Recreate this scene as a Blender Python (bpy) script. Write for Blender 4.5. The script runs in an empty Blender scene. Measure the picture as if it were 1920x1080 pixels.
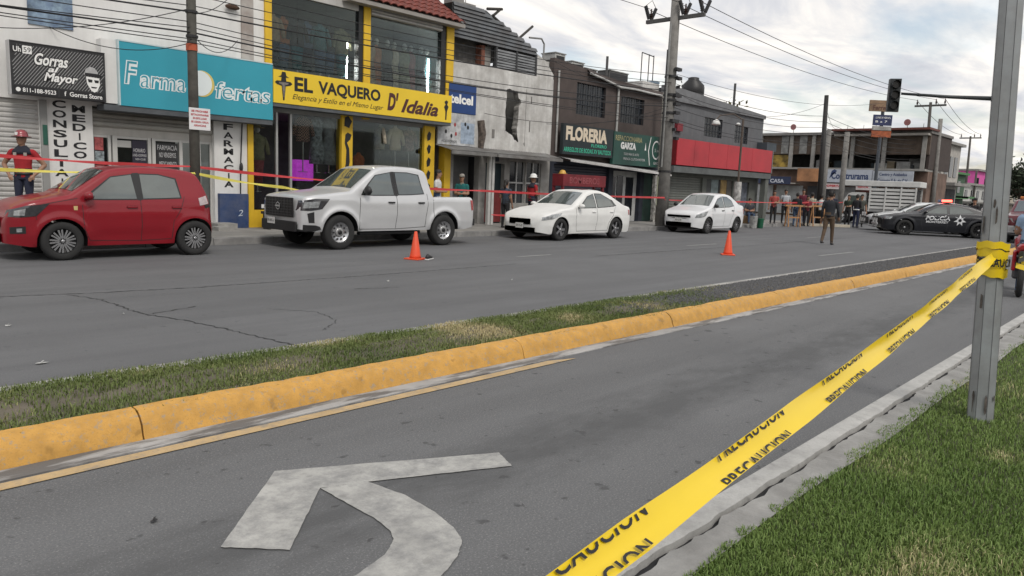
import bpy, bmesh, math, random
import numpy as np
from mathutils import Vector, Matrix, kdtree
random.seed(7); np.random.seed(7)
S = bpy.context.scene
COL = S.collection
R = math.radians

# ------------------------------------------------------------------ camera
def setup_camera():
    az, p, r = R(43.0), R(8.0), R(2.3)
    f = Vector((math.cos(az)*math.cos(p), math.sin(az)*math.cos(p), -math.sin(p)))
    rt = Vector((math.sin(az), -math.cos(az), 0)); up = rt.cross(f)
    r2 = rt*math.cos(r) + up*math.sin(r); u2 = -rt*math.sin(r) + up*math.cos(r)
    cd = bpy.data.cameras.new('camera'); co = bpy.data.objects.new('camera', cd); COL.objects.link(co)
    m = Matrix((r2, u2, -f)).transposed().to_4x4(); m.translation = Vector((0, 0, 1.6))
    co.matrix_world = m
    cd.sensor_width = 36; cd.lens = 1387/1920*36; cd.clip_start = .05; cd.clip_end = 3000
    S.camera = co
setup_camera()
S.view_settings.view_transform = 'Standard'; S.view_settings.look = 'None'
S.view_settings.exposure = 0.42; S.view_settings.gamma = 1
S.cycles.use_denoising = True
S.cycles.max_bounces = 6; S.cycles.transparent_max_bounces = 12
S.cycles.sample_clamp_indirect = 4

# ------------------------------------------------------------------ sky and sun
SUN_EL, SUN_AZ = 48.0, 250.0          # degrees; azimuth counted from +X towards +Y
def setup_world():
    w = bpy.data.worlds.new('World'); S.world = w; w.use_nodes = True
    nt = w.node_tree; N = nt.nodes; L = nt.links; N.clear()
    out = N.new('ShaderNodeOutputWorld'); bg = N.new('ShaderNodeBackground'); L.new(bg.outputs[0], out.inputs[0])
    sky = N.new('ShaderNodeTexSky'); sky.sky_type = 'NISHITA'; sky.sun_disc = False
    sky.sun_elevation = R(SUN_EL); sky.sun_rotation = R(90-SUN_AZ); sky.air_density = 1.4; sky.dust_density = 2.0
    sc = N.new('ShaderNodeMix'); sc.data_type = 'RGBA'; sc.blend_type = 'MULTIPLY'; sc.inputs[0].default_value = 1
    L.new(sky.outputs[0], sc.inputs[6]); sc.inputs[7].default_value = (.11, .11, .115, 1)
    tc = N.new('ShaderNodeTexCoord'); sep = N.new('ShaderNodeSeparateXYZ'); L.new(tc.outputs['Generated'], sep.inputs[0])
    def m(op, a, b=None):
        n = N.new('ShaderNodeMath'); n.operation = op
        for i, v in enumerate((a, b)):
            if v is None: continue
            if isinstance(v, (int, float)): n.inputs[i].default_value = v
            else: L.new(v, n.inputs[i])
        return n.outputs[0]
    zc = m('MAXIMUM', m('ADD', sep.outputs[2], .09), .05)      # flat cloud deck seen in perspective
    cx, cy = m('DIVIDE', sep.outputs[0], zc), m('DIVIDE', sep.outputs[1], zc)
    cmb = N.new('ShaderNodeCombineXYZ'); L.new(cx, cmb.inputs[0]); L.new(cy, cmb.inputs[1])
    def noise(scale, detail, rough, dist, off):
        mp = N.new('ShaderNodeMapping'); mp.inputs['Location'].default_value = off; L.new(cmb.outputs[0], mp.inputs[0])
        mp.inputs['Rotation'].default_value = (0, 0, .5); mp.inputs['Scale'].default_value = (.8, 1.5, 1)
        n = N.new('ShaderNodeTexNoise'); n.inputs['Scale'].default_value = scale; n.inputs['Detail'].default_value = detail
        n.inputs['Roughness'].default_value = rough; n.inputs['Distortion'].default_value = dist
        L.new(mp.outputs[0], n.inputs['Vector']); return n.outputs[0]
    def ramp(src, stops):
        n = N.new('ShaderNodeValToRGB'); e = n.color_ramp.elements
        while len(e) < len(stops): e.new(.5)
        for i, (p, c) in enumerate(stops): e[i].position = p; e[i].color = (*c, 1)
        L.new(src, n.inputs[0]); return n.outputs[0]
    cov = ramp(noise(.85, 9, .56, .35, (3.1, 1.7, 0)), [(.36, (0, 0, 0)), (.52, (1, 1, 1))])
    tone = ramp(noise(1.15, 10, .58, .5, (9.3, 4.2, 0)), [(.28, (.42, .44, .49)), (.42, (.57, .575, .60)), (.53, (.78, .75, .715)), (.66, (.93, .915, .88))])
    mx = N.new('ShaderNodeMix'); mx.data_type = 'RGBA'
    L.new(m('ADD', m('MULTIPLY', cov, .66), .34), mx.inputs[0]); L.new(sc.outputs[2], mx.inputs[6]); L.new(tone, mx.inputs[7])
    L.new(mx.outputs[2], bg.inputs[0]); bg.inputs[1].default_value = 1.0
setup_world()
def setup_sun():
    ld = bpy.data.lights.new('sun', 'SUN'); ld.energy = 1.3; ld.angle = R(16); ld.color = (1, .955, .89)
    o = bpy.data.objects.new('sun', ld); COL.objects.link(o)
    d = Vector((math.cos(R(SUN_AZ))*math.cos(R(SUN_EL)), math.sin(R(SUN_AZ))*math.cos(R(SUN_EL)), math.sin(R(SUN_EL))))
    o.rotation_euler = d.to_track_quat('Z', 'Y').to_euler(); o.location = d*60
setup_sun()

# ------------------------------------------------------------------ materials
MATS = {}
def nodes_of(m):
    m.use_nodes = True
    return m.node_tree, m.node_tree.nodes, m.node_tree.links, m.node_tree.nodes['Principled BSDF']
def M(name, col, rough=.6, metal=0., var=.18, scale=2.5, bump=.0, bscale=60, streak=0., spec=.5, coat=0., emit=0., dirt=None, dirt_amt=.0, dscale=1.2):
    """painted or plain surface: colour with blotchy variation, optional vertical streaks, dirt patches and fine relief"""
    if name in MATS: return MATS[name]
    m = bpy.data.materials.new(name); MATS[name] = m
    nt, N, L, b = nodes_of(m)
    b.inputs['Roughness'].default_value = rough; b.inputs['Metallic'].default_value = metal
    b.inputs['Specular IOR Level'].default_value = spec; b.inputs['Coat Weight'].default_value = coat
    b.inputs['Coat Roughness'].default_value = .06
    tc = N.new('ShaderNodeTexCoord')
    src = None
    def mul(src, fac_out, dark, amt):
        mx = N.new('ShaderNodeMix'); mx.data_type = 'RGBA'
        mr = N.new('ShaderNodeMapRange'); mr.inputs[1].default_value = .35; mr.inputs[2].default_value = .7; mr.inputs[3].default_value = 0; mr.inputs[4].default_value = amt
        L.new(fac_out, mr.inputs[0]); L.new(mr.outputs[0], mx.inputs[0])
        if src is None: mx.inputs[6].default_value = (*col, 1)
        else: L.new(src, mx.inputs[6])
        mx.inputs[7].default_value = (*dark, 1); return mx.outputs[2]
    def noise(sc, det, vec=None, rough=.6):
        n = N.new('ShaderNodeTexNoise'); n.inputs['Scale'].default_value = sc; n.inputs['Detail'].default_value = det; n.inputs['Roughness'].default_value = rough
        L.new(vec if vec else tc.outputs['Object'], n.inputs['Vector']); return n.outputs[0]
    if var > 0: src = mul(None, noise(scale, 6), tuple(c*(1-var*1.6) for c in col), 1.0)
    if streak > 0:
        mp = N.new('ShaderNodeMapping'); mp.inputs['Scale'].default_value = (7, 7, .35); L.new(tc.outputs['Object'], mp.inputs[0])
        src = mul(src, noise(1, 5, mp.outputs[0]), tuple(c*.45 for c in col), streak)
    if dirt: src = mul(src, noise(dscale, 8, rough=.7), dirt, dirt_amt)
    if src is None: b.inputs['Base Color'].default_value = (*col, 1)
    else: L.new(src, b.inputs['Base Color'])
    if bump > 0:
        bp = N.new('ShaderNodeBump'); bp.inputs['Strength'].default_value = bump; bp.inputs['Distance'].default_value = .01
        L.new(noise(bscale, 4), bp.inputs['Height']); L.new(bp.outputs[0], b.inputs['Normal'])
    if emit > 0:
        b.inputs['Emission Color'].default_value = (*col, 1); b.inputs['Emission Strength'].default_value = emit
    return m
def glass(name, tint=(.55, .6, .6), refl=.16, gcol=(.9, .95, .95)):
    if name in MATS: return MATS[name]
    m = bpy.data.materials.new(name); MATS[name] = m; m.use_nodes = True
    nt = m.node_tree; N = nt.nodes; L = nt.links; N.clear()
    o = N.new('ShaderNodeOutputMaterial'); mx = N.new('ShaderNodeMixShader'); t = N.new('ShaderNodeBsdfTransparent'); g = N.new('ShaderNodeBsdfGlossy')
    t.inputs[0].default_value = (*tint, 1); g.inputs['Roughness'].default_value = .03; g.inputs[0].default_value = (*gcol, 1)
    fr = N.new('ShaderNodeFresnel'); fr.inputs[0].default_value = 1.5
    ad = N.new('ShaderNodeMath'); ad.operation = 'ADD'; ad.inputs[1].default_value = refl; L.new(fr.outputs[0], ad.inputs[0])
    L.new(ad.outputs[0], mx.inputs[0]); L.new(t.outputs[0], mx.inputs[1]); L.new(g.outputs[0], mx.inputs[2]); L.new(mx.outputs[0], o.inputs[0])
    return m
def asphalt(name, base, light, stain=None, spots=0.):
    m = bpy.data.materials.new(name); nt, N, L, b = nodes_of(m)
    tc = N.new('ShaderNodeTexCoord')
    def noise(sc, det, ro=.6, vscale=None):
        v = tc.outputs['Object']
        if vscale:
            mp = N.new('ShaderNodeMapping'); mp.inputs['Scale'].default_value = vscale; L.new(v, mp.inputs[0]); v = mp.outputs[0]
        n = N.new('ShaderNodeTexNoise'); n.inputs['Scale'].default_value = sc; n.inputs['Detail'].default_value = det; n.inputs['Roughness'].default_value = ro
        L.new(v, n.inputs['Vector']); return n.outputs[0]
    def mix(f, a, bb, lo=.35, hi=.65, amt=1.):
        mr = N.new('ShaderNodeMapRange'); mr.inputs[1].default_value = lo; mr.inputs[2].default_value = hi; mr.inputs[4].default_value = amt; L.new(f, mr.inputs[0])
        mx = N.new('ShaderNodeMix'); mx.data_type = 'RGBA'; L.new(mr.outputs[0], mx.inputs[0])
        for i, v in ((6, a), (7, bb)):
            if isinstance(v, tuple): mx.inputs[i].default_value = (*v, 1)
            else: L.new(v, mx.inputs[i])
        return mx.outputs[2]
    dk = tuple(c*.5 for c in base)
    c = mix(noise(.55, 5), base, tuple(x*.84 for x in base))
    c = mix(noise(1.0, 5, .6, (.12, 1.6, 1)), c, tuple(x*.74 for x in base), .42, .66, .9)      # wear along the lanes
    c = mix(noise(88, 3, .8), c, light, .54, .68, .85)                                            # pale aggregate
    c = mix(noise(104, 3, .8), c, dk, .54, .68, .85)                                               # dark pits
    if stain:                                                                                     # oily band where the tyres and engines pass
        sx = N.new('ShaderNodeSeparateXYZ'); L.new(tc.outputs['Object'], sx.inputs[0])
        d = N.new('ShaderNodeMath'); d.operation = 'SUBTRACT'; d.inputs[1].default_value = stain[0]; L.new(sx.outputs[1], d.inputs[0])
        a = N.new('ShaderNodeMath'); a.operation = 'ABSOLUTE'; L.new(d.outputs[0], a.inputs[0])
        mr = N.new('ShaderNodeMapRange'); mr.inputs[1].default_value = stain[1]; mr.inputs[2].default_value = 0; mr.inputs[3].default_value = 0; mr.inputs[4].default_value = 1; L.new(a.outputs[0], mr.inputs[0])
        ml = N.new('ShaderNodeMath'); ml.operation = 'MULTIPLY'; L.new(mr.outputs[0], ml.inputs[0]); L.new(noise(2.2, 8, .7, (.7, 1.6, 1)), ml.inputs[1])
        c = mix(ml.outputs[0], c, tuple(x*.55 for x in base), .28, .52, .8)
    if spots:                                                                                     # scattered oil drips
        c = mix(noise(6.5, 3, .55), c, tuple(x*.42 for x in base), .655, .70, spots)
        c = mix(noise(13, 3, .55), c, tuple(x*.42 for x in base), .67, .71, spots)
    L.new(c, b.inputs['Base Color']); b.inputs['Roughness'].default_value = .82; b.inputs['Specular IOR Level'].default_value = .35
    bp = N.new('ShaderNodeBump'); bp.inputs['Strength'].default_value = .55; bp.inputs['Distance'].default_value = .006
    L.new(noise(75, 3, .7), bp.inputs['Height']); L.new(bp.outputs[0], b.inputs['Normal'])
    return m
def worn_paint(name, col, under, lo=.42, hi=.62, scale=5, amt=.75):
    if name in MATS: return MATS[name]
    m = bpy.data.materials.new(name); MATS[name] = m; nt, N, L, b = nodes_of(m)
    tc = N.new('ShaderNodeTexCoord')
    def noise(sc, det, ro):
        n = N.new('ShaderNodeTexNoise'); n.inputs['Scale'].default_value = sc; n.inputs['Detail'].default_value = det; n.inputs['Roughness'].default_value = ro
        L.new(tc.outputs['Object'], n.inputs['Vector']); return n.outputs[0]
    def mix(f, a, bb, lo, hi, amt):
        mr = N.new('ShaderNodeMapRange'); mr.inputs[1].default_value = lo; mr.inputs[2].default_value = hi; mr.inputs[4].default_value = amt; L.new(f, mr.inputs[0])
        mx = N.new('ShaderNodeMix'); mx.data_type = 'RGBA'; L.new(mr.outputs[0], mx.inputs[0])
        for i, v in ((6, a), (7, bb)):
            if isinstance(v, tuple): mx.inputs[i].default_value = (*v, 1)
            else: L.new(v, mx.inputs[i])
        return mx.outputs[2]
    c = mix(noise(scale*.4, 5, .6), col, tuple(x*.75 for x in col), .35, .7, 1)
    c = mix(noise(scale, 10, .75), c, under, lo, hi, amt)
    c = mix(noise(100, 2, .7), c, tuple(x*.6 for x in col), .55, .7, .5)
    c = mix(noise(7.5, 3, .55), c, tuple(x*.5 for x in col), .65, .71, .6)
    L.new(c, b.inputs['Base Color']); b.inputs['Roughness'].default_value = .75
    bp = N.new('ShaderNodeBump'); bp.inputs['Strength'].default_value = .4; bp.inputs['Distance'].default_value = .005
    L.new(noise(80, 4, .7), bp.inputs['Height']); L.new(bp.outputs[0], b.inputs['Normal'])
    return m

# ------------------------------------------------------------------ object helpers
def tag(o, label=None, cat=None, group=None, kind=None):
    if label: o['label'] = label
    if cat: o['category'] = cat
    if group: o['group'] = group
    if kind: o['kind'] = kind
    return o
def empty(name, loc=(0, 0, 0), rz=0., label=None, cat=None, group=None):
    o = bpy.data.objects.new(name, None); COL.objects.link(o); o.location = loc; o.rotation_euler = (0, 0, rz)
    o.empty_display_size = .1
    return tag(o, label, cat, group)
def mesh_obj(name, verts, faces, mat, parent=None, smooth=False, mi=None, loc=None):
    me = bpy.data.meshes.new(name); me.from_pydata([tuple(v) for v in verts], [], faces)
    for x in (mat if isinstance(mat, (list, tuple)) else [mat]): me.materials.append(x)
    if mi is not None: me.polygons.foreach_set('material_index', mi)
    if smooth: me.polygons.foreach_set('use_smooth', [True]*len(me.polygons))
    me.update()
    o = bpy.data.objects.new(name, me); COL.objects.link(o)
    if parent: o.parent = parent
    if loc: o.location = loc
    return o
def clone(o, loc=None, parent=None, rz=None):
    c = o.copy(); COL.objects.link(c)
    if parent is not None: c.parent = parent
    if loc is not None: c.location = loc
    if rz is not None: c.rotation_euler.z = rz
    return c
class MB:
    def __init__(s): s.v = []; s.f = []; s.sm = False
    def add(s, vs, fs):
        n = len(s.v); s.v += [tuple(v) for v in vs]; s.f += [tuple(i+n for i in f) for f in fs]; return s
    def box(s, x0, x1, y0, y1, z0, z1, b=0.):
        if b <= 0:
            return s.add([(x0,y0,z0),(x1,y0,z0),(x1,y1,z0),(x0,y1,z0),(x0,y0,z1),(x1,y0,z1),(x1,y1,z1),(x0,y1,z1)],
                         [(0,3,2,1),(4,5,6,7),(0,1,5,4),(1,2,6,5),(2,3,7,6),(3,0,4,7)])
        bm = bmesh.new(); bmesh.ops.create_cube(bm, size=1)
        for v in bm.verts: v.co = Vector(((x0+x1)/2+v.co.x*(x1-x0), (y0+y1)/2+v.co.y*(y1-y0), (z0+z1)/2+v.co.z*(z1-z0)))
        bmesh.ops.bevel(bm, geom=bm.edges[:], offset=b, segments=2, affect='EDGES', profile=.5)
        bm.verts.index_update()
        s.add([v.co[:] for v in bm.verts], [[v.index for v in f.verts] for f in bm.faces]); bm.free(); return s
    def tube(s, pts, r, n=8, cap=True):
        pts = [Vector(p) for p in pts]; rs = r if isinstance(r, (list, tuple)) else [r]*len(pts)
        b = len(s.v); prev = None
        for i, p in enumerate(pts):
            t = (pts[min(i+1, len(pts)-1)]-pts[max(i-1, 0)])
            t = t.normalized() if t.length > 1e-9 else Vector((0, 0, 1))
            if prev is None:
                a = Vector((0, 0, 1)) if abs(t.z) < .9 else Vector((1, 0, 0)); prev = t.cross(a).normalized()
            prev = (prev - t*prev.dot(t)).normalized(); q = t.cross(prev)
            for k in range(n):
                a = 2*math.pi*(k+.5)/n; s.v.append(tuple(p+(prev*math.cos(a)+q*math.sin(a))*rs[i]))
        for i in range(len(pts)-1):
            for k in range(n):
                s.f.append((b+i*n+k, b+i*n+(k+1) % n, b+(i+1)*n+(k+1) % n, b+(i+1)*n+k))
        if cap: s.f.append(tuple(b+k for k in range(n))[::-1]); s.f.append(tuple(b+(len(pts)-1)*n+k for k in range(n)))
        return s
    def lathe(s, prof, n=16, c=(0, 0, 0), axis='z', sx=1, sy=1, cap=True):
        b = len(s.v)
        for r, h in prof:
            for k in range(n):
                a = 2*math.pi*k/n; p, q = r*math.cos(a)*sx, r*math.sin(a)*sy
                v = (p, q, h) if axis == 'z' else ((p, h, q) if axis == 'y' else (h, p, q))
                s.v.append((v[0]+c[0], v[1]+c[1], v[2]+c[2]))
        for i in range(len(prof)-1):
            for k in range(n): s.f.append((b+i*n+k, b+i*n+(k+1) % n, b+(i+1)*n+(k+1) % n, b+(i+1)*n+k))
        if cap: s.f.append(tuple(b+k for k in range(n))[::-1]); s.f.append(tuple(b+(len(prof)-1)*n+k for k in range(n)))
        return s
    def prism(s, poly, y0, y1):           # polygon in (x, z), extruded along y
        n = len(poly); b = len(s.v)
        s.v += [(x, y0, z) for x, z in poly]+[(x, y1, z) for x, z in poly]
        s.f.append(tuple(b+k for k in range(n))); s.f.append(tuple(b+n+k for k in range(n))[::-1])
        for k in range(n): s.f.append((b+k, b+n+k, b+n+(k+1) % n, b+(k+1) % n))
        return s
    def ell(s, c, rx, ry, rz, n=10, m=7):
        b = len(s.v)
        for i in range(m+1):
            t = math.pi*(i/m)-math.pi/2; rr = max(math.cos(t), .02)
            for k in range(n):
                a = 2*math.pi*k/n; s.v.append((c[0]+rx*rr*math.cos(a), c[1]+ry*rr*math.sin(a), c[2]+rz*math.sin(t)))
        for i in range(m):
            for k in range(n): s.f.append((b+i*n+k, b+i*n+(k+1) % n, b+(i+1)*n+(k+1) % n, b+(i+1)*n+k))
        s.f.append(tuple(b+k for k in range(n))[::-1]); s.f.append(tuple(b+m*n+k for k in range(n))); return s
    def strip(s, a, b_):
        n = len(s.v); k = len(a); s.v += [tuple(p) for p in a]+[tuple(p) for p in b_]
        s.f += [(n+i, n+i+1, n+k+i+1, n+k+i) for i in range(k-1)]; return s
    def wall(s, x0, x1, z0, z1, y0, y1, holes):
        """wall slab facing -y with rectangular openings (x0,x1,z0,z1): front, back, reveals, no inner faces"""
        xs = sorted({x0, x1, *[h[0] for h in holes], *[h[1] for h in holes]}); zs = sorted({z0, z1, *[h[2] for h in holes], *[h[3] for h in holes]})
        xs = [x for x in xs if x0 <= x <= x1]; zs = [z for z in zs if z0 <= z <= z1]
        inh = lambda x, z: any(h[0] < x < h[1] and h[2] < z < h[3] for h in holes)
        for i in range(len(xs)-1):
            for j in range(len(zs)-1):
                a, b, c, d = xs[i], xs[i+1], zs[j], zs[j+1]
                if not inh((a+b)/2, (c+d)/2):
                    s.add([(a,y0,c),(b,y0,c),(b,y0,d),(a,y0,d)], [(0,1,2,3)]); s.add([(a,y1,c),(b,y1,c),(b,y1,d),(a,y1,d)], [(3,2,1,0)])
        for a, b, c, d in holes:
            s.add([(a,y0,c),(a,y1,c),(a,y1,d),(a,y0,d)], [(0,1,2,3)]); s.add([(b,y0,c),(b,y1,c),(b,y1,d),(b,y0,d)], [(3,2,1,0)])
            s.add([(a,y0,c),(b,y0,c),(b,y1,c),(a,y1,c)], [(0,1,2,3)]); s.add([(a,y0,d),(b,y0,d),(b,y1,d),(a,y1,d)], [(3,2,1,0)])
        s.add([(x0,y0,z0),(x0,y1,z0),(x0,y1,z1),(x0,y0,z1)], [(3,2,1,0)]); s.add([(x1,y0,z0),(x1,y1,z0),(x1,y1,z1),(x1,y0,z1)], [(0,1,2,3)])
        s.add([(x0,y0,z1),(x1,y0,z1),(x1,y1,z1),(x0,y1,z1)], [(0,1,2,3)])
        return s
    def build(s, name, mat, parent=None, smooth=False, local=False):
        """vertices are in world space unless local=True; made relative to an unrotated parent"""
        v = s.v
        if parent is not None and not local:
            l = Vector(parent.location)
            if parent.parent is not None: l = l+Vector(parent.parent.location)
            v = [(a[0]-l.x, a[1]-l.y, a[2]-l.z) for a in v]
        return mesh_obj(name, v, s.f, mat, parent, smooth)
def smooth_by_angle(o, deg=35):
    me = o.data; bm = bmesh.new(); bm.from_mesh(me); lim = R(deg)
    for f in bm.faces: f.smooth = True
    for e in bm.edges:
        if len(e.link_faces) == 2 and e.calc_face_angle(0) > lim: e.smooth = False
    bm.to_mesh(me); bm.free(); return o
def box(name, mat, parent, *a, b=0.):
    return MB().box(*a, b=b).build(name, mat, parent)

# ------------------------------------------------------------------ lettering (flat print)
def text_geo(s, bold=0., shear=0., spacing=1.):
    cu = bpy.data.curves.new('t', 'FONT'); cu.body = s; cu.size = 1; cu.offset = bold; cu.shear = shear; cu.space_character = spacing
    cu.resolution_u = 3; cu.align_x = 'LEFT'
    o = bpy.data.objects.new('t', cu); COL.objects.link(o)
    dg = bpy.context.evaluated_depsgraph_get(); me = bpy.data.meshes.new_from_object(o.evaluated_get(dg))
    v = np.array([x.co[:] for x in me.vertices]) if len(me.vertices) else np.zeros((0, 3)); f = [tuple(p.vertices) for p in me.polygons]
    bpy.data.objects.remove(o); bpy.data.curves.remove(cu); bpy.data.meshes.remove(me)
    return v, f
def lettering(s, org, right, up, w, h, mat, parent=None, bold=0., shear=0., spacing=1., name='lettering', local=False):
    """text stretched into the box w x h whose lower left corner is ORG"""
    v, f = text_geo(s, bold, shear, spacing)
    lo, hi = v.min(0), v.max(0); right, up, org = Vector(right).normalized(), Vector(up).normalized(), Vector(org)
    mb = MB(); mb.v = [tuple(org+right*((p[0]-lo[0])/(hi[0]-lo[0])*w)+up*((p[1]-lo[1])/(hi[1]-lo[1])*h)) for p in v]; mb.f = f
    return mb.build(name, mat, parent, local=local)
def wtext(s, x0, x1, z0, z1, y, mat, parent, **k):      # on a wall facing -y
    return lettering(s, (x0, y, z0), (1, 0, 0), (0, 0, 1), x1-x0, z1-z0, mat, parent, **k)

# ------------------------------------------------------------------ common materials
ASPH_N = asphalt('near asphalt', (.138, .140, .143), (.27, .27, .268), (2.85, 1.0), .75)
ASPH_F = asphalt('far asphalt', (.136, .138, .142), (.19, .19, .193), None, .35)
CONC = M('concrete', (.31, .30, .28), .85, var=.22, scale=1.6, bump=.4, dirt=(.14, .135, .13), dirt_amt=.5)
CONC_L = M('pale concrete', (.42, .41, .385), .85, var=.25, scale=2.2, bump=.5, dirt=(.17, .165, .16), dirt_amt=.65, dscale=3.5)
KERBY = worn_paint('yellow kerb paint', (.58, .315, .07), (.30, .26, .20), .545, .62, 26, .8)
YLINE = worn_paint('yellow line paint', (.52, .37, .19), (.22, .205, .185), .48, .66, 9, .75)
WPAINT = worn_paint('white road paint', (.44, .435, .41), (.17, .17, .17), .40, .66, 7, .85)
BLACK = M('black', (.018, .018, .02), .55, var=.1)
DARK = M('dark interior', (.02, .02, .022), .9, var=.2)
WHITE = M('white paint', (.72, .72, .70), .5, var=.06)
STEEL = M('galvanised steel', (.40, .425, .44), .5, .35, var=.16, scale=3, streak=.25, dirt=(.16, .14, .12), dirt_amt=.45, dscale=2.5)
CABLE = M('cable', (.015, .015, .017), .6, var=0)
# ================================================================== SETTING
def sheet(name, x0, x1, y0, y1, z, mat):
    o = mesh_obj(name, [(x0,y0,z),(x1,y0,z),(x1,y1,z),(x0,y1,z)], [(0,1,2,3)], mat); o['kind'] = 'structure'; return o
KY0, KY1 = 4.45, 5.68          # median, near and far edge
MED_END = 31.6
sheet('ground', -500, 1400, -500, 900, -.03, M('dusty ground', (.20, .185, .16), .95, var=.3, scale=.3))
sheet('far_road', -60, 420, 4.2, 15.93, 0., ASPH_F)
sheet('near_road', -60, 420, 1.6, 4.2, .0, ASPH_N)
sheet('side_street', 41.2, 57.5, 15.93, 90, .0, ASPH_F)

# sidewalk before the shops: kerb stones with joints, slab behind
def sidewalk():
    root = empty('sidewalk', (0, 15.93, 0)); root['kind'] = 'structure'
    MB().box(-30, 41.2, 16.13, 24, -.02, .145).build('slab', CONC, root)
    k0 = None
    for i in range(35):
        x = -10+i*1.45
        if k0 is None: k0 = MB().add([(0,0,0),(1.435,0,0),(1.435,.03,.14),(0,.03,.14),(1.435,.06,.155),(0,.06,.155),(1.435,.197,.155),(0,.197,.155),(0,.197,0),(1.435,.197,0)],
                [(0,1,2,3),(3,2,4,5),(5,4,6,7),(0,3,5,7,8),(1,9,6,4,2)]).build('kerb_stone', M('kerb concrete', (.27,.265,.255), .85, var=.25, bump=.4, dirt=(.11,.11,.11), dirt_amt=.6, dscale=4), root, local=True)
        else: k0 = clone(k0)
        k0.location = (x, 0, 0)
    MB().box(57.5, 300, 15.93, 19.5, -.02, .15).build('far_slab', CONC, root)
sidewalk()

# ---- median: yellow kerb segments, gutter, soil, grey far kerb
def median():
    root = empty('median', (0, KY0, 0)); root['kind'] = 'structure'
    # kerb profile (y, z) rounded, painted
    prof = [(0, 0), (.012, .03), (.03, .085), (.055, .125), (.085, .15), (.125, .165), (.18, .168), (.18, .0)]
    cuts = [-4.6, -1.6, 1.62, 4.98, 7.6, 10.6, 13.7, 16.8, 19.8, 22.9, 25.9, 28.9, MED_END]
    for i in range(len(cuts)-1):
        a, b = cuts[i]+.006, cuts[i+1]-.006; mb = MB(); n = max(2, int((b-a)/.12)); rng = random.Random(i)
        for j in range(n+1):
            x = a+(b-a)*j/n
            for (y, z) in prof:
                w = .006*math.sin(x*3.1+i)+rng.uniform(-.004, .004); mb.v.append((x, y+w if z > .02 else y, z+(rng.uniform(-.004, .004) if z > .02 else 0)))
        m = len(prof)
        for j in range(n):
            for k in range(m-1): mb.f.append((j*m+k, (j+1)*m+k, (j+1)*m+k+1, j*m+k+1))
        mb.f.append(tuple(range(m))); mb.f.append(tuple(n*m+k for k in range(m))[::-1])
        o = mb.build('kerb_stone', KERBY, root, True, local=True)
        smooth_by_angle(o, 50)
    # far side grey kerb
    mb = MB()
    for a, b in [(x, x+2.98) for x in np.arange(-8, MED_END-2.9, 3.0)]:
        MB().box(a, b, 5.56, 5.68, 0, .14, b=.012).build('kerb_stone', CONC_L, root)
    # rounded end block, yellow
    # concrete gutter strip below the yellow kerb
    gm = M('gutter concrete', (.40, .395, .385), .7, var=.2, scale=3, bump=.4)
    tcg = gm.node_tree; mpn = tcg.nodes.new('ShaderNodeMapping'); mpn.inputs['Scale'].default_value = (.6, 3.2, 1); tcn = [n for n in tcg.nodes if n.type == 'TEX_COORD'][0]; tcg.links.new(tcn.outputs['Object'], mpn.inputs[0])
    nzn = tcg.nodes.new('ShaderNodeTexNoise'); nzn.inputs['Scale'].default_value = 2.2; nzn.inputs['Detail'].default_value = 8; nzn.inputs['Roughness'].default_value = .65; tcg.links.new(mpn.outputs[0], nzn.inputs['Vector'])
    rpn = tcg.nodes.new('ShaderNodeMapRange'); rpn.inputs[1].default_value = .46; rpn.inputs[2].default_value = .56; tcg.links.new(nzn.outputs[0], rpn.inputs[0])
    mxn = tcg.nodes.new('ShaderNodeMix'); mxn.data_type = 'RGBA'; tcg.links.new(rpn.outputs[0], mxn.inputs[0]); bsn = tcg.nodes['Principled BSDF']; tcg.links.new(bsn.inputs['Base Color'].links[0].from_socket, mxn.inputs[6]); mxn.inputs[7].default_value = (.13, .125, .12, 1); tcg.links.new(mxn.outputs[2], bsn.inputs['Base Color'])
    MB().box(-6, MED_END, 4.29, 4.449, -.02, .008).build('gutter', gm, root)
    # soil bed
    soil = M('median soil', (.14, .118, .092), .95, var=.35, scale=2.5, bump=.8, bscale=45, dirt=(.11, .105, .065), dirt_amt=.7)
    mb = MB(); nx, ny = 160, 8; rng = random.Random(3)
    for i in range(nx+1):
        for j in range(ny+1):
            x = -6+(MED_END+6)*i/nx; y = 4.615+(5.57-4.615)*j/ny
            mb.v.append((x, y, .125+.03*math.sin(math.pi*j/ny)+rng.uniform(-.010, .014)))
    for i in range(nx):
        for j in range(ny):
            k = i*(ny+1)+j; mb.f.append((k, k+ny+1, k+ny+2, k+1))
    mb.build('soil_bed', soil, root, True)
median()
o = mesh_obj('yellow_line', [(-6,4.17,.006),(5.4,4.17,.006),(5.1,4.265,.006),(-6,4.265,.006)], [(0,1,2,3)], YLINE); o['kind'] = 'structure'

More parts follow.
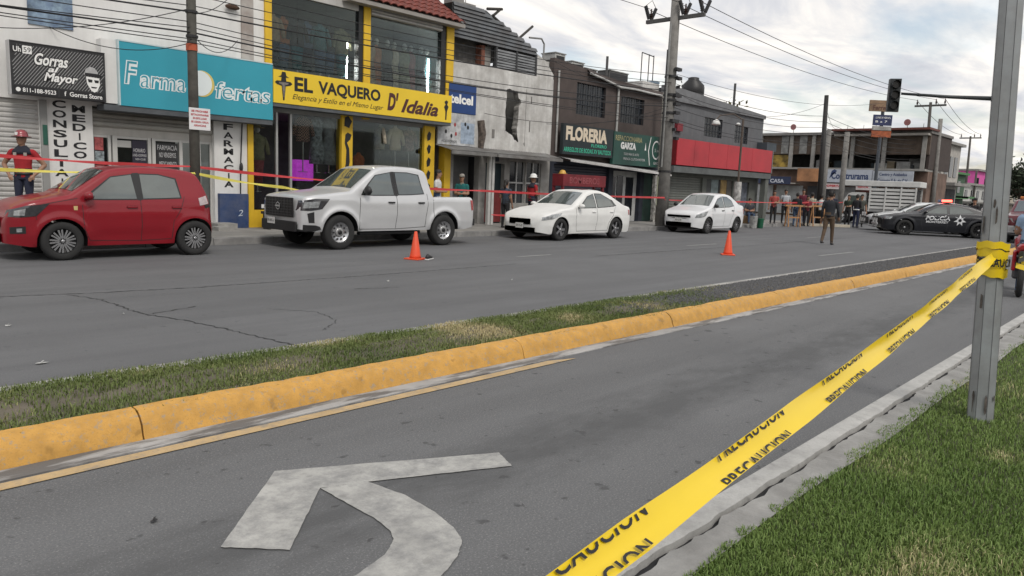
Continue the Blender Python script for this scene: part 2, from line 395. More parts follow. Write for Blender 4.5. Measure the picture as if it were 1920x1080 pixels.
# gravel in the far half of the median (dark stones), one mass
def gravel():
    n = 26000; v = []; f = []; r = np.random.RandomState(5)
    base = np.array([(1,0,0),(-.5,.87,0),(-.5,-.87,0),(0,0,1.0)])
    X = 7.0+(MED_END-7.2)*r.rand(n)**1.15; Y = 4.64+.9*r.rand(n); keep = (r.rand(n) < np.clip((X-7.0)/3.0, 0, 1)); X, Y = X[keep], Y[keep]
    for x, y in zip(X, Y):
        s = r.uniform(.008, .026); a = r.rand()*6.28; c, sn = math.cos(a), math.sin(a); k = len(v); zz = .135+.028*math.sin(math.pi*(y-4.6)/.97)
        for p in base*s*r.uniform(.7, 1.3, (4, 3)):
            v.append((x+p[0]*c-p[1]*sn, y+p[0]*sn+p[1]*c, zz+p[2]*.8))
        f += [(k,k+1,k+3),(k+1,k+2,k+3),(k+2,k,k+3)]
    o = mesh_obj('gravel', v, f, M('gravel grey', (.13, .13, .135), .9, var=.4, scale=30)); tag(o, 'dark grey gravel filling the far stretch of the median', 'gravel', kind='stuff')
gravel()

# ---- grass
def grass_mat(name, g1, g2, dry):
    m = bpy.data.materials.new(name); nt, N, L, b = nodes_of(m)
    at = N.new('ShaderNodeAttribute'); at.attribute_name = 'blade'
    cr = N.new('ShaderNodeValToRGB'); e = cr.color_ramp.elements
    e[0].position = 0; e[0].color = (*g1, 1); e[1].position = 1; e[1].color = (*dry, 1); x = e.new(.55); x.color = (*g2, 1); x = e.new(.74); x.color = (*g2, 1)
    L.new(at.outputs['Fac'], cr.inputs[0]); L.new(cr.outputs[0], b.inputs['Base Color']); b.inputs['Roughness'].default_value = .6
    b.inputs['Specular IOR Level'].default_value = .25
    return m
def vnoise(x, y, s, seed):
    r = np.random.RandomState(seed); g = r.rand(64, 64); X, Y = x*s+31, y*s+17; i, j = np.floor(X).astype(int), np.floor(Y).astype(int); u, w = X-i, Y-j
    u, w = u*u*(3-2*u), w*w*(3-2*w); a = g[i % 64, j % 64]; b = g[(i+1) % 64, j % 64]; c = g[i % 64, (j+1) % 64]; d = g[(i+1) % 64, (j+1) % 64]
    return (a*(1-u)+b*u)*(1-w)+(c*(1-u)+d*u)*w
def grass(name, X, Y, zf, hmin, hmax, wid, dry_noise, mat, label, seed):
    r = np.random.RandomState(seed); n = len(X); h = r.uniform(hmin, hmax, n)*(.65+.7*vnoise(X, Y, 2.2, seed+1)); a = r.rand(n)*6.28
    lean = r.uniform(.2, .95, n); la = r.rand(n)*6.28; z = zf(X, Y); w = wid*r.uniform(.7, 1.3, n)
    dx, dy = np.cos(a)*w, np.sin(a)*w; lx, ly = np.cos(la)*lean*h, np.sin(la)*lean*h
    V = np.empty((n, 5, 3))
    V[:,0] = np.stack([X-dx, Y-dy, z-.01], 1); V[:,1] = np.stack([X+dx, Y+dy, z-.01], 1)
    V[:,2] = np.stack([X-dx*.8+lx*.35, Y-dy*.8+ly*.35, z+h*.6], 1); V[:,3] = np.stack([X+dx*.8+lx*.35, Y+dy*.8+ly*.35, z+h*.6], 1)
    V[:,4] = np.stack([X+lx, Y+ly, z+h*(1-.35*lean)], 1)
    me = bpy.data.meshes.new(name); k = np.arange(n)*5
    loops = np.stack([k,k+1,k+3,k+2, k+2,k+3,k+4], 1).ravel(); ls = np.stack([np.arange(n)*7, np.arange(n)*7+4], 1).ravel()
    me.vertices.add(n*5); me.vertices.foreach_set('co', V.ravel()); me.loops.add(n*7); me.loops.foreach_set('vertex_index', loops.astype(np.int32))
    me.polygons.add(n*2); me.polygons.foreach_set('loop_start', ls.astype(np.int32))
    at = me.attributes.new('blade', 'FLOAT', 'POINT'); fac = np.clip(dry_noise(X, Y)+r.normal(0, .13, n), 0, 1)
    at.data.foreach_set('value', np.repeat(fac, 5).astype(np.float32)); me.update(calc_edges=True); me.validate(); me.materials.append(mat)
    o = bpy.data.objects.new(name, me); COL.objects.link(o); tag(o, label, 'grass', kind='stuff'); return o
def do_grass():
    r = np.random.RandomState(11)
    # verge to the right of the near lane
    o = mesh_obj('verge', [(-10,-14,.03),(60,-14,.03),(60,1.45,.012),(-10,1.45,.012)], [(0,1,2,3)], M('verge soil', (.062,.07,.03), .95, var=.35, scale=6, bump=.6)); o['kind'] = 'structure'
    n = 560000; D = 1.2+ (14-1.2)*r.rand(n)**1.9; th = R(43)-np.arctan(((1180+1900*r.rand(n)**1.35)-960)/1387.)
    X, Y = D*np.cos(th), D*np.sin(th)
    edge = 1.385+.05*vnoise(X, X*0, 3.0, 4)+.08*(vnoise(X, X*0, 11., 5)-.5)+.05*np.clip(X-3,0,4)/4
    k = (Y < edge) & (Y > -9) & (X > .6); X, Y = X[k], Y[k]
    g = grass_mat('verge grass', (.080,.145,.030), (.165,.235,.065), (.52,.46,.26))
    dn = lambda x, y: .22+.42*vnoise(x, y, .9, 8)+.9*np.clip(vnoise(x, y, 2.6, 9)-.60, 0, 1)*1.6
    grass('verge_grass', X, Y, lambda x, y: .02+0*x, .014, .036, .0024, dn, g, 'mown green grass verge around the grey steel pole', 21)
    # median strip
    n = 150000; X = -3.5+14.5*r.rand(n)**1.1; Y = 4.56+1.08*r.rand(n)
    bare = vnoise(X, Y*1.6, 1.1, 13); mid = np.clip(1-np.abs(Y-5.02)/.34, 0, 1)
    dens = np.clip(1.0-mid*np.clip((bare-.12)*2.6, 0, 1)*1.0, .04, 1)*np.clip(.55+1.0*vnoise(X, Y, 3.0, 16), 0, 1)*np.clip((10.8-X)/4.0, 0, 1)
    k = r.rand(n) < dens; X, Y = X[k], Y[k]
    g2 = grass_mat('median grass', (.062,.10,.026), (.14,.175,.055), (.46,.39,.22))
    dn2 = lambda x, y: .36+1.0*(vnoise(x, y, 1.4, 14)-.3)+.5*np.clip(vnoise(x, y, 5.0, 15)-.6, 0, 1)
    grass('median_grass', X, Y, lambda x, y: .135+.02*np.sin(np.pi*np.clip((y-4.6)/.97, 0, 1)), .012, .042, .0030, dn2, g2, 'patchy green and dry grass growing on the median strip', 31)
do_grass()

# ---- near edge: white kerb band, broken seam, concrete shoulder
def shoulder():
    root = empty('road_shoulder', (0, 1.5, 0)); root['kind'] = 'structure'
    rng = random.Random(9); xs = [(-8+i*.05) for i in range(1500)]
    band = worn_paint('white kerb band', (.44, .435, .415), (.24, .235, .225), .46, .70, 7, .8)
    yin = lambda x: 1.625+.012*min(max(x-2, 0), 12)
    def edge(x, a, s): return a*(math.sin(x*5.1+s)+math.sin(x*11.3+s*2)*.6+math.sin(x*23.7)*.35)
    top = [(x, yin(x)+.05, .012) for x in xs]; a = [(x, yin(x)+.045, .045) for x in xs]
    b = [(x, yin(x)-.065+edge(x, .005, 1)+rng.uniform(-.004, .004), .040) for x in xs]; c = [(x, p[1]-.002, .0) for x, p in zip(xs, b)]
    mb = MB().strip(top[::-1], a[::-1]); mb.strip(a[::-1], b[::-1]); mb.strip(b[::-1], c[::-1]); mb.build('white_band', band, root)
    s0 = [(x, p[1]-.034+edge(x, .009, 4)+rng.uniform(-.006, .006), .030) for x, p in zip(xs, b)]; s1 = [(x, 1.385+.012*math.sin(x*2.1), .026) for x in xs]; s00 = [(p[0], p[1]+.001, -.02) for p in s0]
    mb = MB().strip(s00[::-1], s0[::-1]); mb.strip(s0[::-1], s1[::-1]); mb.build('concrete_edge', M('shoulder concrete', (.33,.325,.31), .88, var=.25, scale=3, bump=.9, bscale=35, dirt=(.17,.165,.155), dirt_amt=.7, dscale=4), root)
    mb = MB().add([(-8, 1.3, .003), (67, 1.3, .003), (67, 2.3, .003), (-8, 2.3, .003)], []); 
    MB().strip([(x, yin(x)-.02, .004) for x in xs][::-1], [(x, yin(x)-.2, .004) for x in xs][::-1]).build('seam', DARK, root)
shoulder()

# ---- painted turn arrow on the near lane
def arrow():
    head = [(1.361,2.921),(1.565,2.704),(2.012,3.175),(2.244,3.081),(2.988,2.731),(3.081,2.928),(1.953,3.528)]
    out = [(2.244,3.081),(2.286,2.818),(2.268,2.569),(2.23,2.392),(2.173,2.269),(2.06,2.177),(1.912,2.106),(1.694,2.043),(1.443,2.0),(1.0,1.96),(.5,1.96)]
    inn = [(2.012,3.172),(2.013,2.892),(2.014,2.697),(1.988,2.553),(1.946,2.475),(1.84,2.397),(1.655,2.343),(1.464,2.307),(1.259,2.275),(.95,2.25),(.5,2.25)]
    def dense(l, n=8):
        r_ = []
        for i in range(len(l)-1): r_ += [(l[i][0]+(l[i+1][0]-l[i][0])*t/n, l[i][1]+(l[i+1][1]-l[i][1])*t/n) for t in range(n)]
        return r_+[l[-1]]
    rg = random.Random(2); jit = lambda p: (p[0]+rg.uniform(-.0025, .0025), p[1]+rg.uniform(-.0025, .0025), .006)
    mb = MB(); hd = [jit(p) for p in dense(head+[head[0]], 14)[:-1]]; mb.add(hd, [tuple(range(len(hd)))])
    mb.strip([jit(p) for p in dense(inn)], [jit(p) for p in dense(out)])
    o = mb.build('turn_arrow_marking', WPAINT); tag(o, kind='structure')
    # worn lane dashes on the far carriageway
    for x0, x1, y in ((19.4, 21.2, 11.12), (20.3, 22.9, 7.6), (28.5, 30.4, 11.2), (12.0, 13.2, 11.1)):
        o = mesh_obj('lane_dash', [(x0,y-.05,.005),(x1,y-.06,.005),(x1,y+.06,.005),(x0,y+.06,.005)], [(0,1,2,3)], worn_paint('dash paint', (.30,.30,.29), (.15,.15,.15), .4, .6, 5, .8)); o['kind'] = 'structure'
arrow()

# ---- cracks and tar seams in the far carriageway
def crack(name, pts, w, seed):
    rg = random.Random(seed); P = []
    for i in range(len(pts)-1):
        a, b = Vector(pts[i]), Vector(pts[i+1]); n = max(2, int((b-a).length/.05))
        for t in range(n):
            p = a.lerp(b, t/n); d = (b-a).normalized(); q = Vector((-d.y, d.x)); P.append((p+q*rg.uniform(-.025, .025), q, w*rg.uniform(.25, 1.2)))
    a = [(p.x+q.x*s, p.y+q.y*s, .004) for p, q, s in P]; b = [(p.x-q.x*s, p.y-q.y*s, .004) for p, q, s in P]
    o = MB().strip(b, a).build(name, M('tar crack', (.03,.03,.03), .8, var=.2)); o['kind'] = 'structure'
crack('road_crack', [(2.9,10.3),(3.1,9.74),(3.11,8.91),(3.15,8.47),(3.32,7.97),(3.44,7.45),(3.54,6.85),(3.67,6.0)], .012, 1)
crack('road_crack', [(3.15,8.47),(3.45,8.56),(3.85,8.72)], .011, 2)
crack('road_crack', [(2.2,10.55),(3.2,10.3),(4.4,10.14),(7,10.05),(11,10.1)], .013, 3)
crack('road_crack', [(4.4,8.1),(4.75,7.6),(4.65,7.0),(4.2,6.6)], .006, 4)
crack('road_crack', [(6.2,8.9),(6.9,8.7)], .010, 5)
crack('road_crack', [(14,10.4),(22,10.3),(33,10.5)], .018, 6)
crack('road_crack', [(.3,3.8),(.52,3.72)], .008, 8)
# manhole-like dark patch near the kerb and small litter
for x, y, s, lab in ((7.11,9.3,.035,'small white paper scrap lying past the end of the short crack'),(1.86,8.56,.035,'pale scrap beside the long bent crack on the far road'),(1.69,6.77,.05,'flattened pale scrap close to the grassy median'),(9.0,8.4,.02,'tiny pale crumb on the road in line with the shoe'),(2.95,8.6,.02,'tiny pale crumb right at the crack fork'),(1.25,3.35,.025,'small dark stone lying between painted arrow and yellow line')):
    mb = MB(); rg = random.Random(x); mb.add([(x+s*math.cos(a)*rg.uniform(.5,1.1), y+s*.6*math.sin(a), .006+rg.uniform(0,.012)) for a in np.linspace(0,6.28,7)[:-1]], [(0,1,2,3,4,5)])
    mb.add([(x-s*.3,y,.006),(x+s*.4,y-.01,.03),(x+s*.2,y+s*.5,.02)], [(0,1,2)])
    tag(mb.build('litter_scrap', M('paper scrap', (.50,.50,.48), .8, var=.1) if s != .025 else BLACK), lab, 'litter', 'litter on the road')
# ================================================================== BUILDINGS
FY = 19.0
WALLW = M('white stucco', (.80, .795, .775), .85, var=.06, scale=1.0, bump=.35, streak=.14, dirt=(.52, .51, .49), dirt_amt=.35, dscale=1.6)
WALLO = M('old white stucco', (.74, .735, .71), .9, var=.16, scale=1.4, bump=.6, streak=.4, dirt=(.25, .23, .21), dirt_amt=.75, dscale=1.3)
YEL = M('yellow wall paint', (.74, .47, .025), .6, var=.08, streak=.15)
TEAL = M('teal sign sheet', (.035, .33, .43), .4, var=.05, scale=.8)
SIGNY = M('yellow sign sheet', (.82, .57, .03), .45, var=.05, scale=.8)
SHUT = M('shutter steel', (.50, .49, .47), .5, .2, var=.14, streak=.2)
CLAD = M('aluminium frame', (.45, .45, .44), .45, .5, var=.1)
WINGL = glass('shop glass', (.88, .91, .90), .0, (.5, .55, .55))
DARKGL = M('dark window glass', (.018, .022, .028), .18, spec=.45, var=.3, scale=1.5)
BROWN = M('brown wall paint', (.085, .066, .060), .8, var=.16, bump=.25, streak=.2)
GREYW = M('grey wall paint', (.135, .14, .15), .8, var=.14, bump=.25, streak=.2)
REDP = M('red sign panel', (.46, .022, .035), .45, var=.12, scale=1.2)
INKB = M('black lettering', (.012, .012, .014), .6, var=0)
INKW = M('white lettering', (.82, .82, .80), .6, var=0)

def slats(root, x0, x1, z0, z1, y, h, mat, name='slat'):
    n = int(round((z1-z0)/h)); h = (z1-z0)/n; c = None
    for i in range(n):
        if c is None:
            c = MB().add([(0,0,0),(x1-x0,0,0),(x1-x0,-.022,h*.35),(0,-.022,h*.35),(x1-x0,-.022,h*.72),(0,-.022,h*.72),(x1-x0,0,h*.985),(0,0,h*.985)],
                         [(0,1,2,3),(3,2,4,5),(5,4,6,7)]).build(name, mat, root, local=True)
        else: c = clone(c)
        c.location = (x0-root.location.x, y-root.location.y, z0+i*h-root.location.z)

# ---------------------------------------------------------------- A: white building with the pharmacy
def building_a():
    r = empty('shop_building', (6, FY, 0), label='tall white stucco building with pharmacy and shuttered cap shop', cat='building')
    holes = [(2.2, 4.93, .15, 3.0), (6.0, 8.86, .15, 3.0)]
    MB().wall(-6, 9.76, 0, 9.5, FY, FY+.3, holes).build('wall', WALLW, r); MB().wall(9.762, 10.275, 3.25, 9.5, FY+.004, FY+.24, []).build('wall', WALLW, r)
    MB().box(-6, 9.76, FY+.3, FY+9, 9.2, 9.5).build('roof_slab', CONC, r)
    MB().box(-6, -5.8, FY+.3, FY+9, 0, 9.2).build('side_wall', WALLW, r)
    # cap-shop shutter
    slats(r, 2.2, 4.93, .15, 3.0, FY+.08, .105, SHUT)
    MB().box(4.935, 5.07, FY-.06, FY-.002, .145, 3.02).build('shutter_rail', M('rail grey', (.30,.30,.29), .6, var=.1), r)
    box('wall_plate', M('exit green', (.02,.10,.07), .5, var=.1), r, 4.97, 5.06, FY-.075, FY-.062, 2.05, 2.48)
    # pillar lettering, one letter under another
    for i, ch in enumerate('CONSULTA'): wtext(ch, 5.19, 5.46, 2.93-.216*i-.05, 2.93-.216*i+.115, FY-.006, INKB, r, bold=.03)
    wtext('I', 5.31, 5.345, 1.16, 1.32, FY-.006, INKB, r, bold=.03)
    for i, ch in enumerate('MEDICO'):
        a, b = (5.58, 5.85) if ch != 'I' else (5.70, 5.735)
        wtext(ch, a, b, 2.86-.205*i-.05, 2.86-.205*i+.11, FY-.006, INKB, r, bold=.03)
    for i, ch in enumerate('FARMACIA'):
        a, b = (9.11, 9.37) if ch != 'I' else (9.22, 9.26)
        wtext(ch, a, b, 2.72-.212*i-.02, 2.72-.212*i+.14, FY-.006, INKB, r, bold=.03)
    # pharmacy front: rolled shutter, fascia, aluminium doors
    for i, (zz, mt) in enumerate(((2.93, (.17,.165,.15)), (2.82, (.30,.285,.255)), (2.72, (.22,.21,.19)), (2.63, (.36,.35,.32)))):
        MB().tube([(6.02, FY+.10, zz-.02), (8.84, FY+.10, zz-.02)], .062, 8).build('rolled_slat', M('rolled%d' % i, mt, .6, var=.15), r)
    MB().box(6.005, 8.855, FY+.14, FY+.2, 2.36, 2.60).build('fascia', M('cream fascia', (.50,.485,.45), .7, var=.1, streak=.2), r)
    fm = M('white aluminium', (.55, .545, .52), .5, var=.08)
    for a, b in ((6.005, 6.05), (6.36, 6.42), (6.46, 6.56), (7.26, 7.33), (7.36, 7.44), (8.02, 8.10), (8.50, 8.56), (8.80, 8.855)):
        MB().box(a, b, FY+.13, FY+.21, .15, 2.358).build('door_post', fm, r)
    for a, b, z0, z1 in ((6.56, 7.26, .15, 2.30), (7.44, 8.02, .15, 2.30), (8.10, 8.50, .15, 2.30), (6.05, 6.36, .15, 2.30), (8.56, 8.80, .15, 2.30)):
        MB().box(a, b, FY+.165, FY+.172, z0, z1).build('door_pane', WINGL, r)
        MB().box(a, b, FY+.14, FY+.20, 2.302, 2.357).build('door_rail', fm, r)
    MB().box(6.56, 6.95, FY+.14, FY+.19, 1.62, 1.68).build('door_rail', fm, r)
    MB().box(6.915, 6.95, FY+.14, FY+.19, .3, 1.618).build('door_rail', fm, r)
    # notices stuck to the panes
    def notice(x0, x1, z0, z1, m, lines, ink, y=FY+.155):
        p = box('notice', m, r, x0, x1, y, y+.006, z0, z1)
        for s_, a, b, c, d in lines: wtext(s_, a, b, c, d, y-.004, ink, r)
    notice(7.47, 7.99, 1.42, 2.26, M('black notice', (.03,.03,.032), .5, var=.1), [('FARMACIA', 7.49, 7.97, 2.09, 2.21), ('NO VENDEMOS', 7.53, 7.94, 1.91, 2.03), ('MEDICAMENTO', 7.53, 7.95, 1.69, 1.81), ('CONTROLADO', 7.54, 7.95, 1.47, 1.59)], M('grey lettering', (.6,.6,.6), .6, var=0))
    notice(6.90, 7.24, 1.74, 2.28, M('navy notice', (.025,.022,.04), .5, var=.1), [('HORARIO', 6.93, 7.20, 2.0, 2.09), ('LUNES A DOMINGO', 6.91, 7.23, 1.90, 1.96), ('8:00 A 22:00', 6.97, 7.2, 1.81, 1.86)], MATS['grey lettering'])
    notice(6.57, 6.88, 2.10, 2.26, M('pale notice', (.5,.5,.48), .6, var=.1), [], INKB)
    pr = M('red poster', (.45,.10,.10), .6, var=.5, scale=9)
    box('poster', pr, r, 6.07, 6.26, FY+.15, FY+.156, 2.0, 2.3); box('poster', M('blue grey poster', (.36,.42,.44), .6, var=.6, scale=12), r, 6.07, 6.27, FY+.15, FY+.156, 1.70, 1.98)
    box('poster', pr, r, 6.07, 6.27, FY+.15, FY+.156, 1.35, 1.66); wtext('3x2', 6.09, 6.24, 1.42, 1.54, FY+.147, INKW, r)
    # interior of pharmacy
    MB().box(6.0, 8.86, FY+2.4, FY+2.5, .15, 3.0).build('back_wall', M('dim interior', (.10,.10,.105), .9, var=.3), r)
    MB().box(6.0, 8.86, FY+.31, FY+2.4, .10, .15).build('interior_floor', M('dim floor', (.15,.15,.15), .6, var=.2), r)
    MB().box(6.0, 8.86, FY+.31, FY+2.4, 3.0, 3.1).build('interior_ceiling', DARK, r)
    # blue skirting painted on the pillar and the low block at its foot
    box('painted_base', M('blue base paint', (.022,.055,.16), .6, var=.15, dirt=(.2,.2,.22), dirt_amt=.3, dscale=4), r, 8.93, 9.72, FY-.13, FY-.003, .146, 1.05)
    lettering('2', (9.42, FY-.135, .46), (1,0,.1), (0,0,1), .14, .16, M('chalk', (.5,.55,.62), .8, var=0), r, shear=.2)
    # vertical conduit with a dark meter near the yellow shop, rust stained strip at the top
    MB().tube([(9.55, FY-.03, 1.05), (9.56, FY-.03, 1.8), (9.62, FY-.03, 3.0)], .018, 6).build('conduit', BLACK, r)
    MB().ell((9.56, FY-.06, 1.75), .05, .05, .13).build('meter', BLACK, r, True)
    MB().wall(9.62, 9.95, 4.5, 9.4, FY-.05, FY-.003, []).build('pilaster', M('stained stucco', (.50,.47,.44), .9, var=.25, bump=.5, dirt=(.26,.20,.17), dirt_amt=.7, dscale=1.6), r)
    MB().ell((9.35, FY-.1, 5.80), .20, .08, .07, 9, 6).build('bird_nest', M('rust brown', (.10,.055,.035), .9, var=.5, scale=12, bump=.8), r)
    # raised step before the shops
    MB().box(2.2, 5.9, 17.35, FY-.003, .146, .42).build('step', CONC, r)
    MB().box(8.62, 9.15, 18.35, FY-.135, .146, .30).build('step', CONC_L, r)
    MB().box(8.45, 8.85, 17.95, 18.345, .146, .24).build('step', CONC_L, r)
building_a()

def mural():
    o = MB().box(4.80, 5.67, FY-.03, FY-.004, 4.6, 5.75).build('wall_banner', M('blue banner print', (.34,.47,.58), .6, var=.5, scale=3.2, dirt=(.04,.07,.18), dirt_amt=.9, dscale=2.6), None)
    tag(o, 'faded pale and dark blue banner high on the white wall', 'banner')
mural()

def cap_sign():
    r = empty('shop_sign', (4.3, 18.5, 3.05), label='black and white cap shop sign with diagonal stripes and white script', cat='sign')
    y = 18.5; x0, x1, z0, z1 = 4.32, 6.14, 3.06, 4.12
    MB().box(x0, x1, y, y+.22, z0, z1).build('panel', M('sign black', (.028,.028,.03), .4, var=.1), r)
    fr = M('sign edge', (.45,.45,.45), .5, var=.1)
    MB().box(x0-.02, x0-.001, y-.012, y+.2, z0-.02, z1+.02).build('frame', fr, r); MB().box(x0, x1, y-.012, y+.2, z1+.001, z1+.02).build('frame', BLACK, r)
    # diagonal pinstripes
    mb = MB(); n = 40
    for i in range(n):
        c = x0-.55+i*(x1-x0+.6)/n; a = [(c+.0, z0+.20), (c+.62, z1-.05)]
        p = []
        for t in np.linspace(0, 1, 12):
            x, z = a[0][0]+(a[1][0]-a[0][0])*t, a[0][1]+(a[1][1]-a[0][1])*t
            if x0+.03 < x < x1-.03: p.append((x, z))
        if len(p) > 1: mb.strip([(x, y-.003, z) for x, z in p], [(x+.016, y-.003, z) for x, z in p])
    mb.build('stripe_print', M('sign grey', (.33,.33,.33), .5, var=.1), r)
    def blk(s_, a, b, c, d, **k):
        wtext(s_, a-.015, b+.015, c-.02, d+.02, y-.006, INKB, r, bold=.09, **k); wtext(s_, a, b, c, d, y-.009, INKW, r, bold=.03, **k)
    blk('Gorras', 4.76, 5.40, 3.70, 3.95, shear=.3); blk('al', 5.0, 5.22, 3.58, 3.70, shear=.3); blk('Mayor', 4.92, 5.58, 3.33, 3.57, shear=.3)
    box('print', INKW, r, 4.55, 4.72, y-.006, y-.001, 3.90, 4.06); wtext('59', 4.57, 4.70, 3.93, 4.03, y-.009, INKB, r)
    box('print', INKB, r, 4.36, 4.54, y-.006, y-.001, 3.90, 4.06); wtext('Uh', 4.38, 4.52, 3.92, 4.03, y-.009, INKW, r, bold=.02)
    box('print', INKB, r, 4.36, 5.18, y-.006, y-.001, 3.07, 3.23); MB().lathe([(.045,-.004),(.045,0)], 12, (4.44, y-.006, 3.155), 'y').build('print', INKW, r)
    wtext('811-188-9523', 4.52, 5.14, 3.11, 3.20, y-.009, INKW, r, bold=.02)
    box('print', INKB, r, 5.22, 6.10, y-.006, y-.001, 3.07, 3.23); wtext('f  Gorras Store', 5.30, 6.06, 3.11, 3.21, y-.009, INKW, r, bold=.02)
    # emblem: bearded face under a cap
    def poly(p, m, d=.010): MB().add([(a, y-d, b) for a, b in p], [tuple(range(len(p)))]).build('emblem', m, r)
    poly([(5.70,3.62),(5.74,3.74),(5.82,3.80),(5.92,3.78),(5.98,3.70),(6.0,3.60)], M('sign pale grey', (.5,.5,.5), .5, var=.2, scale=8), .010)
    poly([(5.72,3.60),(6.04,3.58),(6.08,3.62),(5.98,3.66),(5.72,3.66)], INKB, .012)
    poly([(5.74,3.58),(6.01,3.57),(6.02,3.42),(5.96,3.28),(5.90,3.25),(5.84,3.28),(5.76,3.42)], INKW, .010)
    poly([(5.77,3.53),(5.87,3.52),(5.86,3.46),(5.79,3.46)], INKB, .013); poly([(5.90,3.52),(6.0,3.52),(5.99,3.46),(5.92,3.46)], INKB, .013); poly([(5.83,3.37),(5.96,3.37),(5.94,3.34),(5.85,3.34)], INKB, .013)
cap_sign()

def pharmacy_sign():
    r = empty('shop_sign', (6.4, 18.5, 3.0), label='wide teal pharmacy sign with outlined white lettering and pale disc', cat='sign'); y = 18.5
    MB().box(6.45, 10.24, y, y+.28, 3.03, 4.46).build('panel', TEAL, r)
    al = M('sign border', (.55,.66,.68), .5, var=.1)
    MB().box(6.42, 6.449, y-.01, y+.28, 3.03, 4.49).build('frame', al, r); MB().box(6.45, 10.24, y-.01, y+.28, 4.462, 4.49).build('frame', al, r)
    MB().box(6.10, 6.418, y+.1, y+.4, 3.06, 4.47).build('side_return', WALLW, r)
    MB().box(6.10, 10.24, y+.02, FY-.003, 2.90, 3.026).build('soffit', M('soffit dark', (.10,.11,.12), .8, var=.2), r)
    W = M('sign white', (.74,.80,.80), .5, var=0)
    def outl(s_, a, b, c, d, **k):
        wtext(s_, a, b, c, d, y-.004, W, r, bold=.055, **k); wtext(s_, a+.025, b-.025, c+.02, d-.02, y-.007, M('sign teal fill', (.03,.29,.38), .45, var=.05), r, bold=-.012, **k)
    outl('F', 6.53, 6.85, 3.52, 4.06, shear=.15); outl('arma', 6.87, 7.95, 3.47, 3.78, shear=.1); outl('fertas', 8.66, 10.17, 3.42, 3.86, shear=.1)
    MB().lathe([(.315,-.006),(.315,0)], 28, (8.34, y-.003, 3.74), 'y').build('disc_print', M('sign gold', (.70,.56,.16), .5, var=.1), r)
    MB().lathe([(.30,-.006),(.30,0)], 28, (8.29, y-.008, 3.745), 'y').build('disc_print', W, r)
pharmacy_sign()

# ---------------------------------------------------------------- clothing on display
def mannequin(loc, label, shirt, h0=0.0, kind='shirt', lower=None, rz=0., head=True):
    """torso form on a pole; body of one lofted surface"""
    r = empty('mannequin', loc, rz, label, 'mannequin', 'clothes forms in the shop windows')
    if kind == 'dress': prof = [(.20,0),(.19,.3),(.17,.55),(.125,.82),(.13,.9),(.165,1.05),(.175,1.15),(.15,1.26),(.06,1.32),(.05,1.38)]
    elif kind == 'trousers': prof = [(.10,0),(.11,.3),(.14,.7),(.16,.85),(.15,.95),(.145,1.0)]
    else: prof = [(.17,.62),(.175,.72),(.16,.85),(.155,.95),(.18,1.12),(.185,1.2),(.15,1.28),(.06,1.33),(.05,1.38)]
    mb = MB(); mb.lathe(prof, 14, (0,0,0), 'z', 1.25, .72); o = mb.build('garment', shirt, r, True, local=True)
    if kind == 'shirt':
        for sx in (-1, 1): MB().tube([(sx*.18,0,1.24),(sx*.27,-.02,1.05),(sx*.31,-.05,.78)], [.075,.065,.05], 8).build('sleeve', shirt, r, True, local=True)
    if kind == 'trousers':
        pass
    if lower: MB().lathe([(.12,0),(.135,.3),(.165,.6),(.168,.63)], 12, (0,0,0), 'z', 1.2, .75).build('trousers', lower, r, True, local=True)
    if head:
        g = M('mannequin white', (.62,.62,.60), .4, var=.05)
        MB().ell((0,0,1.47), .075, .085, .105).build('head', g, r, True, local=True)
    MB().tube([(0,0,-.25),(0,0,.65)], .018, 6).build('stand', M('chrome', (.5,.5,.5), .25, .9, var=0), r, local=True)
    MB().lathe([(.14,-.25),(.14,-.235)], 14).build('stand_base', MATS['chrome'], r, local=True)
    return r
def checked(name, c1, c2, sc=26):
    m = bpy.data.materials.new(name); nt, N, L, b = nodes_of(m); t = N.new('ShaderNodeTexCoord'); k = N.new('ShaderNodeTexChecker'); k.inputs['Scale'].default_value = sc
    k.inputs[1].default_value = (*c1,1); k.inputs[2].default_value = (*c2,1); L.new(t.outputs['Object'], k.inputs[0]); L.new(k.outputs[0], b.inputs['Base Color']); b.inputs['Roughness'].default_value = .9; return m

